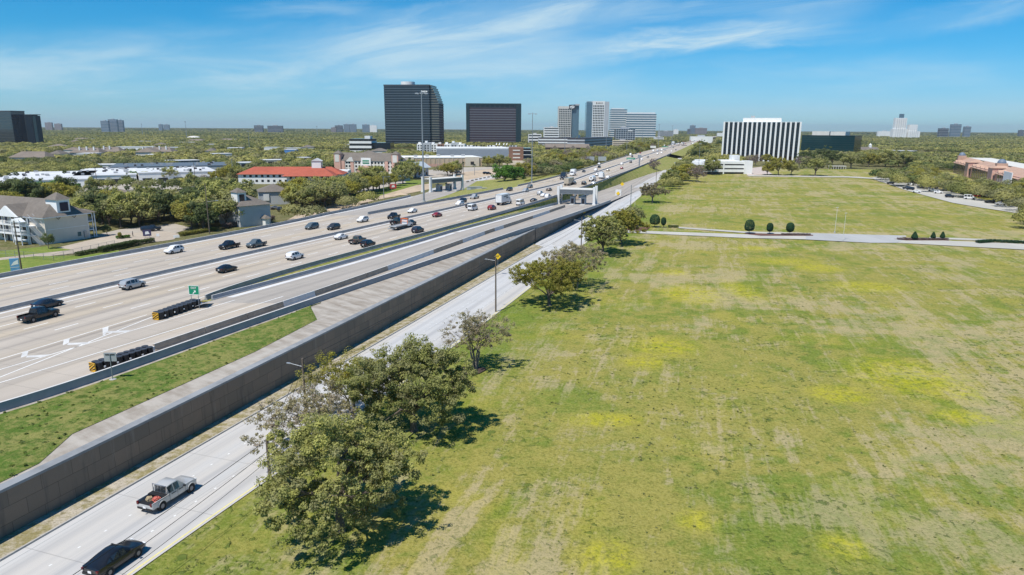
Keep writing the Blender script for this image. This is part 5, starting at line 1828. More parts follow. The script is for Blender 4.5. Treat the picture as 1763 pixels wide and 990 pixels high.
# --- near white motel with balconies
b = Bld('white_motel', (82, 421), (154.6, 410.3), 'white three-storey motel with balcony rails, grey roof and a window cupola', depth=60)
H = b.top(79.6, 374.7)
FL_H = H / 3
D = 60.0
W_ = b.L
M_motel = plain('motel_wall', (0.62, 0.57, 0.50), 0.85, var=0.05, scale=0.5, dirt=0.08)
M_rail = plain('white_rail', (0.78, 0.79, 0.80), 0.6, var=0.04)
b.box('wall', M_motel, 0, W_, 0, D, 0, H)
b.add(MB().hip(-0.1, W_ + 0.1, 0, D, H, 4.8, 0.9, 5.8), 'roof', M_shingle)
b.add(MB().box(-0.9, W_ + 0.9, -0.9, D, H - 0.28, H - 0.02), 'eave', M_rail)
# cupola with its dark window
cz0, cz1 = H - 0.4, H + 4.9
b.box('cupola', M_rail, W_ * 0.335, W_ * 0.64, 0.2, 5.2, cz0, cz1)
b.add(MB().hip(W_ * 0.335, W_ * 0.64, 0.2, 5.2, cz1, 2.0, 0.5), 'cupola_roof', M_shingle)
win = b.box('cupola_window', plain('navy_panel', (0.012, 0.014, 0.05), 0.25), W_ * 0.40, W_ * 0.595, 0.02, 0.19, cz0 + 1.7, cz1 - 0.9)
b.add(MB().box(W_ * 0.39, W_ * 0.605, 0.10, 0.195, cz0 + 1.55, cz1 - 0.75), 'window_frame', M_rail, parent=win)
# bracket vents on the end wall, a small window and meter box
for xx in (0.31, 0.68):
    b.add(MB().tube((W_ * xx, -0.35, H - 1.0), (W_ * xx - 0.7, -0.35, H - 0.35), 0.08, 0.08, 4).tube((W_ * xx, -0.35, H - 1.0), (W_ * xx + 0.7, -0.35, H - 0.35), 0.08, 0.08, 4).box(W_ * xx - .8, W_ * xx + .8, -0.45, -0.02, H - 0.36, H - 0.29), 'bracket', M_shingle)
b.windows([W_ * 0.765], [1.2], 1.1, 1.3, plain('teal_window', (0.05, 0.14, 0.16), 0.2), y=-0.03)
b.box('meter_box', M_steel, W_ * 0.87, W_ * 0.93, -0.4, -0.02, 0.7, 2.6)
b.box('belt_course', M_rail, -0.05, W_ + 0.05, -0.06, -0.01, H * 0.52, H * 0.52 + 0.12)
# front galleries (towards the camera) and rear galleries
for (x0, x1, xr) in ((-2.0, -0.02, -1.95), (W_ + 0.02, W_ + 2.2, W_ + 2.15)):
    for k in range(1, 3):
        b.box('gallery_slab', M_rail, x0, x1, 4.4 if x0 < 0 else 0.4, D, k * FL_H - 0.22, k * FL_H)
    for k in range(1, 3):
        rl = MB()
        y0 = 4.6 if x0 < 0 else 0.6
        for zz in (0.15, 1.05):
            rl.box(xr - 0.04, xr + 0.04, y0, D, k * FL_H + zz, k * FL_H + zz + 0.09)
        yy = y0
        while yy < D - 12:
            rl.box(xr - 0.025, xr + 0.025, yy, yy + 0.06, k * FL_H + 0.2, k * FL_H + 1.05)
            yy += 0.32
        b.add(rl, 'railing', M_rail)
    for j in range(14):
        yy = (4.6 if x0 < 0 else 0.6) + j * 4.1
        b.box('gallery_post', M_rail, xr - 0.12, xr + 0.12, yy, yy + 0.24, 0, H - 0.3)
for k in range(3):
    for j in range(9):
        b.box('room_door', plain('dark_door', (0.03, 0.035, 0.06), 0.5), -0.06, 0.02, 7.2 + j * 5.4, 8.3 + j * 5.4, k * FL_H + 0.02, k * FL_H + 2.1)
        b.box('room_window', M_gwin, -0.06, 0.02, 9.0 + j * 5.4, 10.8 + j * 5.4, k * FL_H + 0.8, k * FL_H + 2.0)
# the gable over the front gallery and the open stair at the corner
b.add(MB().gable(-2.4, 4.2, 9.0, 18.5, H - 0.1, 3.2, 'x', 0.3), 'front_gable', M_rail)
b.add(MB().gable(-2.1, 5.6, 8.6, 18.9, H + 0.05, 3.45, 'x', 0.0), 'gable_roof', M_shingle)
b.add(MB().gable(-4.3, -2.6, 4.8, 8.6, H - 1.2, 1.1, 'x', 0.1), 'stair_gable', M_rail)
for (x0, yy) in ((-4.2, 5.0), (-4.2, 8.2), (-2.3, 5.0), (-2.3, 8.2)):
    b.box('stair_post', M_rail, x0 - 0.1, x0 + 0.1, yy - 0.1, yy + 0.1, 0, H - 1.2)
for k in range(3):
    b.box('stair_landing', M_rail, -4.3, -2.1, 4.9, 8.4, k * FL_H + 1.3, k * FL_H + 1.5)
    b.box('landing_rail', M_rail, -4.34, -4.26, 4.9, 8.4, k * FL_H + 1.5, k * FL_H + 2.4)
for k in range(3):
    st = MB()
    for q in range(9):
        st.box(-1.9, -0.5, 0.5 + q * 0.42, 0.92 + q * 0.42, k * FL_H + q * FL_H / 9, k * FL_H + (q + 0.4) * FL_H / 9)
    st.tube((-1.9, 0.4, k * FL_H + 1), (-1.9, 4.4, (k + 1) * FL_H + 0.9), 0.05, 0.05, 4)
    st.tube((-0.4, 0.4, k * FL_H + 1), (-0.4, 4.4, (k + 1) * FL_H + 0.9), 0.05, 0.05, 4)
    b.add(st, 'stair_flight', M_grey)
    st = MB()
    for q in range(9):
        st.box(W_ + 0.5, W_ + 2.0, 1.0 + q * 0.42, 1.42 + q * 0.42, k * FL_H + q * FL_H / 9, k * FL_H + (q + 0.4) * FL_H / 9)
    b.add(st, 'stair_flight', M_grey)
b.add(MB().hip(W_ - 0.5, W_ + 3.0, 0.2, 9, H + 0.0, 1.0, 0.4), 'rear_porch_roof', M_shingle)
for xx, yy in ((W_ + 2.8, 0.5), (W_ + 2.8, 4.0), (W_ + 0.4, 0.5)):
    b.box('porch_post', M_rail, xx - 0.12, xx + 0.12, yy - 0.12, yy + 0.12, 0, H)

# --- white flat-roofed warehouses and grey pitched roofs beyond the motel
WARE = [((-40, 338), (24, 335), 5.0, 'lowest near white flat-roofed warehouse, cut by the left edge', 24), ((-20, 329), (152, 324), 5.0, 'long white flat-roofed warehouse with many roof units, left of the pale lot', 85),
        ((128, 318), (236, 315), 5.0, 'white flat-roofed warehouse with a low parapet, middle of the white roofs', 85), ((240, 315), (374, 311), 6.0, 'white store row with dark open front under trees', 55),
        ((190, 303), (392, 299), 6.0, 'long thin grey flat roof behind the white store row', 55)]
for i, (a, c, yt, lab, dep) in enumerate(WARE):
    b = Bld('warehouse', a, c, lab, 'white flat-roofed warehouses', depth=dep)
    H = yt
    b.box('wall', M_white if i != 4 else M_grey, 0, b.L, 0, dep, 0, H)
    b.box('roof', M_wroof if i != 4 else M_metal_roof, -0.3, b.L + 0.3, -0.3, dep + 0.3, H + 0.02, H + 0.5)
    g = random.Random(i)
    for k in range(18):
        xx, yy = g.uniform(3, b.L - 5), g.uniform(3, dep - 4)
        b.box('rooftop_unit', M_hvac if k % 3 else M_bronze, xx, xx + g.uniform(1.2, 2.4), yy, yy + g.uniform(1, 2), H + 0.51, H + 1.6)
    for k in range(int(b.L / 9)):
        b.box('shopfront', M_gwin, 2 + k * 9, 7.5 + k * 9, -0.12, 0.02, 0.2, 2.9)
ROOFS = [((130, 350), (245, 346), 326, M_shingle_w, 'brown-grey hipped roof rising just above the oak belt behind the motel'), ((230, 345), (300, 342), 322, M_shingle, 'broad grey hipped roof in the trees, middle of the oak belt'), ((300, 343), (385, 340), 320, M_shingle, 'grey gabled roof in the trees near the tall dark pole'), ((440, 362), (470, 360), 342, M_shingle, 'small grey roof in the trees behind the grey motel')]
for i, (a, c, yt, mt, lab) in enumerate(ROOFS):
    b = Bld('house', a, c, lab, 'grey-roofed houses in the trees', cat='house', depth=18)
    z = b.top((a[0] + c[0]) / 2, yt, b.L / 2, 9)
    b.box('wall', M_offw, 0.5, b.L - 0.5, 0.5, 17.5, 0, z - 4)
    b.add(MB().hip(0, b.L, 0, 18, z - 4, 4, 0.8), 'roof', mt)
    b.windows([3 + k * 4 for k in range(int(b.L / 4) - 1)], [1.0], 1.4, 1.4, y=0.46)
# chimneyed houses farther back
for i, (px, py, wd_, ch_) in enumerate(((146, 272, 50, 3), (186, 270, 40, 2), (252, 271, 36, 1), (272, 270, 46, 3), (48, 282, 60, 0))):
    lab = ['wide brown roof with white chimneys, left of the pair beyond the white warehouses', 'brown roof with a white chimney, right of the widest chimneyed roof', 'brown roof with one chimney by the round green tree', 'brown hipped roof with several chimneys right of the round green tree', 'plain brown roof sunk among trees by the dark glass blocks'][i]
    b = Bld('house', (px - wd_ / 2, py), (px + wd_ / 2, py), lab, 'brown-roofed houses beyond the warehouses', cat='house', depth=24)
    b.box('wall', M_offw, 0, b.L, 0, 24, 0, 6)
    rf = b.add(MB().hip(0, b.L, 0, 24, 6, 5.2, 1.0, 6), 'roof', M_shingle_w)
    for k in range(ch_):
        b.box('chimney', M_white, b.L * (0.25 + 0.25 * k), b.L * (0.25 + 0.25 * k) + 1.4, 5, 6.4, 6.5, 12.5, parent=rf)

# small shops and sheds scattered between
SHED = [((160, 292), (222, 291), 284, M_white, 'low white shed row left of the slatted blue one'), ((392, 288), (440, 287), 281, M_white, 'white low shop left of the red motel cupola'), ((440, 284), (492, 283), 276, M_cream, 'cream low shop row behind the red motel'), ((270, 285), (345, 283), 277, M_gblue, 'low blue-glass shop behind the white store row'), ((490, 279), (536, 278), 272, M_pink, 'small pinkish shop left of the pink hotel'), ((345, 272), (400, 271), 265, M_offw, 'flat off-white block left of the slim floodlight mast'), ((200, 259), (262, 259), 253, M_white, 'thin white flat roof far in the woods, left'), ((282, 262), (318, 262), 254, M_offw, 'pale flat roof far in the woods, beside the white dome'), ((1520, 266), (1545, 266), 259, M_white, 'small white building in the wood right of the chapel'), ((1552, 268), (1578, 268), 260, M_offw, 'pale flat roof in the wood above the oak row'), ((455, 262), (480, 262), 254, M_white, 'tiny white turreted house in the woods above the red motel'), ((490, 268), (510, 268), 258, plain('blue_tarp', (0.10, 0.26, 0.55), 0.6), 'small blue-walled building in the woods left of the pink hotel')]
for i, (a, c, yt, mt, lab) in enumerate(SHED):
    b = Bld('low_shop', a, c, lab, cat='shop', depth=18)
    H = max(3.5, b.top((a[0] + c[0]) / 2, yt, b.L / 2))
    b.box('wall', mt, 0, b.L, 0, 18, 0, H)
    b.box('roof', M_wroof, -0.3, b.L + 0.3, -0.3, 18.3, H + 0.02, H + 0.4)
    for k in range(max(1, int(b.L / 10))):
        b.box('shopfront', M_gwin, 1.5 + k * 10, 7 + k * 10, -0.12, 0.02, 0.3, min(2.8, H - 0.6))

g = random.Random(21)
for k in range(26):
    px, py = g.uniform(5, 640), g.uniform(243, 276)
    w = g.uniform(10, 34)
    b = Bld('house', (px, py), (px + w, py), 'pale low roof peeping out of the far woods left of the towers', 'pale roofs in the far woods', cat='house', depth=20, front=70)
    b.box('wall', M_offw, 0, b.L, 0, 20, 0, 5.5)
    if k % 2:
        b.box('roof', M_wroof, -.3, b.L + .3, -.3, 20.3, 5.52, 6.0)
    else:
        b.add(MB().hip(0, b.L, 0, 20, 5.5, 3.5, .6), 'roof', [M_shingle_w, M_shingle][k % 4 // 2])
# --- the far skyline, each block its own building
SKY = [(79, 91, 211, 5000, 1, 'twin brown low tower far left on the skyline, the left one'), (95, 107, 213, 5000, 1, 'twin brown low tower far left on the skyline, the right one'), (175, 188, 208, 3600, 0, 'left shoulder of the far blue three-part tower group'), (188, 203, 205.5, 3650, 0, 'middle and tallest of the far blue three-part tower group'), (203, 213, 207, 3700, 0, 'right shoulder of the far blue three-part tower group'),
       (274, 280, 214, 5200, 0, 'small far blue tower, left of a pair near the white dome'), (282, 292, 214.5, 5300, 0, 'wider far blue tower, right of a pair near the white dome'), (438, 453, 216, 4200, 2, 'far dark slab left of a pair above the red motel'), (461, 487, 216.5, 4000, 2, 'far long dark slab right of a pair above the red motel'), (570, 579, 219.5, 4200, 1, 'low far brownish block left end of the cluster beside the tallest tower'), (577, 590, 216, 4300, 2, 'far black cube in the cluster beside the tallest tower'), (592, 602, 214, 4500, 0, 'far blue tower, left of two alike, beside the tallest tower'), (603, 613.5, 214, 4500, 0, 'far blue tower, right of two alike, beside the tallest tower'), (624, 636, 214.5, 4400, 0, 'far slate blue tower near the left edge of the tallest tower'), (637, 649, 216, 4500, 3, 'far whitish tower touching the tallest tower'),
       (1184, 1190, 222, 4500, 2, 'far blue-grey block low on the skyline where the freeway fades'), (1188, 1197, 216, 4600, 0, 'far taller blue block where the freeway fades'), (1197, 1217, 220.5, 4500, 1, 'far long stepped block where the freeway fades'), (1160, 1168, 223, 4200, 3, 'far cream block just left of the fading freeway'),
       (1617, 1633, 221, 3400, 2, 'far dark low cube, left of three on the right skyline'), (1637, 1654, 214, 3500, 0, 'far blue glass cube, middle and tallest of three on the right skyline'), (1660, 1671, 218, 3500, 0, 'far small blue cube, right of three on the right skyline'), (1512, 1536, 226, 3600, 3, 'long low white roof on the skyline left of the stepped white tower'), (1755, 1763, 224, 4200, 2, 'far dark block cut by the right edge of the skyline'), (1236, 1262, 229, 3000, 3, 'low white roof far behind, left of the striped block'), (1225, 1312, 235, 1900, 3, 'long lilac-white store roof left of the striped block')]
SKM = [glass('far_blue_glass', (0.10, 0.15, 0.20), 0.25, 0.5), plain('far_brown', (0.16, 0.13, 0.13), 0.8), plain('far_dark', (0.05, 0.065, 0.085), 0.5), M_offw]
SKM[3] = M_white
for (xa, xb, yt, Y, mi, lab) in SKY:
    if Y < 2000:
        xa, xb = 1190, 1228
    b = Bld('skyline_building', (xa, 228), (xb, 228), lab, 'far skyline', Ya=Y, depth=14)
    H = max(9.0, b.top((xa + xb) / 2, yt, b.L / 2))
    b.box('wall', SKM[mi], 0, b.L, 0, 14, 0, H)
    if mi != 3:
        nl = max(3, int(H / 7))
        lm = MB()
        for k in range(nl):
            lm.box(-0.15, b.L + 0.15, -0.2, 14, (k + 0.1) * H / nl, (k + 0.1) * H / nl + 1.3)
        b.add(lm, 'floor_band', M_grey)
    b.box('rooftop_block', M_grey, b.L * 0.35, b.L * 0.65, 3, 11, H, H + 4)
# the stepped white tower and its small neighbour
for k, (xa, xb, tiers, lab) in enumerate(((1538, 1562, ((1538, 1562, 222), (1540.5, 1560.5, 203), (1548.5, 1555, 196)), 'far stepped white tower with a blue-grey cap on the right skyline'), (1564, 1585, ((1564, 1585, 226), (1565.5, 1580, 214.5)), 'small stepped white tower just right of the taller stepped white one'))):
    Y = 3000
    b = Bld('skyline_building', (xa, 230), (xb, 230), lab, 'far skyline', Ya=Y, depth=50)
    zp = 0
    for j, (x0, x1, yt) in enumerate(tiers):
        s0, s1 = (x0 - xa) / (xb - xa) * b.L, (x1 - xa) / (xb - xa) * b.L
        z = b.top((x0 + x1) / 2, yt)
        b.box('tier', M_white if not (k == 0 and j == 2) else M_gblue, s0, s1, 4 + 3 * j, 26 - 3 * j, zp, z)
        zp = z + 0.02
    st = MB()
    z1 = b.top(1550, 203)
    for j in range(5):
        st.box(b.L * (0.2 + 0.15 * j), b.L * (0.2 + 0.15 * j) + 1.2, 3.4, 3.95, 6, b.top(1550, 222) if k else z1 - 4)
    b.add(st, 'window_strip', M_grey)
# the white dome in the woods, and thin far masts
b = Bld('white_dome', (318, 234), (340, 234), 'shallow white dome roof in the woods, left', Ya=1900, depth=30, cat='dome')
dm = MB()
rings = [(b.L / 2 * math.cos(t), 5 + 6 * math.sin(t)) for t in np.linspace(0, 1.45, 6)]
for (r0, z0), (r1, z1) in zip(rings[:-1], rings[1:]):
    dm.tube((b.L / 2, 15, z0), (b.L / 2, 15, z1), r0, r1, 20, caps=False)
b.add(dm, 'dome_shell', M_offw, smooth=60)
dm2 = MB().tube((b.L / 2, 15, 0), (b.L / 2, 15, 5), b.L / 2, b.L / 2, 20)
b.add(dm2, 'drum', M_offw)
for k, (px, yt, Y, lab) in enumerate(((320.5, 209, 1950, 'slim pale mast standing over the white dome'), (245, 213, 2600, 'hair-thin far mast left of the white dome'), (546, 217, 2400, 'hair-thin far mast left of the tallest tower'))):
    x, y, _ = un_at(px, 228, Y)
    z = un_at(px, yt, Y)[2]
    o = MB().tube((0, 0, 0), (0, 0, z), 0.9, 0.4, 8).box(-1.6, 1.6, -0.4, 0.4, z - 2.5, z).build('radio_mast', M_steel, loc=(x, y, 0))
    tag(o, lab, 'mast', 'far masts')

# ------------------------------------------------------------------ lots, drives and the curving road
def sheet(name, pts, z, mat, px=True):
    P = [un(*p, z) for p in pts] if px else pts
    xs, ys = zip(*P)
    o = MB()
    o.add([(x, y, z) for x, y in P], [tuple(range(len(P)))])
    me = o.mesh(name, mat)
    bm = bmesh.new()
    bm.from_mesh(me)
    bmesh.ops.recalc_face_normals(bm, faces=bm.faces)
    if sum(f.normal.z for f in bm.faces) < 0:
        bmesh.ops.reverse_faces(bm, faces=bm.faces)
    ul = bm.loops.layers.uv.new('UVMap')
    for f in bm.faces:
        for l in f.loops:
            l[ul].uv = (l.vert.co.x, l.vert.co.y)
    bm.to_mesh(me)
    bm.free()
    ob = link(name, me)
    ob['kind'] = 'structure'
    return ob


sheet('drive', [(1080, 396.5), (1281, 403.2), (1387, 406), (1387, 412), (1284, 409.6), (1080, 400.3)], 0.34, M_drive)
sheet('drive', [(1168, 390.6), (1281, 398.2), (1409, 401.5), (1560, 405.5), (1560, 408), (1409, 404.5), (1281, 401), (1168, 392.6)], 0.34, M_drive)
sheet('drive_court', [(1387, 401.4), (1545, 405), (1560, 411), (1545, 418), (1500, 418), (1387, 412.2)], 0.346, road_mat('court_concrete', (0.40, 0.40, 0.39), streak=0.2, joint=5))
sheet('drive', [(1545, 411.4), (1640, 414.6), (1790, 421), (1800, 431.5), (1640, 423), (1545, 418)], 0.34, M_drive)
sheet('drive', [(1600, 408), (1800, 415), (1800, 418), (1600, 411)], 0.338, M_drive)
M_bed = plain('mulch_bed', (0.13, 0.065, 0.045), 0.95, var=0.35, scale=1.2, bump=0.5)
sheet('planting_bed', [(1283, 401.2), (1400, 404.2), (1400, 406), (1310, 406), (1283, 403)], 0.352, M_bed)
sheet('planting_bed', [(1538, 411.3), (1580, 410.5), (1634, 412), (1634, 414), (1560, 414)], 0.352, M_bed)
sheet('planting_bed', [(1072, 391), (1120, 391), (1112, 397), (1072, 396)], 0.352, M_bed)
sheet('lane', [(1288, 301.5), (1460, 303.5), (1506, 306), (1506, 308), (1460, 305.4), (1288, 303.2)], 0.34, M_drive)
sheet('forecourt', [(1286, 302), (1286, 290), (1312, 287), (1330, 300)], 0.33, plain('pinkish_paving', (0.50, 0.42, 0.37), 0.9))
CRV = [(1500, 306), (1512, 303.6), (1540, 301.3), (1575, 300.5), (1575, 303), (1545, 304.5), (1538, 307.5), (1548, 311.5), (1575, 315), (1612, 324), (1660, 336), (1712, 348), (1800, 366), (1800, 378), (1763, 368.5), (1690, 357.5), (1640, 349), (1595, 337), (1560, 327.5), (1530, 317), (1508, 310)]
sheet('curving_road', CRV, 0.36, M_drive)
sheet('shop_lot', [(1575, 312), (1640, 322), (1700, 338), (1800, 358), (1800, 346), (1700, 322), (1640, 306), (1590, 302)], 0.33, M_lot)
sheet('motel_drive', [(-60, 447), (83, 430), (155, 413), (205, 402), (285, 398), (310, 403), (300, 412), (205, 425), (130, 436), (-60, 456)], 0.05, plain('motel_paving', (0.42, 0.355, 0.28), 0.9, var=0.12, scale=0.4))
sheet('motel_lawn', [(-300, 462), (80, 424), (125, 430), (-300, 476)], 0.07, M_lawn)
sheet('front_lawn', [(-300, 545), (-300, 482), (60, 441), (128, 440), (205, 430), (205, 452), (60, 482)], 0.06, M_lawn)
sheet('motel_lot', [(150, 408), (205, 395), (300, 385), (330, 392), (300, 402), (205, 408)], 0.045, M_lot)
sheet('sand_ground', [(560, 372), (640, 346), (742, 325), (742, 316), (690, 322), (600, 345), (520, 365), (470, 392)], 0.05, M_sandlot)
sheet('roadside_lawn', [(600, 352), (650, 338), (720, 318), (735, 311), (700, 309), (650, 320), (590, 340)], 0.07, M_lawn)
sheet('pale_lot', [(630, 330), (700, 314), (690, 308), (640, 318), (610, 330)], 0.08, M_lot)
sheet('construction_ground', [(800, 320), (865, 306), (900, 296), (870, 288), (800, 296), (770, 306), (770, 318)], 0.05, M_sandlot)
sheet('frontage_lane', [(742, 332), (800, 317), (850, 307), (905, 295), (905, 290), (850, 301), (800, 311), (742, 325)], 0.10, M_front)
sheet('freeway_lawn', [(800, 334), (838, 322), (870, 311), (930, 305), (925, 311), (838, 332)], 0.13, M_lawn)
sheet('warehouse_lot', [(60, 330), (250, 313), (380, 311), (400, 318), (250, 330), (90, 340)], 0.04, M_lot)
sheet('store_lot', [(640, 300), (800, 288), (905, 286), (930, 290), (800, 304), (700, 306)], 0.04, M_lot)
for q in (((-60, 492), (-60, 430), (205, 392), (310, 385), (318, 405), (205, 450)), ((560, 374), (640, 346), (742, 325), (742, 310), (690, 318), (600, 345), (470, 394)), ((742, 334), (800, 321), (905, 298), (905, 289), (800, 300), (742, 320)), ((770, 312), (865, 306), (900, 294), (800, 292)), ((60, 332), (250, 313), (380, 311), (390, 316), (250, 325), (90, 336)), ((690, 300), (800, 289), (905, 286), (915, 289), (800, 300)), ((1575, 314), (1640, 324), (1800, 360), (1800, 352), (1700, 328), (1640, 312), (1590, 306))):
    foot_px(*q)
sheet('cross_street', [(1128, 279.5), (1215, 281), (1260, 283), (1260, 285.5), (1215, 284), (1150, 282.5)], 0.26, M_front)
# ------------------------------------------------------------------ vehicles
def paint(name, c, rough=0.28, metal=0.0):
    return plain('paint_' + name, c, rough, metal, var=0.03, scale=0.8, spec=0.5, coat=0.35)


P_ = {'black': paint('black', (0.010, 0.011, 0.014)), 'navy': paint('navy', (0.014, 0.02, 0.035)), 'charcoal': paint('charcoal', (0.035, 0.038, 0.042)), 'grey': paint('grey', (0.15, 0.155, 0.16)), 'slate': paint('slate', (0.09, 0.115, 0.13)),
      'silver': paint('silver', (0.42, 0.43, 0.44), 0.3, 0.25), 'white': paint('white', (0.74, 0.74, 0.74)), 'red': paint('red', (0.22, 0.012, 0.016)), 'brown': paint('brown', (0.13, 0.10, 0.08)), 'tan': paint('tan', (0.42, 0.36, 0.28)), 'orange': paint('orange', (0.62, 0.14, 0.03)), 'palegrey': paint('palegrey', (0.47, 0.47, 0.46), 0.35, 0.1)}
M_cglass = plain('car_glass', (0.022, 0.03, 0.038), 0.05, var=0, spec=1.0)
M_tyre = plain('tyre_rubber', (0.014, 0.014, 0.015), 0.85, var=0.1)
M_rim = plain('wheel_rim', (0.20, 0.20, 0.21), 0.4, metal=0.5, var=0.05)
M_lamp = plain('headlamp', (0.75, 0.77, 0.78), 0.15, var=0)
M_tail = plain('tail_lamp', (0.12, 0.008, 0.008), 0.25, var=0)
M_plate = plain('number_plate', (0.75, 0.75, 0.75), 0.5, var=0)
M_trim = plain('black_trim', (0.018, 0.018, 0.02), 0.6, var=0.1)
M_chrome = plain('chrome', (0.55, 0.55, 0.56), 0.2, metal=0.9, var=0)

# stations: x, half width, bottom z, belt z, roof half width, roof z   (x forward)
SEDAN = [(-2.38, .74, .42, .86, .62, .90), (-2.28, .86, .32, .98, .70, 1.02), (-1.72, .90, .26, 1.00, .70, 1.07), (-1.02, .91, .24, .99, .57, 1.38), (-.25, .91, .22, .97, .59, 1.45), (.35, .91, .22, .95, .58, 1.41), (1.02, .91, .23, .93, .66, .99), (1.75, .89, .25, .84, .66, .90), (2.25, .80, .30, .70, .60, .76), (2.42, .66, .40, .60, .50, .64)]
SUV = [(-2.34, .80, .45, 1.02, .66, 1.06), (-2.28, .90, .36, 1.10, .70, 1.18), (-2.02, .93, .30, 1.10, .63, 1.60), (-1.1, .94, .27, 1.08, .66, 1.72), (-.1, .94, .26, 1.06, .66, 1.74), (.45, .94, .26, 1.05, .64, 1.69), (1.18, .94, .27, 1.05, .72, 1.11), (1.85, .92, .30, 1.00, .70, 1.05), (2.28, .84, .36, .86, .64, .92), (2.40, .72, .46, .74, .56, .80)]
MINIV = [(-2.45, .84, .42, 1.0, .70, 1.06), (-2.40, .94, .34, 1.08, .72, 1.22), (-2.2, .97, .28, 1.08, .68, 1.66), (-1.1, .98, .25, 1.05, .70, 1.76), (.1, .98, .24, 1.02, .70, 1.76), (.75, .98, .24, 1.0, .66, 1.66), (1.6, .97, .25, .98, .74, 1.04), (2.05, .94, .28, .92, .72, .97), (2.42, .82, .36, .78, .62, .84), (2.52, .70, .44, .68, .54, .72)]
VAN = [(-2.75, .86, .45, 1.10, .80, 2.12), (-2.68, .98, .36, 1.15, .86, 2.22), (-1.4, 1.0, .30, 1.15, .88, 2.28), (.2, 1.0, .30, 1.15, .88, 2.28), (1.05, 1.0, .30, 1.15, .86, 2.20), (1.85, 1.0, .30, 1.15, .80, 1.30), (2.35, .96, .34, 1.05, .76, 1.14), (2.70, .84, .40, .85, .66, .95)]
PICK = [(-3.0, .93, .50, 1.08, .8, .82), (-2.92, .99, .46, 1.10, .8, .82), (-1.02, 1.0, .45, 1.10, .8, .82), (-.98, 1.0, .42, 1.12, .70, 1.14), (-.90, 1.0, .42, 1.12, .66, 1.80), (-.2, 1.0, .40, 1.12, .70, 1.90), (.55, 1.0, .40, 1.12, .69, 1.87), (1.30, 1.0, .42, 1.13, .80, 1.19), (2.2, .98, .45, 1.10, .80, 1.16), (2.75, .94, .50, 1.02, .76, 1.06), (2.92, .80, .56, .88, .66, .92)]
SPEC = {'sedan': (SEDAN, 3, 5, 1.42, -1.40, .33), 'suv': (SUV, 2, 5, 1.45, -1.38, .36), 'minivan': (MINIV, 2, 5, 1.55, -1.5, .34), 'van': (VAN, 0, 4, 1.75, -1.75, .37), 'pickup': (PICK, 4, 6, 1.95, -1.85, .41)}


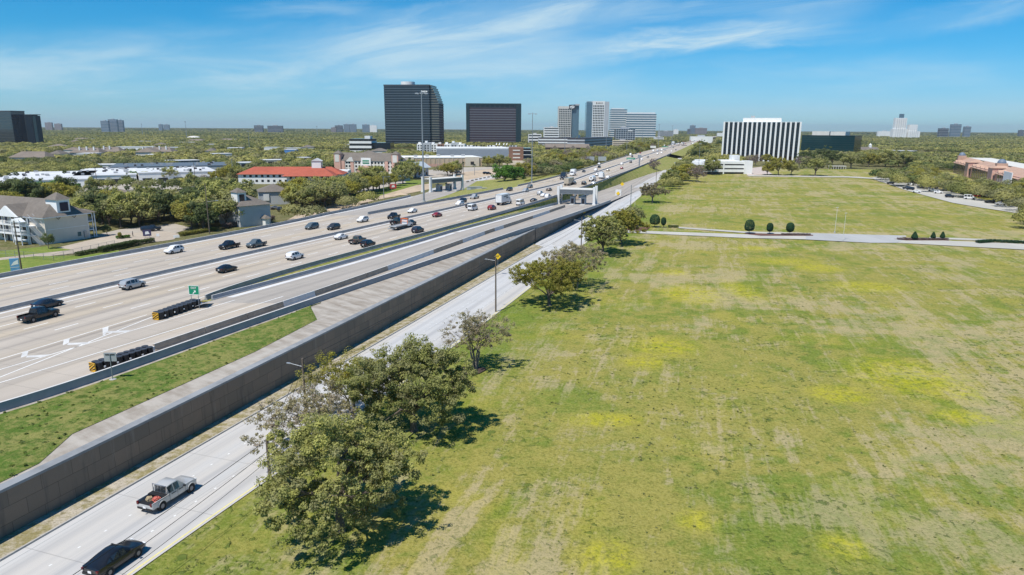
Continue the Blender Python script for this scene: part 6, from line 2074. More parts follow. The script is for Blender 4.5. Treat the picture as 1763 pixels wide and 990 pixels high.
def car_meshes(kind):
    ST, g0, g1, xf, xr, wr = SPEC[kind]
    bm_, gl = MB(), MB()
    n = 12
    rings = []
    for (x, w, zb, zs, rw, zt) in ST:
        if kind == 'pickup' and x < -1.0:
            half = [(w * .88, zb), (w, zb + .16), (w, (zb + zs) / 2), (w * .985, zs), (w * .9, zs), (w * .89, zt)]
        else:
            half = [(w * .88, zb), (w, zb + .16), (w, (zb + zs) / 2 + .05), (w * .965, zs), (rw + .03, zt - .05), (rw - .10, zt)]
        rings.append([(x, -a, b_) for a, b_ in half] + [(x, a, b_) for a, b_ in reversed(half)])
    V = [p for r in rings for p in r]
    F = []
    for i in range(len(rings) - 1):
        for k in range(n):
            F.append((i * n + k, i * n + (k + 1) % n, (i + 1) * n + (k + 1) % n, (i + 1) * n + k))
    F.append(tuple(range(n)))
    F.append(tuple(reversed(range((len(rings) - 1) * n, len(rings) * n))))
    F = [tuple(reversed(f)) for f in F]
    bm_.add(V, F)

    def inset(q, s=0.86, o=0.014):
        q = [Vector(p) for p in q]
        c = sum(q, Vector()) / len(q)
        nn = (q[1] - q[0]).cross(q[2] - q[0]).normalized()
        if nn.dot(c - Vector((c.x * 0.6, 0, 0.9))) < 0:
            nn = -nn
        return [tuple(c + (p - c) * s + nn * o) for p in q]
    # side glass, windscreen and rear screen
    for i in range(g0, g1):
        a, c = rings[i], rings[i + 1]
        gl.add(inset([a[3], a[4], c[4], c[3]], .84), [(0, 1, 2, 3)])
        gl.add(inset([a[8], a[7], c[7], c[8]], .84), [(0, 1, 2, 3)])
    a, c = rings[g1], rings[g1 + 1]
    gl.add(inset([a[4], a[7], c[7], c[4]], .93), [(0, 1, 2, 3)])
    gl.add(inset([a[3], a[4], c[4]], .7), [(0, 1, 2)])
    gl.add(inset([a[8], a[7], c[7]], .7), [(0, 1, 2)])
    if kind == 'van':
        gl.add([(-2.77, -.72, 1.35), (-2.77, .72, 1.35), (-2.765, .70, 1.95), (-2.765, -.70, 1.95)], [(0, 1, 2, 3)])
    else:
        a, c = rings[g0 - 1], rings[g0]
        gl.add(inset([a[4], a[7], c[7], c[4]], .9), [(0, 1, 2, 3)])
        gl.add(inset([a[3], c[4], c[3]], .7), [(0, 1, 2)])
        gl.add(inset([a[8], c[7], c[8]], .7), [(0, 1, 2)])
    wm = MB()
    hw = ST[len(ST) // 2][1]
    wm.tube((0, -.115, 0), (0, .115, 0), wr, wr, 16)
    rm = MB().tube((0, -.122, 0), (0, .122, 0), wr * .54, wr * .54, 12)
    ar = MB().tube((0, -.13, 0), (0, .109, 0), wr * 1.2, wr * 1.2, 16)
    fx, rx = ST[-1][0], ST[0][0]
    zf = ST[-1][3]
    zr = ST[1][3]
    hl = MB().box(-.16, .10, -.17, .17, -.07, .07)
    tl = MB().box(-.03, .10, -.10, .10, -.13 if kind != 'sedan' else -.08, .13 if kind != 'sedan' else .07)
    pl = MB().box(-.02, .02, -.17, .17, -.08, .08)
    bp = MB().box(rx - .05, rx + .14, -hw * .86, hw * .86, .40, .58).box(fx - .12, fx + .05, -hw * .72, hw * .72, .36, .5)
    D = dict(body=bm_.mesh('body', P_['white'], 38), glass=gl.mesh('windows', M_cglass), wheel=wm.mesh('wheel', M_tyre, 40), rim=rm.mesh('rim', M_rim), arch=ar.mesh('wheel_arch', M_trim), head=hl.mesh('headlight', M_lamp), tail=tl.mesh('taillight', M_tail), plate=pl.mesh('number_plate', M_plate), bump=bp.mesh('bumper', M_trim), xf=xf, xr=xr, wr=wr, hw=hw, fx=fx, rx=rx, zf=zf, zr=zr)
    bit = MB()
    if kind == 'pickup':
        bit.box(-2.9, -1.0, -.86, .86, .83, .85)
        D['bed'] = bit.mesh('bed_floor', M_trim)
    else:
        D['bed'] = None
    mir = MB().box(-.07, .07, -.10, .10, -.07, .07)
    D['mirror'] = mir.mesh('mirror', M_trim)
    return D


CARM = {k: car_meshes(k) for k in SPEC}
MIRX = {'sedan': .75, 'suv': .85, 'minivan': 1.1, 'van': 1.45, 'pickup': 1.0}
VEH_GROUP = 'vehicles on the freeway'


def repaint(o, m):
    o.material_slots[0].link = 'OBJECT'
    o.material_slots[0].material = m


def vehicle(kind, colour, x, y, z, rz, label, group=None, detail=2, cat=None, scale=1.06, name=None):
    D = CARM[kind]
    cat = cat or {'sedan': 'car', 'suv': 'suv', 'minivan': 'minivan', 'van': 'van', 'pickup': 'pickup truck'}[kind]
    name = name or {'sedan': 'sedan_car', 'suv': 'suv_car', 'minivan': 'minivan', 'van': 'van', 'pickup': 'pickup_truck'}[kind]
    r = empty(name, (x, y, z), rz, label, cat, group)
    r.scale = (scale * .895, scale, scale * 1.03)
    b = link('body', D['body'], r)
    repaint(b, P_[colour])
    link('windows', D['glass'], r)
    if detail >= 1:
        for xx in (D['xf'], D['xr']):
            for s in (-1, 1):
                w = link('wheel', D['wheel'], r, (xx, s * (D['hw'] - .105), D['wr']))
                link('wheel_arch', D['arch'], r, (xx, s * (D['hw'] - .105), D['wr']), (0, 0, 0 if s > 0 else math.pi))
                if detail >= 2:
                    link('rim', D['rim'], w)
        for s in (-1, 1):
            link('headlight', D['head'], r, (D['fx'] - .10, s * D['hw'] * .66, D['zf'] + .02))
            link('taillight', D['tail'], r, (D['rx'] - .02, s * D['hw'] * .80, D['zr'] - .14))
        if D['bed']:
            link('bed_floor', D['bed'], r)
    if detail >= 2:
        link('number_plate', D['plate'], r, (D['rx'] - .04, 0, .70 if kind != 'pickup' else .62))
        link('bumper', D['bump'], r)
        for s in (-1, 1):
            link('mirror', D['mirror'], r, (MIRX[kind], s * (D['hw'] + .09), SPEC[kind][0][4][3] + .04))
    return r


def heading(f, Y):
    return math.atan2(2.0, float(f(Y + 1) - f(Y - 1)))


def fwy_car(kind, colour, px, py, label, away=True, detail=2, group=VEH_GROUP, z=None, f=None, **kw):
    zf = z if z is not None else ZF
    x, y = un(px, py, zf + 0.01)
    a = heading(f or MD, y)
    return vehicle(kind, colour, x, y, zf + 0.01, a if away else a + math.pi, label, group, detail, **kw)


# the two on the frontage road
x, y = un(291.5, 859.5, 0.2)
av = heading(ER, y)
pk = vehicle('pickup', 'palegrey', x, y, 0.205, av, 'pale grey crew pickup with half rolled bed cover on the frontage road', None, 2, scale=1.02)
mbx = MB()
for sy in (-1, 1):
    for xx, rr_ in ((1.95, .55), (-1.85, .55)):
        for t0 in np.linspace(0.25, 2.9, 8)[:-1]:
            t1 = t0 + (2.65 / 7)
            mbx.tube((xx + rr_ * math.cos(t0), sy * 1.03, .41 + rr_ * math.sin(t0)), (xx + rr_ * math.cos(t1), sy * 1.03, .41 + rr_ * math.sin(t1)), .05, .05, 5)
repaint(mbx.build('fender_flare', P_['palegrey'], pk), P_['palegrey'])
cv = MB()
for k in range(4):
    cv.box(-1.62 + k * .15, -1.50 + k * .15, -.9, .9, 1.10, 1.16 + .02 * (k % 2))
cv.build('bed_cover', M_trim, pk)
rk = MB().box(-1.06, -1.0, -.84, .84, 1.12, 1.18).box(-1.06, -1.0, -.84, -.78, 1.12, 1.9).box(-1.06, -1.0, .78, .84, 1.12, 1.9).box(-1.06, -1.0, -.84, .84, 1.84, 1.9).box(-1.05, -1.01, -.2, -.16, 1.12, 1.84).box(-1.05, -1.01, .16, .2, 1.12, 1.84)
rk.build('rear_rack', M_chrome, pk)
MB().box(.3, .9, -.02 - 1.005, -1.0, 1.0, 1.06).box(.3 - .9, .9 - .9, -1.025, -1.0, 1.0, 1.06).build('door_handle', M_trim, pk)
MB().box(.16, .18, -1.012, -.99, .5, 1.75).box(1.16, 1.18, -1.012, -.99, .5, 1.1).box(-.86, -.84, -1.012, -.99, .5, 1.12).box(-2.98, -.95, -1.012, -.99, 1.06, 1.08).build('door_seam', M_trim, pk)
MB().box(-3.35, -3.0, -.06, .06, .45, .52).build('tow_hitch', M_trim, pk)
for k, (dx, dy, s, m, lab, nm) in enumerate(((-2.1, .3, .30, plain('tan_sack', (0.36, 0.28, 0.17), 0.9, var=.3, scale=6), 'tan bundle in the bed of the pale grey pickup', 'sack'), (-1.95, -.42, .34, plain('red_bag', (0.50, 0.12, 0.09), 0.8, var=.25, scale=6), 'red bag in the bed of the pale grey pickup', 'bag'))):
    bmn = bmesh.new()
    bmesh.ops.create_icosphere(bmn, subdivisions=3, radius=s)
    for v in bmn.verts:
        q = 0.8 + 0.4 * random.Random(int(v.co.x * 90) + int(v.co.y * 70) * 31 + k).random()
        v.co *= q
        v.co.z *= 0.75
    me = bpy.data.meshes.new('bundle')
    bmn.to_mesh(me)
    bmn.free()
    me.materials.append(m)
    dx *= .9
    ca, sa = math.cos(av), math.sin(av)
    o = link(nm, me, None, (x + dx * ca - dy * sa, y + dx * sa + dy * ca, .205 + .85 + s * .6), (0, 0, av))
    tag(o, lab, nm)
x, y = un(200, 971, 0.2)
vehicle('sedan', 'black', x, y, 0.205, heading(ER, y), 'glossy black sedan cut by the bottom edge of the photo', None, 2, scale=1.06)

# freeway: nearer vehicles, right carriageway going away
A, T_ = True, False
fwy_car('pickup', 'black', 69, 549.5, 'black pickup at the left edge of the near carriageway', A)
fwy_car('sedan', 'navy', 83, 529, 'dark sedan passing behind the black pickup at the left edge', A)
fwy_car('suv', 'silver', 229, 496, 'silver suv in the lane beside the median, left', A)
fwy_car('sedan', 'black', 391, 467.5, 'black sedan above the exit sign', A)
fwy_car('suv', 'white', 508, 446, 'white hatchback in the middle lane, alone between dark cars', A)
fwy_car('sedan', 'white', 587.5, 411.5, 'white sedan beside the median left of the brown pickup', A)
fwy_car('pickup', 'brown', 616, 418.5, 'brown-grey pickup behind the dark suv, near carriageway', A)
fwy_car('suv', 'black', 634, 424.5, 'dark suv just right of the brown-grey pickup', A)
fwy_car('suv', 'navy', 719.5, 400, 'dark suv close to the near barrier, right of the flatbed truck', A)
fwy_car('sedan', 'red', 753, 373, 'dark red sedan near the median ahead of the flatbed truck', A)
fwy_car('suv', 'navy', 707, 388, 'tall dark blue suv just ahead of the flatbed truck', A)
fwy_car('pickup', 'black', 684, 386, 'black pickup half hidden behind the flatbed truck', A)
fwy_car('van', 'white', 814, 362, 'white van with dark roof, left of the red hatchback', A)
fwy_car('suv', 'charcoal', 809, 357.5, 'dark suv hidden behind the white van', A)
fwy_car('suv', 'red', 847, 361, 'red hatchback behind the white box truck', A)
fwy_car('van', 'white', 896, 353, 'white passenger van between the box truck and the toll gantry', A)
fwy_car('sedan', 'black', 919, 347.5, 'black sedan right of the white passenger van', A)
fwy_car('suv', 'silver', 930, 335.5, 'silver suv, left of three pale cars bunched before the toll gantry', A, 1)
fwy_car('sedan', 'white', 936, 338.5, 'white sedan, middle of three pale cars bunched before the toll gantry', A, 1)
fwy_car('suv', 'white', 943.5, 341, 'white suv, right of three pale cars bunched before the toll gantry', A, 1)
fwy_car('sedan', 'brown', 945.5, 328.5, 'dark maroon car near the median left of the gantry top', A, 1)
# left carriageway coming towards
fwy_car('suv', 'white', 300, 435.5, 'white suv with black roof rails on the far carriageway', T_)
fwy_car('pickup', 'black', 395, 427.5, 'black pickup with chrome nose on the far carriageway', T_)
fwy_car('pickup', 'slate', 441.5, 425, 'slate grey pickup following the black one on the far carriageway', T_)
fwy_car('minivan', 'slate', 537, 394, 'dark slate minivan on the far carriageway', T_)
fwy_car('suv', 'charcoal', 574.5, 395, 'charcoal suv beside the dark slate minivan', T_)
fwy_car('suv', 'white', 624.5, 382, 'white suv on the far carriageway below the exit ramp gore', T_)
fwy_car('pickup', 'black', 678, 376, 'black pickup near the median opposite the flatbed truck', T_)
fwy_car('sedan', 'white', 710, 366, 'white sedan on the far carriageway left of the tall mast', T_)
fwy_car('suv', 'white', 791.5, 353.5, 'white suv in front of a dark one, far carriageway', T_, 1)
fwy_car('suv', 'navy', 796.5, 348.5, 'dark suv tucked behind a white one, far carriageway', T_, 1)
fwy_car('pickup', 'silver', 817, 342, 'silver pickup with empty bed, far carriageway', T_, 1)
fwy_car('suv', 'charcoal', 877, 328.5, 'charcoal suv near the grass edge, far carriageway', T_, 1)
fwy_car('suv', 'silver', 904.5, 330.5, 'silver suv left of the gantry, far carriageway', T_, 1)
fwy_car('suv', 'grey', 912, 323.5, 'grey suv above the silver one left of the gantry', T_, 1)
# smaller ones up the road: (kind, colour, px, py, away, label)
FAR = [('sedan', 'charcoal', 1005, 296.5, 0, 'dark car alone behind the pale truck, far carriageway'), ('sedan', 'white', 1031.5, 283.5, 0, 'white car just above a dark one, far carriageway'), ('suv', 'black', 1031.5, 289, 0, 'dark car just below a white one, far carriageway'), ('suv', 'white', 1025.7, 294.5, 0, 'pale car beside the median above the gantry'),
       ('suv', 'charcoal', 988, 317.5, 1, 'dark car beside the beige box trailer, over the gantry'), ('suv', 'black', 1005.5, 318, 1, 'black suv seen over the toll gantry beam'), ('sedan', 'white', 1022, 317.5, 1, 'low white car under the white tanker, over the gantry'), ('sedan', 'silver', 1028, 302.5, 1, 'silver car left of the small white lorry'), ('suv', 'grey', 1036, 300, 1, 'grey suv above the small white lorry'), ('suv', 'white', 1046.5, 308, 1, 'white suv right of the small white lorry by the barrier'), ('sedan', 'tan', 1046.5, 294.5, 1, 'beige car left of a dark red one, up the near carriageway'), ('sedan', 'red', 1070.5, 291, 1, 'dark red car below a white one, up the near carriageway'), ('suv', 'white', 1070.5, 284, 1, 'white car above a dark red one, up the near carriageway'), ('suv', 'black', 1086, 280.5, 1, 'black car under the green overhead sign'), ('sedan', 'white', 1105, 275.5, 1, 'white car right of the grey sign post'), ('suv', 'charcoal', 1115.5, 271.5, 1, 'dark car right of the grey sign post, above a white one'),
       ('suv', 'black', 1088.5, 270.5, 0, 'dark car above the green overhead sign'), ('van', 'white', 1085.5, 267.5, 0, 'white van above the green overhead sign'), ('sedan', 'brown', 1078.8, 268.5, 0, 'brown car at the grassy edge, left of the green overhead sign'), ('sedan', 'charcoal', 1094.5, 265.5, 0, 'dark car right of the white van, above the green sign'), ('sedan', 'red', 1102.4, 264.2, 0, 'reddish car in the far queue left of the bridge'), ('van', 'white', 1124.8, 261, 0, 'white van under the white gantry sign'), ('van', 'silver', 1132, 260.5, 0, 'silver van right of the white gantry sign'), ('van', 'white', 1139.4, 259, 0, 'white van under the left end of the far green sign'), ('suv', 'silver', 1145, 259.3, 0, 'silver car under the right end of the far green sign'), ('suv', 'white', 1139, 264.2, 1, 'white car just before the bridge'), ('suv', 'silver', 1132, 266, 1, 'silver car just left of the bridge'), ('sedan', 'white', 1156, 261.2, 1, 'white car on the bridge'), ('suv', 'charcoal', 1163.5, 258.6, 1, 'dark car right past the bridge'), ('suv', 'grey', 1159, 254.6, 0, 'grey car beyond the far green sign'), ('suv', 'black', 1169, 250.6, 0, 'dark car by the long white lorry far up the road')]
for kind, c, px, py, aw, lab in FAR:
    fwy_car(kind, c, px, py, lab, bool(aw), 1 if py > 272 else 0, scale=1.1)
g = random.Random(4)
for k in range(46):
    Y = g.uniform(1250, 2500)
    lane = g.choice([-18, -14, -9.5, -5.5, 5.5, 10, 14.5, 19])
    x = float(perp(MD, Y, lane))
    vehicle(g.choice(['sedan', 'suv', 'suv', 'van', 'pickup']), g.choice(['white', 'silver', 'black', 'charcoal', 'white', 'grey', 'red']), x, Y, ZF + .01, heading(MD, Y) + (math.pi if lane < 0 else 0), 'speck of traffic in the crowded far freeway beyond the bridge', 'far traffic beyond the bridge', 0, scale=1.25)
x, y = un(1162, 283, 0.2)
vehicle('suv', 'charcoal', x, y, .22, heading(ER, y), 'dark car far up the frontage road by the white garage', None, 1, scale=1.1)
# curving road and shop lot on the right
RC = [('suv', 'black', 1533, 317, 'black car alone on the bend of the curving road', 2.6), ('suv', 'charcoal', 1560.6, 325.4, 'dark car, left one of a dark pair at the lawn edge', 2.5), ('suv', 'black', 1567, 327, 'black suv, right one of a dark pair at the lawn edge', 2.5), ('sedan', 'white', 1578, 331.5, 'small white car just below the dark pair at the lawn edge', 2.5), ('sedan', 'white', 1567.5, 319, 'white car at the far kerb of the bend', -.5), ('sedan', 'navy', 1585, 324, 'dark car parked at the edge of the shade', -.5), ('suv', 'white', 1604.6, 329.6, 'white car at the foot of the lamp post, left', -.5), ('suv', 'white', 1615, 333, 'white car at the foot of the lamp post, right', -.5), ('suv', 'black', 1634.6, 340, 'black suv on the curving road before the white van', -.5), ('van', 'white', 1669, 343, 'long white van on the curving road', -.45), ('sedan', 'red', 1679, 339, 'rust red car behind the long white van', -.4), ('sedan', 'black', 1703.7, 349.6, 'black car, left of three at the right end of the curving road', -.4), ('suv', 'charcoal', 1717, 348.6, 'dark car, middle of three at the right end of the curving road', -.4), ('sedan', 'silver', 1722.5, 353, 'silver car, right of three at the right end of the curving road', -.4)]
for kind, c, px, py, lab, a in RC:
    x, y = un(px, py, .36)
    vehicle(kind, c, x, y, .37, a, lab, 'vehicles on the curving road', 1, scale=1.06)
for k, (px, py, c) in enumerate([(1592, 320, 'navy'), (1602, 322.5, 'charcoal'), (1612, 324.5, 'navy'), (1626, 328, 'silver'), (1640, 331, 'charcoal'), (1656, 334, 'black'), (1663, 330, 'white'), (1690, 338, 'charcoal'), (1740, 352, 'black')]):
    x, y = un(px, py, .33)
    vehicle('sedan', c, x, y, .34, 1.1, {'white': 'white', 'charcoal': 'charcoal', 'navy': 'navy', 'silver': 'silver', 'black': 'black'}[c] + ' car parked in the shade of the shop oaks', 'cars parked under the shop oaks', 1)
# parked cars on the left
LC = [('sedan', 'white', 281, 316, 'white car parked before the white store row'), ('suv', 'navy', 268, 313, 'dark car parked before the white store row'), ('suv', 'charcoal', 293, 312, 'charcoal suv parked under trees before the white store row'), ('suv', 'navy', 255, 398, 'dark car parked in tree shade in the motel lot'), ('pickup', 'black', 263, 397, 'dark pickup parked beside another dark car in the motel lot'), ('sedan', 'grey', 475, 360, 'grey car parked by the grey motel'), ('suv', 'charcoal', 486, 363.5, 'charcoal car parked by the grey motel'), ('pickup', 'black', 780, 298, 'black flatbed pickup parked beyond the left toll gantry'), ('suv', 'charcoal', 790, 298, 'dark suv parked beyond the left toll gantry'), ('suv', 'black', 841, 300, 'dark car at the store lot, left of two'), ('suv', 'black', 836, 299.6, 'dark car at the store lot, right of two')]
LC += [('sedan', c, px, py, c_ + ' car parked among others before the lodge, ' + w) for c, c_, px, py, w in (('white', 'white', 962, 270, 'left end'), ('silver', 'silver', 972, 270.5, 'second'), ('charcoal', 'charcoal', 982, 271, 'mid row'), ('white', 'white', 995, 270, 'under the two grey signs'), ('black', 'black', 1006, 270, 'right end'))]
for kind, c, px, py, lab in LC:
    x, y = un(px, py, .1)
    vehicle(kind, c, x, y, .11, .4, lab, 'cars parked left of the freeway', 1)


# ------------------------------------------------------------------ lorries
def lorry(name, px, py, away, label, build, cat='truck', scale=1.0, dz=0):
    x, y = un(px, py, ZF + .01)
    a = heading(MD, y) + (0 if away else math.pi)
    r = empty(name, (x, y, ZF + .01), a, label, cat, VEH_GROUP)
    r.scale = (scale,) * 3
    build(r)
    return r


def wheels(r, xs, hw, wr):
    me = MB().tube((0, -.16, 0), (0, .16, 0), wr, wr, 14).mesh('wheel', M_tyre, 40)
    rm = MB().tube((0, -.165, 0), (0, .165, 0), wr * .5, wr * .5, 10).mesh('rim', M_rim)
    for x in xs:
        for s in (-1, 1):
            w = link('wheel', me, r, (x, s * (hw - .18), wr))
            link('rim', rm, w)


def cab(r, x0, mat, w=1.15, h=2.6, L=2.1, hood=0.0):
    mb = MB()
    pr = [(x0, .55), (x0 + L, .55), (x0 + L, 1.35), (x0 + L - .35, h - .1), (x0 + L - .8, h), (x0, h)]
    if hood:
        pr = [(x0, .55), (x0 + L + hood, .55), (x0 + L + hood, 1.35), (x0 + L, 1.55), (x0 + L - .4, h), (x0, h)]
    n = len(pr)
    mb.add([(a, -w, b) for a, b in pr] + [(a, w, b) for a, b in pr], [tuple(range(n)), tuple(reversed(range(n, 2 * n)))] + [(i, n + i, n + (i + 1) % n, (i + 1) % n) for i in range(n)])
    mb.build('cab', mat, r)
    g = MB()
    q0, q1 = (pr[2], pr[3]) if not hood else (pr[3], pr[4])
    g.add([(q0[0] + .02, -w * .86, q0[1] + .12), (q0[0] + .02, w * .86, q0[1] + .12), (q1[0] + .06, w * .8, q1[1] - .1), (q1[0] + .06, -w * .8, q1[1] - .1)], [(0, 1, 2, 3)])
    for s in (-1, 1):
        g.add([(x0 + .5, s * (w + .012), 1.5), (x0 + L - .35, s * (w + .012), 1.5), (x0 + L - .65, s * (w + .012), h - .3), (x0 + .5, s * (w + .012), h - .3)], [(0, 1, 2, 3)])
    g.build('windows', M_cglass, r)
    for s in (-1, 1):
        MB().box(x0 + L + hood - .02, x0 + L + hood + .05, s * w * .7 - .15, s * w * .7 + .15, .85, 1.05).build('headlight', M_lamp, r)


def build_box(r):
    MB().box(-5.2, 2.1, -1.28, 1.28, 1.1, 4.0).build('cargo_box', P_['white'], r)
    MB().box(-5.24, -5.2, -1.2, 1.2, 1.2, 3.9).build('rear_door', plain('box_door', (0.70, 0.70, 0.69), 0.6), r)
    MB().box(-5.3, -5.24, -1.28, 1.28, 1.0, 1.2).box(-5.3, -5.24, -1.28, -1.18, 1.1, 4.0).box(-5.3, -5.24, 1.18, 1.28, 1.1, 4.0).box(-5.3, -5.24, -1.28, 1.28, 3.88, 4.0).build('door_frame', M_steel, r)
    MB().box(-5.0, 4.2, -.5, .5, .65, 1.08).build('chassis', M_trim, r)
    MB().box(-3.5, 0.4, -1.292, -1.282, 2.9, 3.4).box(-1.2, 1.0, -1.292, -1.282, 2.3, 2.7).build('side_lettering', P_['slate'], r)
    cab(r, 2.25, P_['white'], 1.1, 2.7, 1.5, 1.0)
    wheels(r, (3.9, -2.6, -3.7), 1.2, .5)
    for s in (-1, 1):
        MB().box(-5.32, -5.3, s * 1.0 - .14, s * 1.0 + .14, .75, .95).build('taillight', M_tail, r)


lorry('box_truck', 868, 351.5, True, 'big white box truck left of the toll gantry', build_box, scale=1.08)


def build_flat(r):
    MB().box(-4.6, 2.2, -1.25, 1.25, 1.0, 1.16).box(-4.6, 2.2, -1.27, -1.2, 1.16, 1.3).box(-4.6, 2.2, 1.2, 1.27, 1.16, 1.3).build('flat_bed', plain('bed_steel', (0.42, 0.42, 0.41), 0.5, metal=.3), r)
    MB().box(-4.4, 4.2, -.5, .5, .6, .98).box(-3.9, 1.6, -1.2, -1.0, .5, .95).box(-3.9, 1.6, 1.0, 1.2, .5, .95).build('chassis', M_trim, r)
    MB().box(2.05, 2.2, -1.2, -1.05, 1.16, 3.0).box(2.05, 2.2, 1.05, 1.2, 1.16, 3.0).box(2.05, 2.2, -1.2, 1.2, 2.85, 3.0).box(2.05, 2.2, -1.2, 1.2, 2.0, 2.1).build('headboard', P_['orange'], r)
    MB().box(2.4, 3.1, -1.05, 1.05, 2.55, 2.9).build('light_bar', P_['orange'], r)
    cab(r, 2.35, P_['white'], 1.05, 2.5, 1.7, 1.2)
    wheels(r, (4.5, -2.4), 1.15, .48)
    MB().box(-5.6, -4.6, -.9, -.75, .55, .7).box(-5.6, -4.6, .75, .9, .55, .7).box(-5.7, -5.5, -1.0, 1.0, .5, .75).build('wheel_lift', M_steel, r)


lorry('flatbed_truck', 690, 393.5, True, 'flatbed tow truck with empty bed and orange headboard', build_flat, 'tow truck')


def build_semi(r):
    cab(r, 1.0, P_['navy'], 1.2, 3.0, 1.8, 1.6)
    MB().box(-4.0, .9, -.9, .9, .7, 1.1).box(-.4, .95, -1.2, 1.2, 1.1, 3.3).build('sleeper', P_['black'], r)
    wheels(r, (3.6, -1.6, -2.9), 1.2, .5)
    MB().tube((.95, 1.25, 1.0), (.95, 1.25, 3.6), .09, .09, 8).tube((.95, -1.25, 1.0), (.95, -1.25, 3.6), .09, .09, 8).build('exhaust', M_chrome, r)


lorry('semi_truck', 971.5, 308.5, False, 'dark blue tractor unit without trailer, far carriageway', build_semi, scale=1.3)


def build_white(r):
    cab(r, 2.0, P_['white'], 1.1, 2.5, 1.6, .8)
    MB().box(-3.6, 1.95, -1.2, 1.2, .95, 3.5).build('cargo_box', P_['white'], r)
    MB().box(-3.5, 4, -.5, .5, .6, .94).build('chassis', M_trim, r)
    wheels(r, (3.4, -2.2), 1.15, .46)


lorry('box_truck', 986.5, 302, False, 'small white box truck coming down the far carriageway', build_white, scale=1.15)
lorry('box_truck', 1035.7, 307.5, True, 'small white lorry up the near carriageway among cars', build_white, scale=1.1)


def build_tank(r):
    MB().tube((-4, 0, 2.0), (2.2, 0, 2.0), 1.15, 1.15, 18).build('tank', P_['white'], r, 40)
    MB().box(-4.2, 4, -.5, .5, .6, .9).build('chassis', M_trim, r)
    MB().tube((-4.02, 0, 2.1), (-4.12, 0, 2.1), .35, .35, 12).build('tank_hatch', M_trim, r)
    cab(r, 2.3, P_['white'], 1.1, 2.6, 1.5, .9)
    wheels(r, (3.9, -2.4, -3.4), 1.15, .48)


lorry('tanker_truck', 1020, 312, True, 'white tanker truck over the toll gantry beam', build_tank, scale=1.1)


def build_trailer(r):
    MB().box(-6, 4.5, -1.28, 1.28, 1.1, 4.0).build('trailer_box', P_['tan'], r)
    MB().box(-5.8, 7, -.5, .5, .6, 1.05).build('chassis', M_trim, r)
    cab(r, 4.8, P_['white'], 1.15, 2.9, 1.6, 1.2)
    wheels(r, (6.8, 3.2, -4.2, -5.2), 1.2, .5)


lorry('trailer_truck', 980, 318.5, True, 'beige box trailer lorry behind the left gantry post', build_trailer)
lorry('trailer_truck', 1159, 249.5, False, 'long white lorry far up the freeway beyond the bridge', lambda r: (MB().box(-8, 6, -1.3, 1.3, 1.0, 4.1).build('trailer_box', P_['white'], r), cab(r, 6.3, P_['white'], 1.2, 3.0, 1.8, 1.2), wheels(r, (8, 4, -6, -7), 1.2, .5)), scale=1.6)
# ------------------------------------------------------------------ text helper: letters as real flat mesh
def letters(txt, size, mat, name, parent, loc, rot, extrude=0.01, align='CENTER'):
    cu = bpy.data.curves.new(name, 'FONT')
    cu.body = txt
    cu.size = size
    cu.extrude = extrude
    cu.align_x = align
    cu.align_y = 'CENTER'
    tmp = bpy.data.objects.new('tmp', cu)
    col.objects.link(tmp)
    dg = bpy.context.evaluated_depsgraph_get()
    me = bpy.data.meshes.new_from_object(tmp.evaluated_get(dg))
    bpy.data.objects.remove(tmp)
    me.materials.clear()
    me.materials.append(mat)
    o = link(name, me, parent, loc, rot)
    return o


M_green = plain('sign_face_green', (0.005, 0.22, 0.115), 0.5, var=0.05)
M_signw = plain('sign_white', (0.80, 0.80, 0.78), 0.5, var=0.03)
M_signy = plain('sign_yellow', (0.75, 0.50, 0.015), 0.5, var=0.05)
M_signback = plain('sign_back', (0.42, 0.44, 0.46), 0.45, metal=0.4, var=0.06)
M_galv = plain('galvanised_steel', (0.30, 0.32, 0.34), 0.5, metal=0.5, var=0.08)
M_wood = plain('pole_wood', (0.14, 0.11, 0.085), 0.9, var=0.25, scale=2)
M_black = plain('black_plastic', (0.012, 0.012, 0.014), 0.55, var=0.2)
M_hazard = plain('hazard_yellow', (0.70, 0.38, 0.02), 0.5, var=0.06)
M_gantry = plain('gantry_white', (0.66, 0.66, 0.65), 0.6, var=0.05, dirt=0.12)

# ------------------------------------------------------------------ crash cushions: black drums in a tapering row with a striped nose


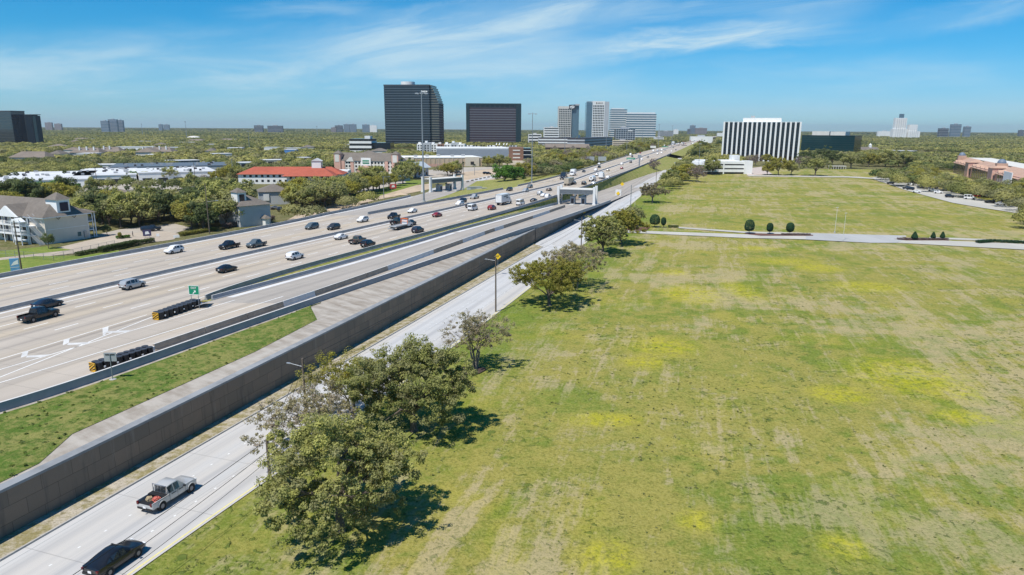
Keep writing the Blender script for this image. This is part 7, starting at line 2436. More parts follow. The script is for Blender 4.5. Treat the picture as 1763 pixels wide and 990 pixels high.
def cushion(pa, pb, n, label):
    a, b = Vector((*un(*pa, ZF), ZF)), Vector((*un(*pb, ZF), ZF))
    d = b - a
    L = d.length
    r = empty('crash_cushion', a, math.atan2(d.y, d.x), label, 'crash cushion', 'black drum crash cushions')
    rad = min(.62, (L - 1.2) / (n - 1) * .47)
    dm = MB().tube((0, 0, .05), (0, 0, 1.12), rad * .96, rad, 16).tube((0, 0, .55), (0, 0, .62), rad * 1.02, rad * 1.02, 16).mesh('drum', M_black, 40)
    rm_ = MB().tube((0, 0, 1.12), (0, 0, 1.21), rad * 1.06, rad * 1.06, 16).mesh('rim', plain('drum_rim', (0.05, 0.052, 0.06), .5))
    for i in range(n):
        x = .6 + i * (L - 1.2) / (n - 1)
        w = .36 if i < n // 3 else .46
        for s in (-1, 1):
            link('rim', rm_, link('drum', dm, r, (x, s * w, 0)))
    for i in range(0, n, 2):
        x = .6 + i * (L - 1.2) / (n - 1)
        MB().box(x + .2, x + .42, -1.02, -.97, .5, .72).build('reflector', M_signw, r)
    nose = MB().box(-.12, .02, -.55, .55, .08, 1.2).build('nose_panel', M_hazard, r)
    st = MB()
    for k in range(5):
        z0 = -.35 + k * .42
        P = [(-.55, z0), (-.55, z0 + .2), (.55, z0 + .95), (.55, z0 + .75)]
        # clip to the panel
        Q = []
        for (u, v) in P:
            Q.append((u, min(1.2, max(.08, v))))
        st.add([(-.128, -u, v) for u, v in Q], [(0, 1, 2, 3)])
    st.build('stripe', M_black, nose)
    MB().box(-.1, L - .4, -.06, .06, .02, .1).build('base_rail', M_steel, r)
    MB().box(L - .5, L + .3, -.3, .3, 0, 1.0).build('backup_block', M_barrier_w, r)


cushion((269, 551), (341, 526), 9, 'row of black crash drums with striped nose under the exit sign')
cushion((161, 640.5), (262, 609), 9, 'row of black crash drums half hidden behind the grey parapet')

# fallen grey panel at the gore
p = un(351, 527, ZF)
o = MB().box(-1.6, 1.6, -.9, .9, 0, .04).build('steel_plate', plain('bright_plate', (.5, .51, .53), .5), loc=(p[0], p[1], ZF + .45))
o.rotation_euler = (R(-18), R(6), heading(RL, p[1]) + .5)
tag(o, 'grey steel plate leaning behind the crash drums at the gore', 'plate')

# EXIT sign
p = un(337, 531, ZF)
r = empty('exit_sign', (p[0], p[1], ZF), R(-70) + R(60), 'green exit sign with white arrow on two thin posts above the crash drums', 'sign')
zt = un_at(333, 491.5, p[1])[2] - ZF
zb = un_at(333, 507.5, p[1])[2] - ZF
hw = 0.98
MB().tube((-.66, .06, 0), (-.66, .06, zt - .1), .05, .05, 6).tube((.66, .06, 0), (.66, .06, zt - .1), .05, .05, 6).build('post', M_galv, r)
pn = MB().box(-hw, hw, -.03, .03, zb, zt).build('panel', M_green, r)
bd = MB().box(-hw, hw, -.036, -.031, zt - .07, zt).box(-hw, hw, -.036, -.031, zb, zb + .07).box(-hw, -hw + .07, -.036, -.031, zb + .07, zt - .07).box(hw - .07, hw, -.036, -.031, zb + .07, zt - .07)
bd.build('border', M_signw, pn)
hh = zt - zb
letters('EXIT', hh * .31, M_signw, 'lettering', pn, (0, -.05, zt - hh * .27), (R(90), 0, 0))
ar = MB()
cx, cz, s = 0.05, zb + hh * .30, hh * .20
ar.add([(cx - s * 1.0, -.045, cz - s * .75), (cx - s * .7, -.045, cz - s * 1.05), (cx + s * .45, -.045, cz + s * .1), (cx + s * .15, -.045, cz + s * .4)], [(0, 1, 2, 3)])
ar.add([(cx - s * .25, -.045, cz + s * .85), (cx + s * .9, -.045, cz - s * .3), (cx + s * .9, -.045, cz + s * .85)], [(0, 1, 2)])
ar.build('arrow', M_signw, pn)

# back of a sign on the grass slope
p = un(194.5, 655, ZF - .1)
r = empty('road_sign', (p[0], p[1], ZF - .2), R(4), 'sign seen from behind on the grass slope beside the parapet', 'sign')
zt, zb = un_at(192, 607.5, p[1])[2] - ZF + .2, un_at(192, 622.5, p[1])[2] - ZF + .2
MB().tube((0, 0, 0), (0, 0, zt - .15), .06, .05, 8).build('post', M_galv, r)
MB().box(-.72, .72, .06, .09, zb, zt).build('panel', M_signback, r)
MB().box(-.55, .55, .0, .055, zt - .28, zt - .18).build('bracket', M_trim, r)
MB().prism([(.4 * math.cos(t), .4 * math.sin(t)) for t in np.linspace(0, 6.28, 12, endpoint=False)], 0, .28).build('footing', M_coping, r)


# yellow diamond warning signs
def diamond(px, py_base, py_mid, z, s, label, rz=0.0, mark=True, postmat=None):
    p = un(px, py_base, z)
    zm = un_at(px, py_mid, p[1])[2] - z
    r = empty('warning_sign', (p[0], p[1], z), rz, label, 'warning sign', 'yellow diamond signs')
    MB().tube((0, .05, 0), (0, .05, zm + s * .5), .05, .05, 6).build('post', postmat or M_galv, r)
    pn = MB().add([(0, -.02, zm - s), (s, -.02, zm), (0, -.02, zm + s), (-s, -.02, zm), (0, .02, zm - s), (s, .02, zm), (0, .02, zm + s), (-s, .02, zm)], [(0, 1, 2, 3), (7, 6, 5, 4), (0, 4, 5, 1), (1, 5, 6, 2), (2, 6, 7, 3), (3, 7, 4, 0)]).build('panel', M_signy, r)
    if mark:
        MB().box(-.05, .05, -.03, -.022, zm - s * .35, zm + s * .1).box(-s * .3, -s * .15, -.03, -.022, zm - s * .1, zm + s * .35).box(s * .15, s * .3, -.03, -.022, zm - s * .1, zm + s * .35).build('symbol', M_black, pn)
    return r


diamond(857, 473, 441.5, 0.3, .78, 'yellow diamond sign at the foot of the tall retaining wall, beside the dark pole', R(-10))
diamond(1005, 372, 363.5, 0.3, 1.0, 'yellow diamond sign at the low end of the retaining wall', R(-12), False)
diamond(1071, 324, 317, 0.2, 1.2, 'yellow diamond sign where the toll ramp meets the frontage road', R(-14), False)
p = un(1064, 338, .3)
zz = un_at(1064, 327, p[1])[2]
r = empty('gore_sign', (p[0], p[1], .2), R(-30), 'yellow and white striped board on the end of the ramp parapet', 'sign')
MB().box(-1.6, 1.6, .2, .4, 0, zz).build('board', M_gantry, r)
MB().add([(0, -.02, zz * .45 - 1.1), (1.1, -.02, zz * .45), (0, -.02, zz * .45 + 1.1), (-1.1, -.02, zz * .45)], [(0, 1, 2, 3)]).build('diamond', M_signy, r)
p = un(560, 368, .2)
r = empty('warning_sign', (p[0], p[1], .1), R(30), 'pale diamond sign seen from behind by the freeway edge, left', 'warning sign')
zm = un_at(557, 361, p[1])[2]
MB().tube((0, .05, 0), (0, .05, zm), .05, .05, 6).build('post', M_galv, r)
s = 1.0
MB().add([(0, -.02, zm - s), (s, -.02, zm), (0, -.02, zm + s), (-s, -.02, zm), (0, .02, zm - s), (s, .02, zm), (0, .02, zm + s), (-s, .02, zm)], [(0, 1, 2, 3), (7, 6, 5, 4), (0, 4, 5, 1), (1, 5, 6, 2), (2, 6, 7, 3), (3, 7, 4, 0)]).build('panel', M_signback, r)

# ------------------------------------------------------------------ toll gantries


def gantry(name, pl, pr_, ztop_px, z, label, depth=7.0, booths=True):
    zf_ = zramp if z is None else zleft
    a, b = Vector((*unz(*pl, zf_), 0)), Vector((*unz(*pr_, zf_), 0))
    z = zf_(a.y) - .05
    a.z = b.z = z
    d = b - a
    L = d.length
    r = empty(name, a, math.atan2(d.y, d.x), label, 'toll gantry', 'toll gantries')
    H = un_at(pl[0], ztop_px, a.y)[2] - z
    bt = H - 1.1
    for x in (0, L):
        for y in (0, depth):
            MB().box(x - .55, x + .55, y - .55, y + .55, -.3, H).build('column', M_gantry, r)
            MB().box(x - .8, x + .8, y - .8, y + .8, -.3, .7).build('plinth', M_gantry, r)
    MB().box(.76, L - .76, -.5, depth + .5, bt - .25, bt).build('roof', M_offw, r)
    bm = MB()
    bm.box(.76, L - .76, -.55, -.45, bt - 2.1, bt - .26)
    bm.build('beam_face', plain('beam_grey', (0.11, 0.125, 0.14), 0.6), r)
    fr = MB()
    n = 26
    for i in range(n + 1):
        x = .8 + i * (L - 1.7) / n
        fr.box(x, x + .1, -.62, -.56, bt - 2.1, bt - .3)
    fr.box(.76, L - .76, -.64, -.56, bt - 2.25, bt - 2.1).box(.76, L - .76, -.64, -.56, bt - .4, bt - .26)
    fr.build('lattice', M_galv, r)
    MB().box(.76, L - .76, depth + .45, depth + .55, bt - 2.0, bt - .26).build('rear_beam', M_gantry, r)
    for k in range(3):
        MB().box(L * (.25 + .25 * k) - .25, L * (.25 + .25 * k) + .25, .2, .9, bt - 3.1, bt - 2.65).build('camera_box', M_trim, r)
    if booths:
        for k, x in enumerate((L * .38, L * .68)):
            q = empty('toll_booth', r.matrix_basis @ Vector((x, depth * .5, 0)), math.atan2(d.y, d.x), ('left' if k == 0 else 'right') + ' grey toll cabinet on the island under the ' + ('near' if depth > 6.5 else 'far') + ' gantry', 'cabinet', 'toll cabinets')
            ca_, sa_2 = math.cos(math.atan2(d.y, d.x)), math.sin(math.atan2(d.y, d.x))
            q.location = (a.x + x * ca_ - depth * .5 * sa_2, a.y + x * sa_2 + depth * .5 * ca_, z)
            MB().box(-1.0, 1.0, -1.6, 1.6, -.2, 3.3).build('cabinet_body', M_tan if depth < 6 else M_grey, q)
            MB().box(-.6, .6, -1.66, -1.6, .4, 2.6).build('cabinet_door', M_bronze, q)
            MB().box(-1.2, 1.2, -1.8, 1.8, 3.3, 3.5).build('cabinet_roof', M_galv, q)
            MB().box(-1.1, 1.1, -7, 4, -.2, .25).build('island', M_coping, q)
    return r


gantry('toll_gantry', (961, 351.5), (1022.5, 353), 320.5, None, 'white toll gantry over the right ramp lanes')
gantry('toll_gantry', (741.5, 331), (796, 328), 305, 1.2, 'white toll gantry over the far left ramp', 6.0)
for px, py, w, h, m, lab in ((961, 350, 1.0, 2.2, M_gblue, 'blue-grey cabinet at the left foot of the near gantry'), (817, 329.5, 4.2, 2.6, M_grey, 'pale slatted utility enclosure beside the far gantry'), (834, 330.5, 1.4, 2.2, M_tan, 'tan utility cabinet on the grass right of the far gantry'), (990, 339, 1.4, 2.6, M_tan, 'tan utility cabinet on the grass behind the near gantry')):
    z0 = 2.0 if 900 < px < 970 else (.8 if px < 900 else 2.6)
    x, y = un(px, py, z0)
    r = empty('utility_cabinet', (x, y, z0 - .1), R(18), lab, 'cabinet', 'utility cabinets')
    MB().box(-w, w, -1.0, 1.0, -1.0, h).build('body', m, r)
    MB().box(-w - .1, w + .1, -1.1, 1.1, h, h + .12).build('lid', M_signback, r)
    MB().box(-w * .6, w * .2, -1.05, -1.0, .2, h - .3).build('door', M_steel, r)

# ------------------------------------------------------------------ overhead signs far up the road


def overhead(px, y0, y1, w_px, Y, mat, label, post_px=None, zpost=0, boxy=False):
    x, _, zt = un_at(px, y0, Y)
    zb = un_at(px, y1, Y)[2]
    w = w_px / FOC * Y * 1.03
    r = empty('overhead_sign', (x, Y, zb), R(-14), label, 'highway sign', 'overhead highway signs')
    pn = MB().box(-w / 2, w / 2, -.15, .15, 0, zt - zb).build('panel', mat, r)
    h = zt - zb
    if mat is M_green:
        ln = MB()
        g = random.Random(int(px))
        for k in range(3):
            zz = h * (.72 - .25 * k)
            x0 = -w * .4
            while x0 < w * .36:
                dx = g.uniform(.02, .06) * w
                ln.box(x0, x0 + dx, -.17, -.155, zz - h * .06, zz + h * .06)
                x0 += dx + w * .018
        ln.build('lettering', M_signw, pn)
    if post_px:
        dx = (post_px - px) / FOC * Y
        MB().tube((dx, .6, -zb + zpost), (dx, .6, h * .7), .45, .4, 8).build('post', M_galv, r)
        MB().tube((dx, .6, h * .5), (0, .4, h * .5), .3, .3, 6).build('arm', M_galv, r)
    return r


overhead(1086, 271.5, 280, 13.5, 700, M_green, 'large green overhead sign above the near carriageway', 1100.5)
overhead(1067, 274, 278, 7, 720, plain('sign_faded_red', (0.55, 0.25, 0.25), 0.6), 'small faded red sign left of the large green one', None)
overhead(1145.5, 252, 258, 10, 1200, M_green, 'smaller far green overhead sign beyond the bridge', 1156)
overhead(1123, 251, 255, 12, 1150, M_gantry, 'white overhead sign back at the scrub edge left of the bridge', 1118, ZF)
overhead(1017, 269.5, 277, 12, 700, M_signback, 'grey sign back over the far carriageway, left of two', 1000, 0)
overhead(1037, 269.5, 277, 13, 700, M_signback, 'grey sign back over the far carriageway, right of two', 1032, 0)
overhead(1184, 253.5, 257, 14, 1300, M_gantry, 'white sign back right of the freeway past the bridge', 1178)
overhead(1178, 250, 254, 9, 1320, M_bronze, 'dark sign just above the white one past the bridge', 1178)
# grey sign column in the grass bank
x, y = un(1100, 295, 1.0)
r = empty('sign_column', (x, y, .5), 0, 'thick grey sign post standing in the grass bank before the bridge', 'post')
z1 = un_at(1101, 269, y)[2]
MB().tube((0, 0, 0), (0, 0, z1), .55, .5, 10).build('column', M_galv, r)
MB().box(-1.4, 1.4, -.5, .5, z1 - 1.8, z1 + .6).build('box', M_steel, r)
MB().prism([(1 * math.cos(t), 1 * math.sin(t)) for t in np.linspace(0, 6.28, 10, endpoint=False)], -.5, 1.0).build('base', M_wroof, r)

# ------------------------------------------------------------------ high masts


def mast(px, py, ytop, z, r0, label, n=8, ring=2.2):
    x, y = un(px, py, z)
    H = un_at(px, ytop, y)[2] - z
    r = empty('high_mast_light', (x, y, z), 0, label, 'light mast', 'tall freeway light masts')
    MB().tube((0, 0, 0), (0, 0, H * .5), r0, r0 * .75, 10).tube((0, 0, H * .5), (0, 0, H), r0 * .75, r0 * .45, 10).build('pole', M_galv, r, 40)
    MB().prism([(r0 * 1.8 * math.cos(t), r0 * 1.8 * math.sin(t)) for t in np.linspace(0, 6.28, 12, endpoint=False)], -.5, 1.0).build('base', M_coping, r)
    rg = MB()
    for k in range(n):
        t = 6.283 * k / n
        rg.tube((0, 0, H - .5), (ring * math.cos(t), ring * math.sin(t), H - .5), .06, .06, 5)
    rg.build('light_ring', M_galv, r)
    lm = MB().box(-.32, .32, -.32, .32, -.25, .15).mesh('lamp', M_signback)
    for k in range(n):
        t = 6.283 * k / n
        link('lamp', lm, r, (ring * math.cos(t), ring * math.sin(t), H - .6))
    return r


mast(730, 349.5, 158, ZF, .38, 'tallest light mast, in front of the dark tower by the exit ramp')
mast(915.5, 315.5, 194, ZF, .32, 'second tall light mast, right of the black slab tower')
for px, py, yt, lab in ((972, 272, 213, 'slim mast left of the pale gridded tower'), (1043, 268, 206, 'slim mast in front of the taller white gridded tower'), (1078.5, 268, 215, 'slim mast before the small blue glass office'), (1105, 258, 212, 'slim mast before the wide banded office pair'), (1133, 258.5, 214, 'slim mast right of the wide banded office pair'), (1155.5, 258, 216, 'slim mast where the freeway fades, left of two'), (1188, 243, 218, 'slim mast where the freeway fades, right of two'), (430, 262, 226, 'floodlight mast in the woods left of the red motel'), (1202, 300, 246, 'slim pole on the lawn left of the white garage')):
    mast(px, py, yt, 0.0, .38 if py < 275 else .2, lab, 6, 1.9 if py < 290 else .8)


# ------------------------------------------------------------------ utility poles and wires along the frontage road
def upole(px, py, ytop, z, label, arm=True, lamp=False, mat=None, r0=.17, cross=False):
    x, y = un(px, py, z)
    H = un_at(px, ytop, y)[2] - z
    a = heading(ER, max(20, y))
    r = empty('utility_pole', (x, y, z), a, label, 'utility pole', 'wooden utility poles')
    MB().tube((0, 0, -.3), (0, 0, H), r0, r0 * .7, 9).build('pole', mat or M_wood, r, 40)
    if arm:
        MB().tube((0, .15, H - 1.0), (0, 1.9, H - .8), .045, .035, 6).build('lamp_arm', M_galv, r)
        MB().box(-.1, .1, 1.7, 2.2, H - .86, H - .76).build('lamp', M_signback, r)
    if cross:
        MB().box(-.08, .08, -1.1, 1.1, H - .7, H - .55).build('crossarm', M_wood, r)
        for s in (-.9, .9):
            MB().tube((0, s, H - .55), (0, s, H - .3), .05, .05, 6).build('insulator', M_grey, r)
    return Vector((x, y, z + H)), r


t1, _ = upole(467, 848, 756, .15, 'stout wooden pole among the thin branches, nearest in view', arm=False, r0=.2)
t2, _ = upole(529, 742, 617, .15, 'wooden pole with lamp arm rising out of the near tree clump', arm=True)
t3, _ = upole(853.5, 537, 440, .15, 'dark wooden pole beside the yellow diamond sign', arm=True)
t4, _ = upole(1000, 444, 374, .15, 'wooden pole behind the greyish half-bare oak', arm=True)
t5, _ = upole(1085, 369, 318, .15, 'slim dark pole on the lawn edge by the drive entrance', arm=False, mat=M_galv)
t6, _ = upole(1129, 322, 285, .15, 'slim pole near the road before the dark road-edge oak', arm=False)
t0 = t1 + Vector((-14.3, -42.7, -.4))


def wire(a, b, sag, r, mb):
    pts = []
    for i in range(15):
        t = i / 14
        p = a.lerp(b, t)
        p.z -= sag * 4 * t * (1 - t)
        pts.append(p)
    mb.path(pts, [r] * 15, 4)


chain = [t0, t1, t2, t3, t4, t5, t6]
for k, (dz, dn, lab) in enumerate(((-.3, -.25, 'top overhead wire strung along the frontage road poles'), (-1.5, -.3, 'middle overhead wire strung along the frontage road poles'), (-2.1, .1, 'lowest overhead wire strung along the frontage road poles'))):
    mb = MB()
    for a, b in zip(chain[:-1], chain[1:]):
        o_ = Vector((.93 * dn, -.35 * dn, dz))
        wire(a + o_, b + o_, .5 + .25 * k, .026 - .003 * k, mb)
    o = mb.build('power_line', M_black)
    tag(o, lab, 'wire', 'overhead wires')

# poles on the left side
for px, py, yt, lab in ((37, 463, 380, 'dark wooden pole at the motel lawn, left edge'), (361, 402, 316, 'tall dark wooden pole at the end of the oak belt'), (168, 324, 287, 'thin pole before the white warehouse'), (337, 318, 280, 'thin pole at the white store row'), (402, 312, 273, 'pale pole left of the red motel'), (661, 341, 303, 'thin street lamp pole before the pink hotel'), (754, 292, 275, 'dark thin pole before the tan store'), (817, 302, 284, 'thin pole in the sandy store lot')):
    x, y = un(px, py, .1)
    H = un_at(px, yt, y)[2]
    r = empty('street_pole', (x, y, 0), R(20), lab, 'pole', 'poles left of the freeway')
    MB().tube((0, 0, 0), (0, 0, H), .2, .13, 8).build('pole', M_wood if px < 400 else M_galv, r)
    if px in (361, 661):
        MB().tube((0, 0, H - 6 if px == 361 else H - .5), (3.2, 0, H - 5.7 if px == 361 else H - .2), .06, .05, 5).build('lamp_arm', M_galv, r)
        MB().box(2.8, 3.6, -.15, .15, (H - 5.8) if px == 361 else H - .3, (H - 5.6) if px == 361 else H - .1).build('lamp', M_signback, r)
    else:
        MB().box(-.6, .6, -.06, .06, H - .9, H - .75).build('crossarm', M_wood if px < 400 else M_galv, r)
# lamp posts by the drive and the curving road
for px, py, yt, lab in ((1437, 401, 358, 'thin lamp post at the drive court, left and farther one'), (1451, 415, 368, 'thin lamp post at the drive court, right and nearer one'), (1606, 326, 305, 'lamp post by the curving road, left of two'), (1614, 331, 314, 'lamp post by the curving road, right of two'), (1092, 376, 340, 'thin sign post on the lawn by the drive entrance')):
    x, y = un(px, py, .2)
    H = un_at(px, yt, y)[2]
    r = empty('lamp_post', (x, y, .15), R(30), lab, 'lamp post', 'lamp posts on the lawn side')
    MB().tube((0, 0, 0), (0, 0, H), .07, .05, 8).build('pole', M_offw, r)
    MB().box(-.5, .5, -.14, .14, H, H + .14).build('lamp', M_offw, r)
    MB().prism([(.28 * math.cos(t), .28 * math.sin(t)) for t in np.linspace(0, 6.28, 10, endpoint=False)], 0, .5).build('base', M_coping, r)

# ------------------------------------------------------------------ clipped trees, shrubs, hedges


def topiary(px, py, ytop, w_px, shape, label):
    x, y = un(px, py, .35)
    H = un_at(px, ytop, y)[2] - .35
    w = w_px / FOC * y * .52
    r = empty('topiary_tree', (x, y, .35), random.random() * 6, label, 'topiary', 'clipped trees by the drive')
    g = np.random.default_rng(int(px))
    n = 3600
    d = g.normal(size=(n, 3))
    d /= np.linalg.norm(d, axis=1)[:, None]
    th = .22 * H
    hz = (H - th) / 2
    e = 3.6 if shape == 'round' else 2.4
    rad = 0.92 + .08 * g.random(n)
    p = d / ((np.hypot(d[:, 0], d[:, 1]) ** e + np.abs(d[:, 2]) ** e) ** (1 / e))[:, None]
    if shape == 'cone':
        q = d.copy()
        zz = (q[:, 2] + 1) / 2
        k = np.clip(1.15 * (1 - zz) ** .75 * np.minimum(1, zz * 6) ** .5, .03, 1)
        ang = np.arctan2(q[:, 1], q[:, 0])
        p = np.stack([np.cos(ang) * k, np.sin(ang) * k, q[:, 2]], -1)
    if shape == 'round':
        zz = np.clip((p[:, 2] + 1) / 2, 0, 1)
        p[:, :2] *= (1 - .35 * zz ** 3)[:, None]
    C0 = p * rad[:, None] * np.array([w, w, hz]) + np.array([0, 0, th + hz])
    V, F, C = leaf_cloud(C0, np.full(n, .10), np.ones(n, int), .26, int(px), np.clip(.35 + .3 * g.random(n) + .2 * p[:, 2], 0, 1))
    cm = np_mesh('crown', V, F, M_leaf_topi, colors=C)
    link('crown', cm, r)
    MB().tube((0, 0, -.2), (0, 0, th + .5), .09, .07, 7).build('trunk', M_bark, r)


topiary(1127, 390.5, 369.5, 16.5, 'round', 'larger clipped square-round tree at the drive entrance bed')
topiary(1142, 391, 374.5, 7.5, 'egg', 'slim clipped tree just right of the larger one at the drive entrance')
topiary(1289.5, 402, 378.5, 15.5, 'round', 'largest clipped rounded tree in the middle drive bed')
topiary(1324.7, 402.5, 384, 9.5, 'egg', 'small clipped tree, middle of the three in the drive bed')
topiary(1359.5, 403.5, 383.5, 12, 'egg', 'clipped tree, right one of the three in the drive bed')
topiary(1574, 413, 399, 9.5, 'cone', 'clipped cone tree, largest and left of three in the right drive bed')
topiary(1606, 412.5, 399.5, 7, 'cone', 'clipped cone tree, middle of three in the right drive bed')
topiary(1622, 412.5, 399, 7, 'cone', 'clipped cone tree, right of three in the right drive bed')


def hedge(name, pts, h, w, label, mat, z=.1, dens=260, seed=1, leaf=.26):
    P = [Vector((*un(*p, z), z)) for p in pts]
    g = np.random.default_rng(seed)
    C0 = []
    for a, b in zip(P[:-1], P[1:]):
        L = (b - a).length
        n = int(L * dens * w * h / 1.2)
        t = g.random(n)
        d = (b - a).normalized()
        nn = Vector((-d.y, d.x, 0))
        u = (g.random(n) - .5) * w
        v = g.random(n) ** .6 * h
        C0.append(np.array(a)[None] + t[:, None] * np.array(b - a)[None] + u[:, None] * np.array(nn)[None] + v[:, None] * np.array([0, 0, 1]))
    C0 = np.concatenate(C0)
    o0 = np.array(P[0])
    V, F, C = leaf_cloud(C0 - o0, np.full(len(C0), .12), np.ones(len(C0), int), leaf, seed, np.clip(.25 + .35 * g.random(len(C0)), 0, 1))
    o = link(name, np_mesh(name, V, F, mat, colors=C), None, tuple(o0))
    tag(o, label, 'hedge', None)
    return o


hedge('hedge', [(131, 441), (170, 434)], 1.1, 1.5, 'clipped dark hedge at the lawn corner by the freeway', M_leaf_dark, seed=2)
hedge('hedge', [(172, 435), (205, 428), (238, 421)], 1.6, 1.9, 'loose dark shrub row along the freeway edge before the motel lot', M_leaf_dark, seed=3)
hedge('hedge', [(240, 420), (265, 416)], 1.2, 1.5, 'clipped hedge right of the loose shrub row', M_leaf_dark, seed=4)
hedge('hedge', [(200, 411), (224, 409)], .9, 1.6, 'low green shrub bed in the motel lot', M_leaf_green, seed=5)
hedge('hedge', [(1682, 418.5), (1710, 416.8), (1763, 419.5), (1800, 423)], .9, 1.6, 'dark curved hedge at the right end of the drive', M_leaf_topi, seed=6, z=.35)
hedge('shrub', [(1150, 391.5), (1168, 391.8)], .8, 1.2, 'row of low shrubs right of the slim clipped tree', M_leaf_dark, seed=7, z=.3)
hedge('shrub', [(1076, 392), (1098, 391.5)], 1.0, 1.6, 'brownish low shrubs in the drive entrance bed', M_leaf_bare, seed=8, z=.3)
hedge('shrub', [(1345, 404.6), (1395, 405)], .6, 1.2, 'low brown planting along the middle drive bed', M_leaf_bare, seed=9, z=.35)
hedge('shrub', [(1545, 412.5), (1632, 412.8)], .6, 1.2, 'low brown planting along the right drive bed', M_leaf_bare, seed=10, z=.35)
hedge('shrub', [(310, 406), (372, 396)], 1.0, 2.0, 'yellowish shrub strip along the freeway edge', M_leaf_olive, seed=11)
hedge('shrub', [(385, 393), (470, 378)], 1.6, 2.5, 'brown scrub along the freeway edge below the dark trees', M_leaf_bare, seed=12)
hedge('shrub', [(905, 316), (960, 302), (1003, 289)], 1.6, 2.4, 'green shrub row along the far freeway edge', M_leaf_olive, seed=13, z=2.5, dens=90, leaf=.5)
for k, (px, py, h_, lab) in enumerate(((84, 428, 4.6, 'small round dark tree at the motel corner'), (185, 405, 3.6, 'small clipped tree in the motel lot'), (207, 411, 2.2, 'small cypress in the motel lot'))):
    x, y = un(px, py, .1)
    plant_tree('small_tree', 'small%d' % k, (x, y, .05), k, 1.0, lab, None, M_leaf_dark if k != 2 else M_leaf_olive, M_bark, dict(seed=300 + k, h=h_, cr_=h_ * (.36 if k < 2 else .18), ch=h_ * .4, trunk_r=.08, leaves=2600, size=.22, fork=.25, nclump=26, clump_r=h_ * .13, low=-.6, lobes=.15, fine=False))

# palms here and there
PALM = None


def palm(px, py, ytop, label):
    global PALM
    x, y = un(px, py, .1)
    H = un_at(px, ytop, y)[2]
    r = empty('palm_tree', (x, y, 0), random.random() * 6, label, 'palm tree', 'palms left of the freeway')
    MB().tube((0, 0, 0), (0, 0, H - 1), .22, .16, 7).build('trunk', M_bark_pale, r)
    if PALM is None:
        mb = MB()
        g = random.Random(5)
        for k in range(34):
            t, e = g.uniform(0, 6.28), g.uniform(-.5, 1.2)
            d = Vector((math.cos(t) * math.cos(e), math.sin(t) * math.cos(e), math.sin(e)))
            s_ = Vector((-math.sin(t), math.cos(t), 0)) * .24
            p0, p1, p2 = Vector(), d * 1.2 + Vector((0, 0, .15)), d * 2.1 - Vector((0, 0, .5))
            mb.add([p0 - s_ * .2, p0 + s_ * .2, p1 + s_, p1 - s_], [(0, 1, 2, 3)])
            mb.add([p1 - s_, p1 + s_, p2], [(0, 1, 2)])
        PALM = mb.mesh('crown', M_leaf_dark)
    link('crown', PALM, r, (0, 0, H - 1))


for px, py, yt, lab in ((330, 316, 293, 'palm before the white store row'), (798, 302, 279, 'dark palm by the left toll gantry'), (127, 268, 259, 'far palm left of the chimneyed roofs'), (714, 285, 273, 'palm before the tan store, left'), (817, 297, 283, 'reddish palm in the sandy store lot')):
    palm(px, py, yt, lab)

# ------------------------------------------------------------------ fences, small signs and the walker
def fence(pts, h, z, label, mat, step=3.0, rails=2, name='chain_link_fence'):
    P = [Vector((*un(*p, z), z)) for p in pts]
    r = empty(name, P[0], 0, label, 'fence')
    o0 = P[0]
    pm = MB().tube((0, 0, 0), (0, 0, h), .05, .05, 6).mesh('post', mat)
    rl = MB()
    for a, b in zip(P[:-1], P[1:]):
        L = (b - a).length
        n = max(1, int(L / step))
        for i in range(n + 1):
            q = a.lerp(b, i / n) - o0
            link('post', pm, r, q)
        for k in range(rails):
            zz = h * (k + 1) / rails - .03
            rl.tube(a - o0 + Vector((0, 0, zz)), b - o0 + Vector((0, 0, zz)), .028, .028, 5)
        nn = int(L / .5)
        for i in range(nn):
            q = a.lerp(b, i / nn) - o0
            q2 = a.lerp(b, (i + 1) / nn) - o0
            rl.tube(q + Vector((0, 0, .05)), q2 + Vector((0, 0, h)), .008, .008, 3, caps=False)
            rl.tube(q2 + Vector((0, 0, .05)), q + Vector((0, 0, h)), .008, .008, 3, caps=False)
    rl.build('mesh', mat, r)


fence([(-20, 440), (42, 444.5), (93, 449), (127, 440), (198, 424)], 1.8, .07, 'chain link fence round the motel drive and lawn', M_galv)
# blue roadside sign at the lawn
p = un(27, 466, .1)
r = empty('roadside_sign', (p[0], p[1], 0), R(28), 'blue and white roadside sign at the left edge by the freeway', 'sign')
H = un_at(27, 445, p[1])[2]
MB().box(-.95, .95, -.25, .25, 0, H).build('panel', plain('sign_blue', (0.13, 0.33, 0.58), 0.5), r)
MB().add([(-.8, -.27, H * .45), (.8, -.27, H * .55), (.8, -.27, H * .9), (-.1, -.27, H * .75)], [(0, 1, 2, 3)]).build('white_panel', M_signw, r)
MB().box(-.9, .9, -.28, -.255, H * .30, H * .33).build('line', M_signw, r)
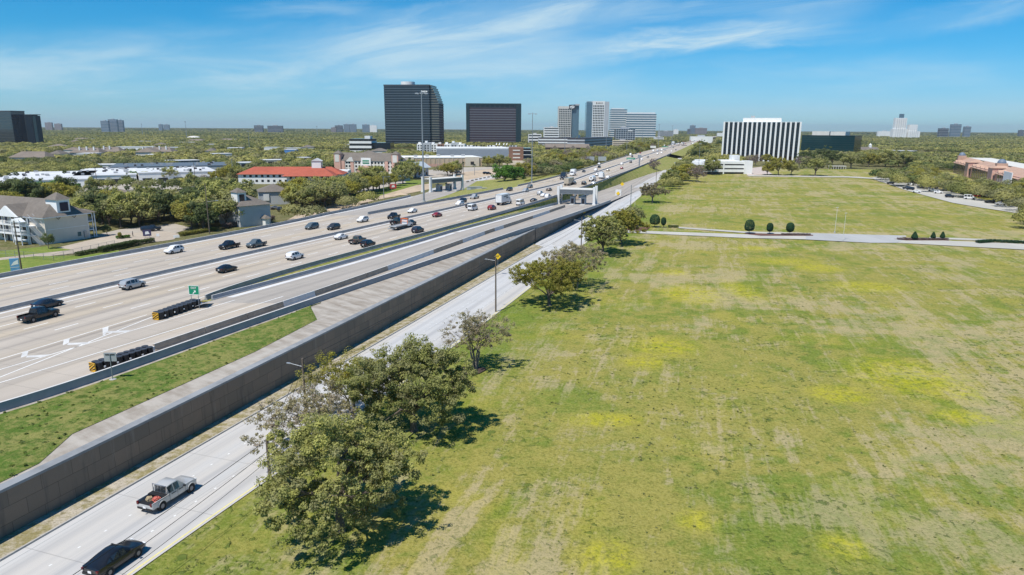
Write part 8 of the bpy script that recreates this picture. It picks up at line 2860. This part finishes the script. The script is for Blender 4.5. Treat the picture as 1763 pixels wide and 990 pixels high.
# small purple panel sign at the motel entrance, white boards, red panel
for px, py, yt, w, m, lab, cat in ((254, 409, 396, 1.2, plain('sign_purple', (0.05, 0.045, 0.11), 0.6), 'purple and black panel sign at the motel entrance', 'sign'), (272, 408, 402.5, .45, M_signw, 'small white notice board at the motel entrance', 'board'), (304, 410, 405, .9, M_signw, 'white box at the freeway edge by the motel entrance', 'board'), (597, 352, 347.5, 1.0, M_signw, 'white sign on the sandy ground beside the freeway', 'board'), (677, 327, 317, 1.9, plain('sign_red', (0.50, 0.05, 0.05), 0.6), 'red and white sign on the roadside lawn', 'sign')):
    x, y = un(px, py, .1)
    H = un_at(px, yt, y)[2]
    r = empty('roadside_sign', (x, y, 0), R(25), lab, cat)
    MB().box(-w, w, -.12, .12, H * .25, H).build('panel', m, r)
    MB().box(-w * .6, -w * .5, -.08, .08, 0, H * .25).box(w * .5, w * .6, -.08, .08, 0, H * .25).build('post', M_galv, r)
    if 'red' in lab or 'purple' in lab:
        MB().add([(-w * .5, -.13, H * .45), (w * .6, -.13, H * .5), (w * .3, -.13, H * .85), (-w * .4, -.13, H * .8)], [(0, 1, 2, 3)]).build('emblem', M_signw, r)
# mounds and barriers at the roadworks
for k, (px, py, s, lab) in enumerate(((555, 366, 3.0, 'sand heap at the freeway edge left of the roadworks'), (668, 338, 2.2, 'sand heap beside the exit ramp, left'), (688, 335, 2.6, 'sand heap beside the exit ramp, right'), (598, 359, 2.4, 'low sand heap by the pale slab'))):
    x, y = un(px, py, .1)
    mb = MB()
    g = random.Random(k)
    n = 16
    V = [(0, 0, s * .5)]
    for j in range(1, 5):
        for i in range(n):
            t = 6.283 * i / n
            q = j / 4 * s * (1 + .25 * math.sin(3 * t + k) + g.uniform(-.08, .08))
            V.append((q * 1.5 * math.cos(t), q * math.sin(t), max(0, s * .5 * (1 - (j / 4) ** 1.4)) + g.uniform(-.05, .05) * (j < 4)))
    F = [(0, 1 + i, 1 + (i + 1) % n) for i in range(n)]
    for j in range(3):
        for i in range(n):
            F.append((1 + j * n + i, 1 + (j + 1) * n + i, 1 + (j + 1) * n + (i + 1) % n, 1 + j * n + (i + 1) % n))
    mb.add(V, F)
    o = mb.build('sand_heap', M_sandlot, None, 60, (x, y, 0))
    tag(o, lab, 'heap', 'sand heaps at the roadworks')
sheet('concrete_slab', [(590, 362), (634, 350), (628, 354), (640, 355), (605, 365)], .15, M_wroof)
BG = MB().add([(-2, -.3, 0), (2, -.3, 0), (2, .3, 0), (-2, .3, 0), (-2, -.12, .85), (2, -.12, .85), (2, .12, .85), (-2, .12, .85)], [(0, 1, 5, 4), (1, 2, 6, 5), (2, 3, 7, 6), (3, 0, 4, 7), (4, 5, 6, 7)]).mesh('road_block', M_barrier_b)
for k, (px, py) in enumerate(((813, 311.5), (820, 310), (827, 308.6), (834, 307), (841, 305.6), (848, 304), (629, 351.5), (624, 352.8), (805, 313.6))):
    x, y = un(px, py, .1)
    o = link('road_block', BG, None, (x, y, .06), (0, 0, R(68)))
    tag(o, 'low dark concrete block in the row along the roadworks by the frontage lane', 'barrier block', 'blocks along the roadworks')
# a person walking across the motel lot
x, y = un(229, 407, .08)
vs = [(0, 0, .95), (0, 0, 1.15), (0, 0, 1.42), (0, 0, 1.55), (0, .01, 1.68), (0, .02, 1.78), (.10, .0, .92), (.11, .10, .5), (.11, .02, .08), (.11, .16, .05), (-.10, 0, .92), (-.11, -.05, .5), (-.11, -.2, .1), (-.11, -.06, .05), (.2, 0, 1.4), (.25, -.06, 1.12), (.24, .05, .9), (-.2, 0, 1.4), (-.25, .06, 1.12), (-.24, .16, .92)]
ed = [(0, 1), (1, 2), (2, 3), (3, 4), (4, 5), (0, 6), (6, 7), (7, 8), (8, 9), (0, 10), (10, 11), (11, 12), (12, 13), (2, 14), (14, 15), (15, 16), (2, 17), (17, 18), (18, 19)]
rad = [.15, .14, .17, .06, .1, .09, .1, .065, .045, .04, .1, .065, .045, .04, .06, .045, .035, .06, .045, .035]
me = bpy.data.meshes.new('person')
me.from_pydata(vs, ed, [])
o = link('person', me, None, (x, y, .06), (0, 0, 2.0))
md = o.modifiers.new('skin', 'SKIN')
for i, q in enumerate(rad):
    me.skin_vertices[0].data[i].radius = (q, q)
me.skin_vertices[0].data[0].use_root = True
o.modifiers.new('sub', 'SUBSURF').levels = 1
me.materials.append(plain('dark_clothes', (0.03, 0.03, 0.04), 0.9))
tag(o, 'person in dark clothes walking across the motel lot', 'person')
# bridge over the cross street: abutments and beams
for (y0, s, lab) in ((806, 0, 'near abutment of the freeway bridge'), (866, 1, 'far abutment of the freeway bridge')):
    xa, xb = float(LM_(y0)), float(RB(y0))
    o = MB().box(xa, xb + .4, y0 - 3 + 6 * s, y0 + 3 * s, -.1, ZF - .9).build('bridge_abutment', M_barrier)
    tag(o, lab, 'abutment', 'bridge abutments')
mb = MB()
for i in range(7):
    xo = i * 7
    xa0, xa1 = float(RB(806)) - xo - .4, float(RB(870)) - xo - .4
    mb.add([(xa0 - .5, 803, ZF - 1.6), (xa0, 803, ZF - 1.6), (xa1, 872, ZF - 1.6), (xa1 - .5, 872, ZF - 1.6), (xa0 - .5, 803, ZF - .05), (xa0, 803, ZF - .05), (xa1, 872, ZF - .05), (xa1 - .5, 872, ZF - .05)], [(0, 1, 2, 3), (1, 2, 6, 5), (0, 3, 7, 4), (4, 5, 6, 7)])
o = mb.build('bridge_beams', M_parapet)
tag(o, 'row of bridge beams under the freeway over the cross street', 'bridge beams')
o = MB().tube((float(RB(838)) - 6, 838, 0), (float(RB(838)) - 6, 838, ZF - 1.6), .7, .7, 12).tube((float(RB(838)) - 16, 838, 0), (float(RB(838)) - 16, 838, ZF - 1.6), .7, .7, 12).build('bridge_pier', M_gantry)
tag(o, 'white round piers under the freeway bridge', 'pier')
# weeds and tufts scattered in the field (uncountable)
g = np.random.default_rng(90)
n = 2600
ty = 44 + 130 * g.random(n) ** 1.5
tx = ER(ty) + 3 + g.random(n) * (ty * .82 + 30)
k = fbm(tx / 12, ty / 12, 3, 91)
ok = (k > .52) & (tx < 150)
tx, ty = tx[ok], ty[ok]
C0 = np.stack([tx, ty, np.full(len(tx), .16)], -1)
rd = .10 + .26 * g.random(len(tx)) ** 2
V, F, C = leaf_cloud(C0, rd, np.full(len(tx), 9), .22, 92, np.clip(.3 + .5 * g.random(len(tx)), 0, 1), up=.9, flat=.35)
o = link('weeds', np_mesh('weeds', V, F, M_leaf_weed if 'M_leaf_weed' in globals() else leaf_mat('weed_leaves', (0.10, 0.13, 0.03), (0.19, 0.21, 0.06), .4), colors=C))
o['kind'] = 'stuff'
o['label'] = 'tufts of coarse green weeds across the mown field'
g = np.random.default_rng(95)
n = 320
ty = 40 + 70 * g.random(n)
a_, b_ = BP(ty) + 1.0, WBK(ty) - np.interp(ty, [50, 58, 64, 90, 106, 113], [.5, .9, 3.6, 3.2, 4.2, 9.5])
tt = g.random(n)
tx = a_ + (b_ - a_) * tt
fr = (tx - BP(ty)) / (WBK(ty) - BP(ty))
tz = ZF + fr * (4.5 - ZF) + .12
C0 = np.stack([tx, ty, tz], -1)[b_ > a_ + 1]
rd = .12 + .22 * g.random(len(C0)) ** 2
V, F, C = leaf_cloud(C0, rd, np.full(len(C0), 14), .24, 96, np.clip(.3 + .5 * g.random(len(C0)), 0, 1), up=.9, flat=.5)
o = link('weeds', np_mesh('weeds', V, F, leaf_mat('slope_weed_leaves', (0.10, 0.16, 0.03), (0.18, 0.23, 0.045), .5), colors=C))
o['kind'] = 'stuff'
o['label'] = 'tufts of rough grass and weeds on the slope above the wall'
# ------------------------------------------------------------------ the air: far things fade to blue
hz = MB().box(-16600, 16600, -330, 26600, -1.2, 215)
me = hz.mesh('haze', bpy.data.materials.new('haze_air'))
mh = me.materials[0]
mh.use_nodes = True
mh.node_tree.nodes.remove(mh.node_tree.nodes['Principled BSDF'])
pv = mh.node_tree.nodes.new('ShaderNodeVolumePrincipled')
pv.inputs['Color'].default_value = (0.86, 0.93, 1.0, 1)
pv.inputs['Density'].default_value = 0.000042
pv.inputs['Anisotropy'].default_value = 0.2
mh.node_tree.links.new(pv.outputs[0], mh.node_tree.nodes['Material Output'].inputs['Volume'])
ho = link('haze', me)
ho['kind'] = 'stuff'
# belts of oaks one can tell apart as trees
G = grove
G([(130, 402), (300, 392), (345, 402), (420, 385), (415, 368), (330, 362), (140, 366)], 40, ['oak1', 'oak3', 'dark1', 'oak2'], 0.82, 1.08, 5.5, ['oak in the belt behind the white motel lot', 'olive oak in the belt behind the white motel lot', 'dark upright tree in the belt behind the white motel lot', 'spreading oak in the belt behind the white motel lot'], 'oak belt behind the motel')
G([(330, 398), (415, 384), (415, 360), (330, 368)], 10, ['dark1', 'oak1'], 1.0, 1.3, 5.0, ['dark leafy tree close to the tall pole by the freeway', 'dark oak close to the tall pole by the freeway'], 'dark trees by the pole')
G([(470, 372), (560, 358), (640, 338), (700, 320), (694, 316), (600, 332), (480, 352)], 32, ['oak1', 'oak2', 'oak3'], 0.85, 1.2, 6.0, ['dark oak between the red motel and the freeway', 'spreading oak between the red motel and the freeway', 'olive oak between the red motel and the freeway'], 'oaks before the red motel')
G([(0, 372), (130, 362), (130, 346), (0, 352)], 14, ['green1', 'dark1', 'oak3'], 0.9, 1.25, 6.0, ['bright green tree behind the roof of the white motel', 'dark tree behind the roof of the white motel', 'olive oak behind the roof of the white motel'], 'trees behind the motel roof')
G([(690, 318), (740, 306), (735, 296), (690, 304)], 7, ['dark1', 'oak1'], 0.9, 1.2, 6.0, ['dark tree beside the gabled pavilion', 'oak beside the gabled pavilion'], 'trees by the pavilion')
G([(905, 312), (1000, 290), (1052, 276), (1040, 266), (940, 276), (905, 296)], 44, ['bare1', 'oak3', 'sparse1', 'oak1'], 0.9, 1.3, 7.0, ['reddish bare tree in the scrub left of the freeway', 'olive tree in the scrub left of the freeway', 'thin pale tree in the scrub left of the freeway', 'dark oak in the scrub left of the freeway'], 'scrub trees left of the freeway')
G([(770, 304), (870, 296), (900, 288), (880, 284), (780, 290)], 9, ['oak1', 'oak3'], 0.7, 1.0, 9.0, ['dark oak in the store parking lot', 'olive oak in the store parking lot'], 'trees in the store lot')
G([(1570, 316), (1640, 326), (1800, 366), (1800, 346), (1700, 326), (1620, 306), (1570, 298)], 46, ['oak1', 'oak2', 'oak3'], 0.72, 0.95, 6.0, ['dark oak shading the parked cars before the terracotta row', 'spreading oak shading the parked cars before the terracotta row', 'olive oak shading the parked cars before the terracotta row'], 'oaks before the terracotta row')
G([(1060, 276), (1125, 262), (1125, 250), (1060, 262)], 16, ['bare1', 'oak1', 'oak3'], 1.0, 1.5, 9.0, ['bare tree left of the freeway near the white gantry sign', 'dark oak left of the freeway near the white gantry sign', 'olive oak left of the freeway near the white gantry sign'], 'trees near the white gantry sign')
G([(1165, 285), (1200, 283), (1235, 262), (1240, 252), (1200, 252)], 22, ['oak1', 'oak3', 'dark1'], 0.9, 1.4, 9.0, ['dark oak between the freeway and the striped block', 'olive oak between the freeway and the striped block', 'dark upright tree between the freeway and the striped block'], 'trees left of the striped block')
for k, (v, px, py, s_) in enumerate((('green1', 236, 312, .8), ('oak3', 249, 313, .7), ('dark1', 262, 311, .6), ('oak1', 294, 313, .85), ('oak3', 376, 314, .8), ('oak3', 398, 312, 1.1), ('oak1', 410, 314, .9), ('dark1', 218, 321, .6), ('oak3', 100, 338, .8), ('green1', 128, 336, .7), ('dark1', 66, 341, .7), ('oak1', 160, 333, .75), ('oak2', 186, 331, .75), ('oak3', 30, 344, .8), ('oak1', 330, 321, .7), ('bare1', 352, 319, .7))):
    put(v, px, py, s_, {'green1': 'bright green tree', 'oak3': 'small olive oak', 'dark1': 'dark leafy tree', 'oak1': 'dark small oak', 'oak2': 'spreading small oak', 'bare1': 'nearly bare tree'}[v] + ' right before the white flat-roofed warehouses', 'trees before the white warehouses')

foot_px((-60, 480), (420, 390), (700, 325), (760, 300), (690, 296), (560, 314), (400, 335), (-60, 322))
foot_px((300, 408), (470, 382), (620, 352), (745, 325), (745, 303), (620, 322), (470, 350), (300, 370))
forest_band('forest', 240, 440, 10.5, 5.8, 800, .68, 6)
forest_band('forest', 440, 640, 11.5, 6.3, 420, .95, 1)
forest_band('forest', 640, 1300, 13, 7.0, 110, 2.1, 2)
forest_band('forest', 1300, 2600, 15, 8.0, 36, 3.6, 3)
forest_band('forest', 2600, 5200, 20, 10, 16, 6.0, 4)
forest_band('forest', 5200, 11000, 46, 24, 10, 15.0, 5, hmin=10, hmax=14)
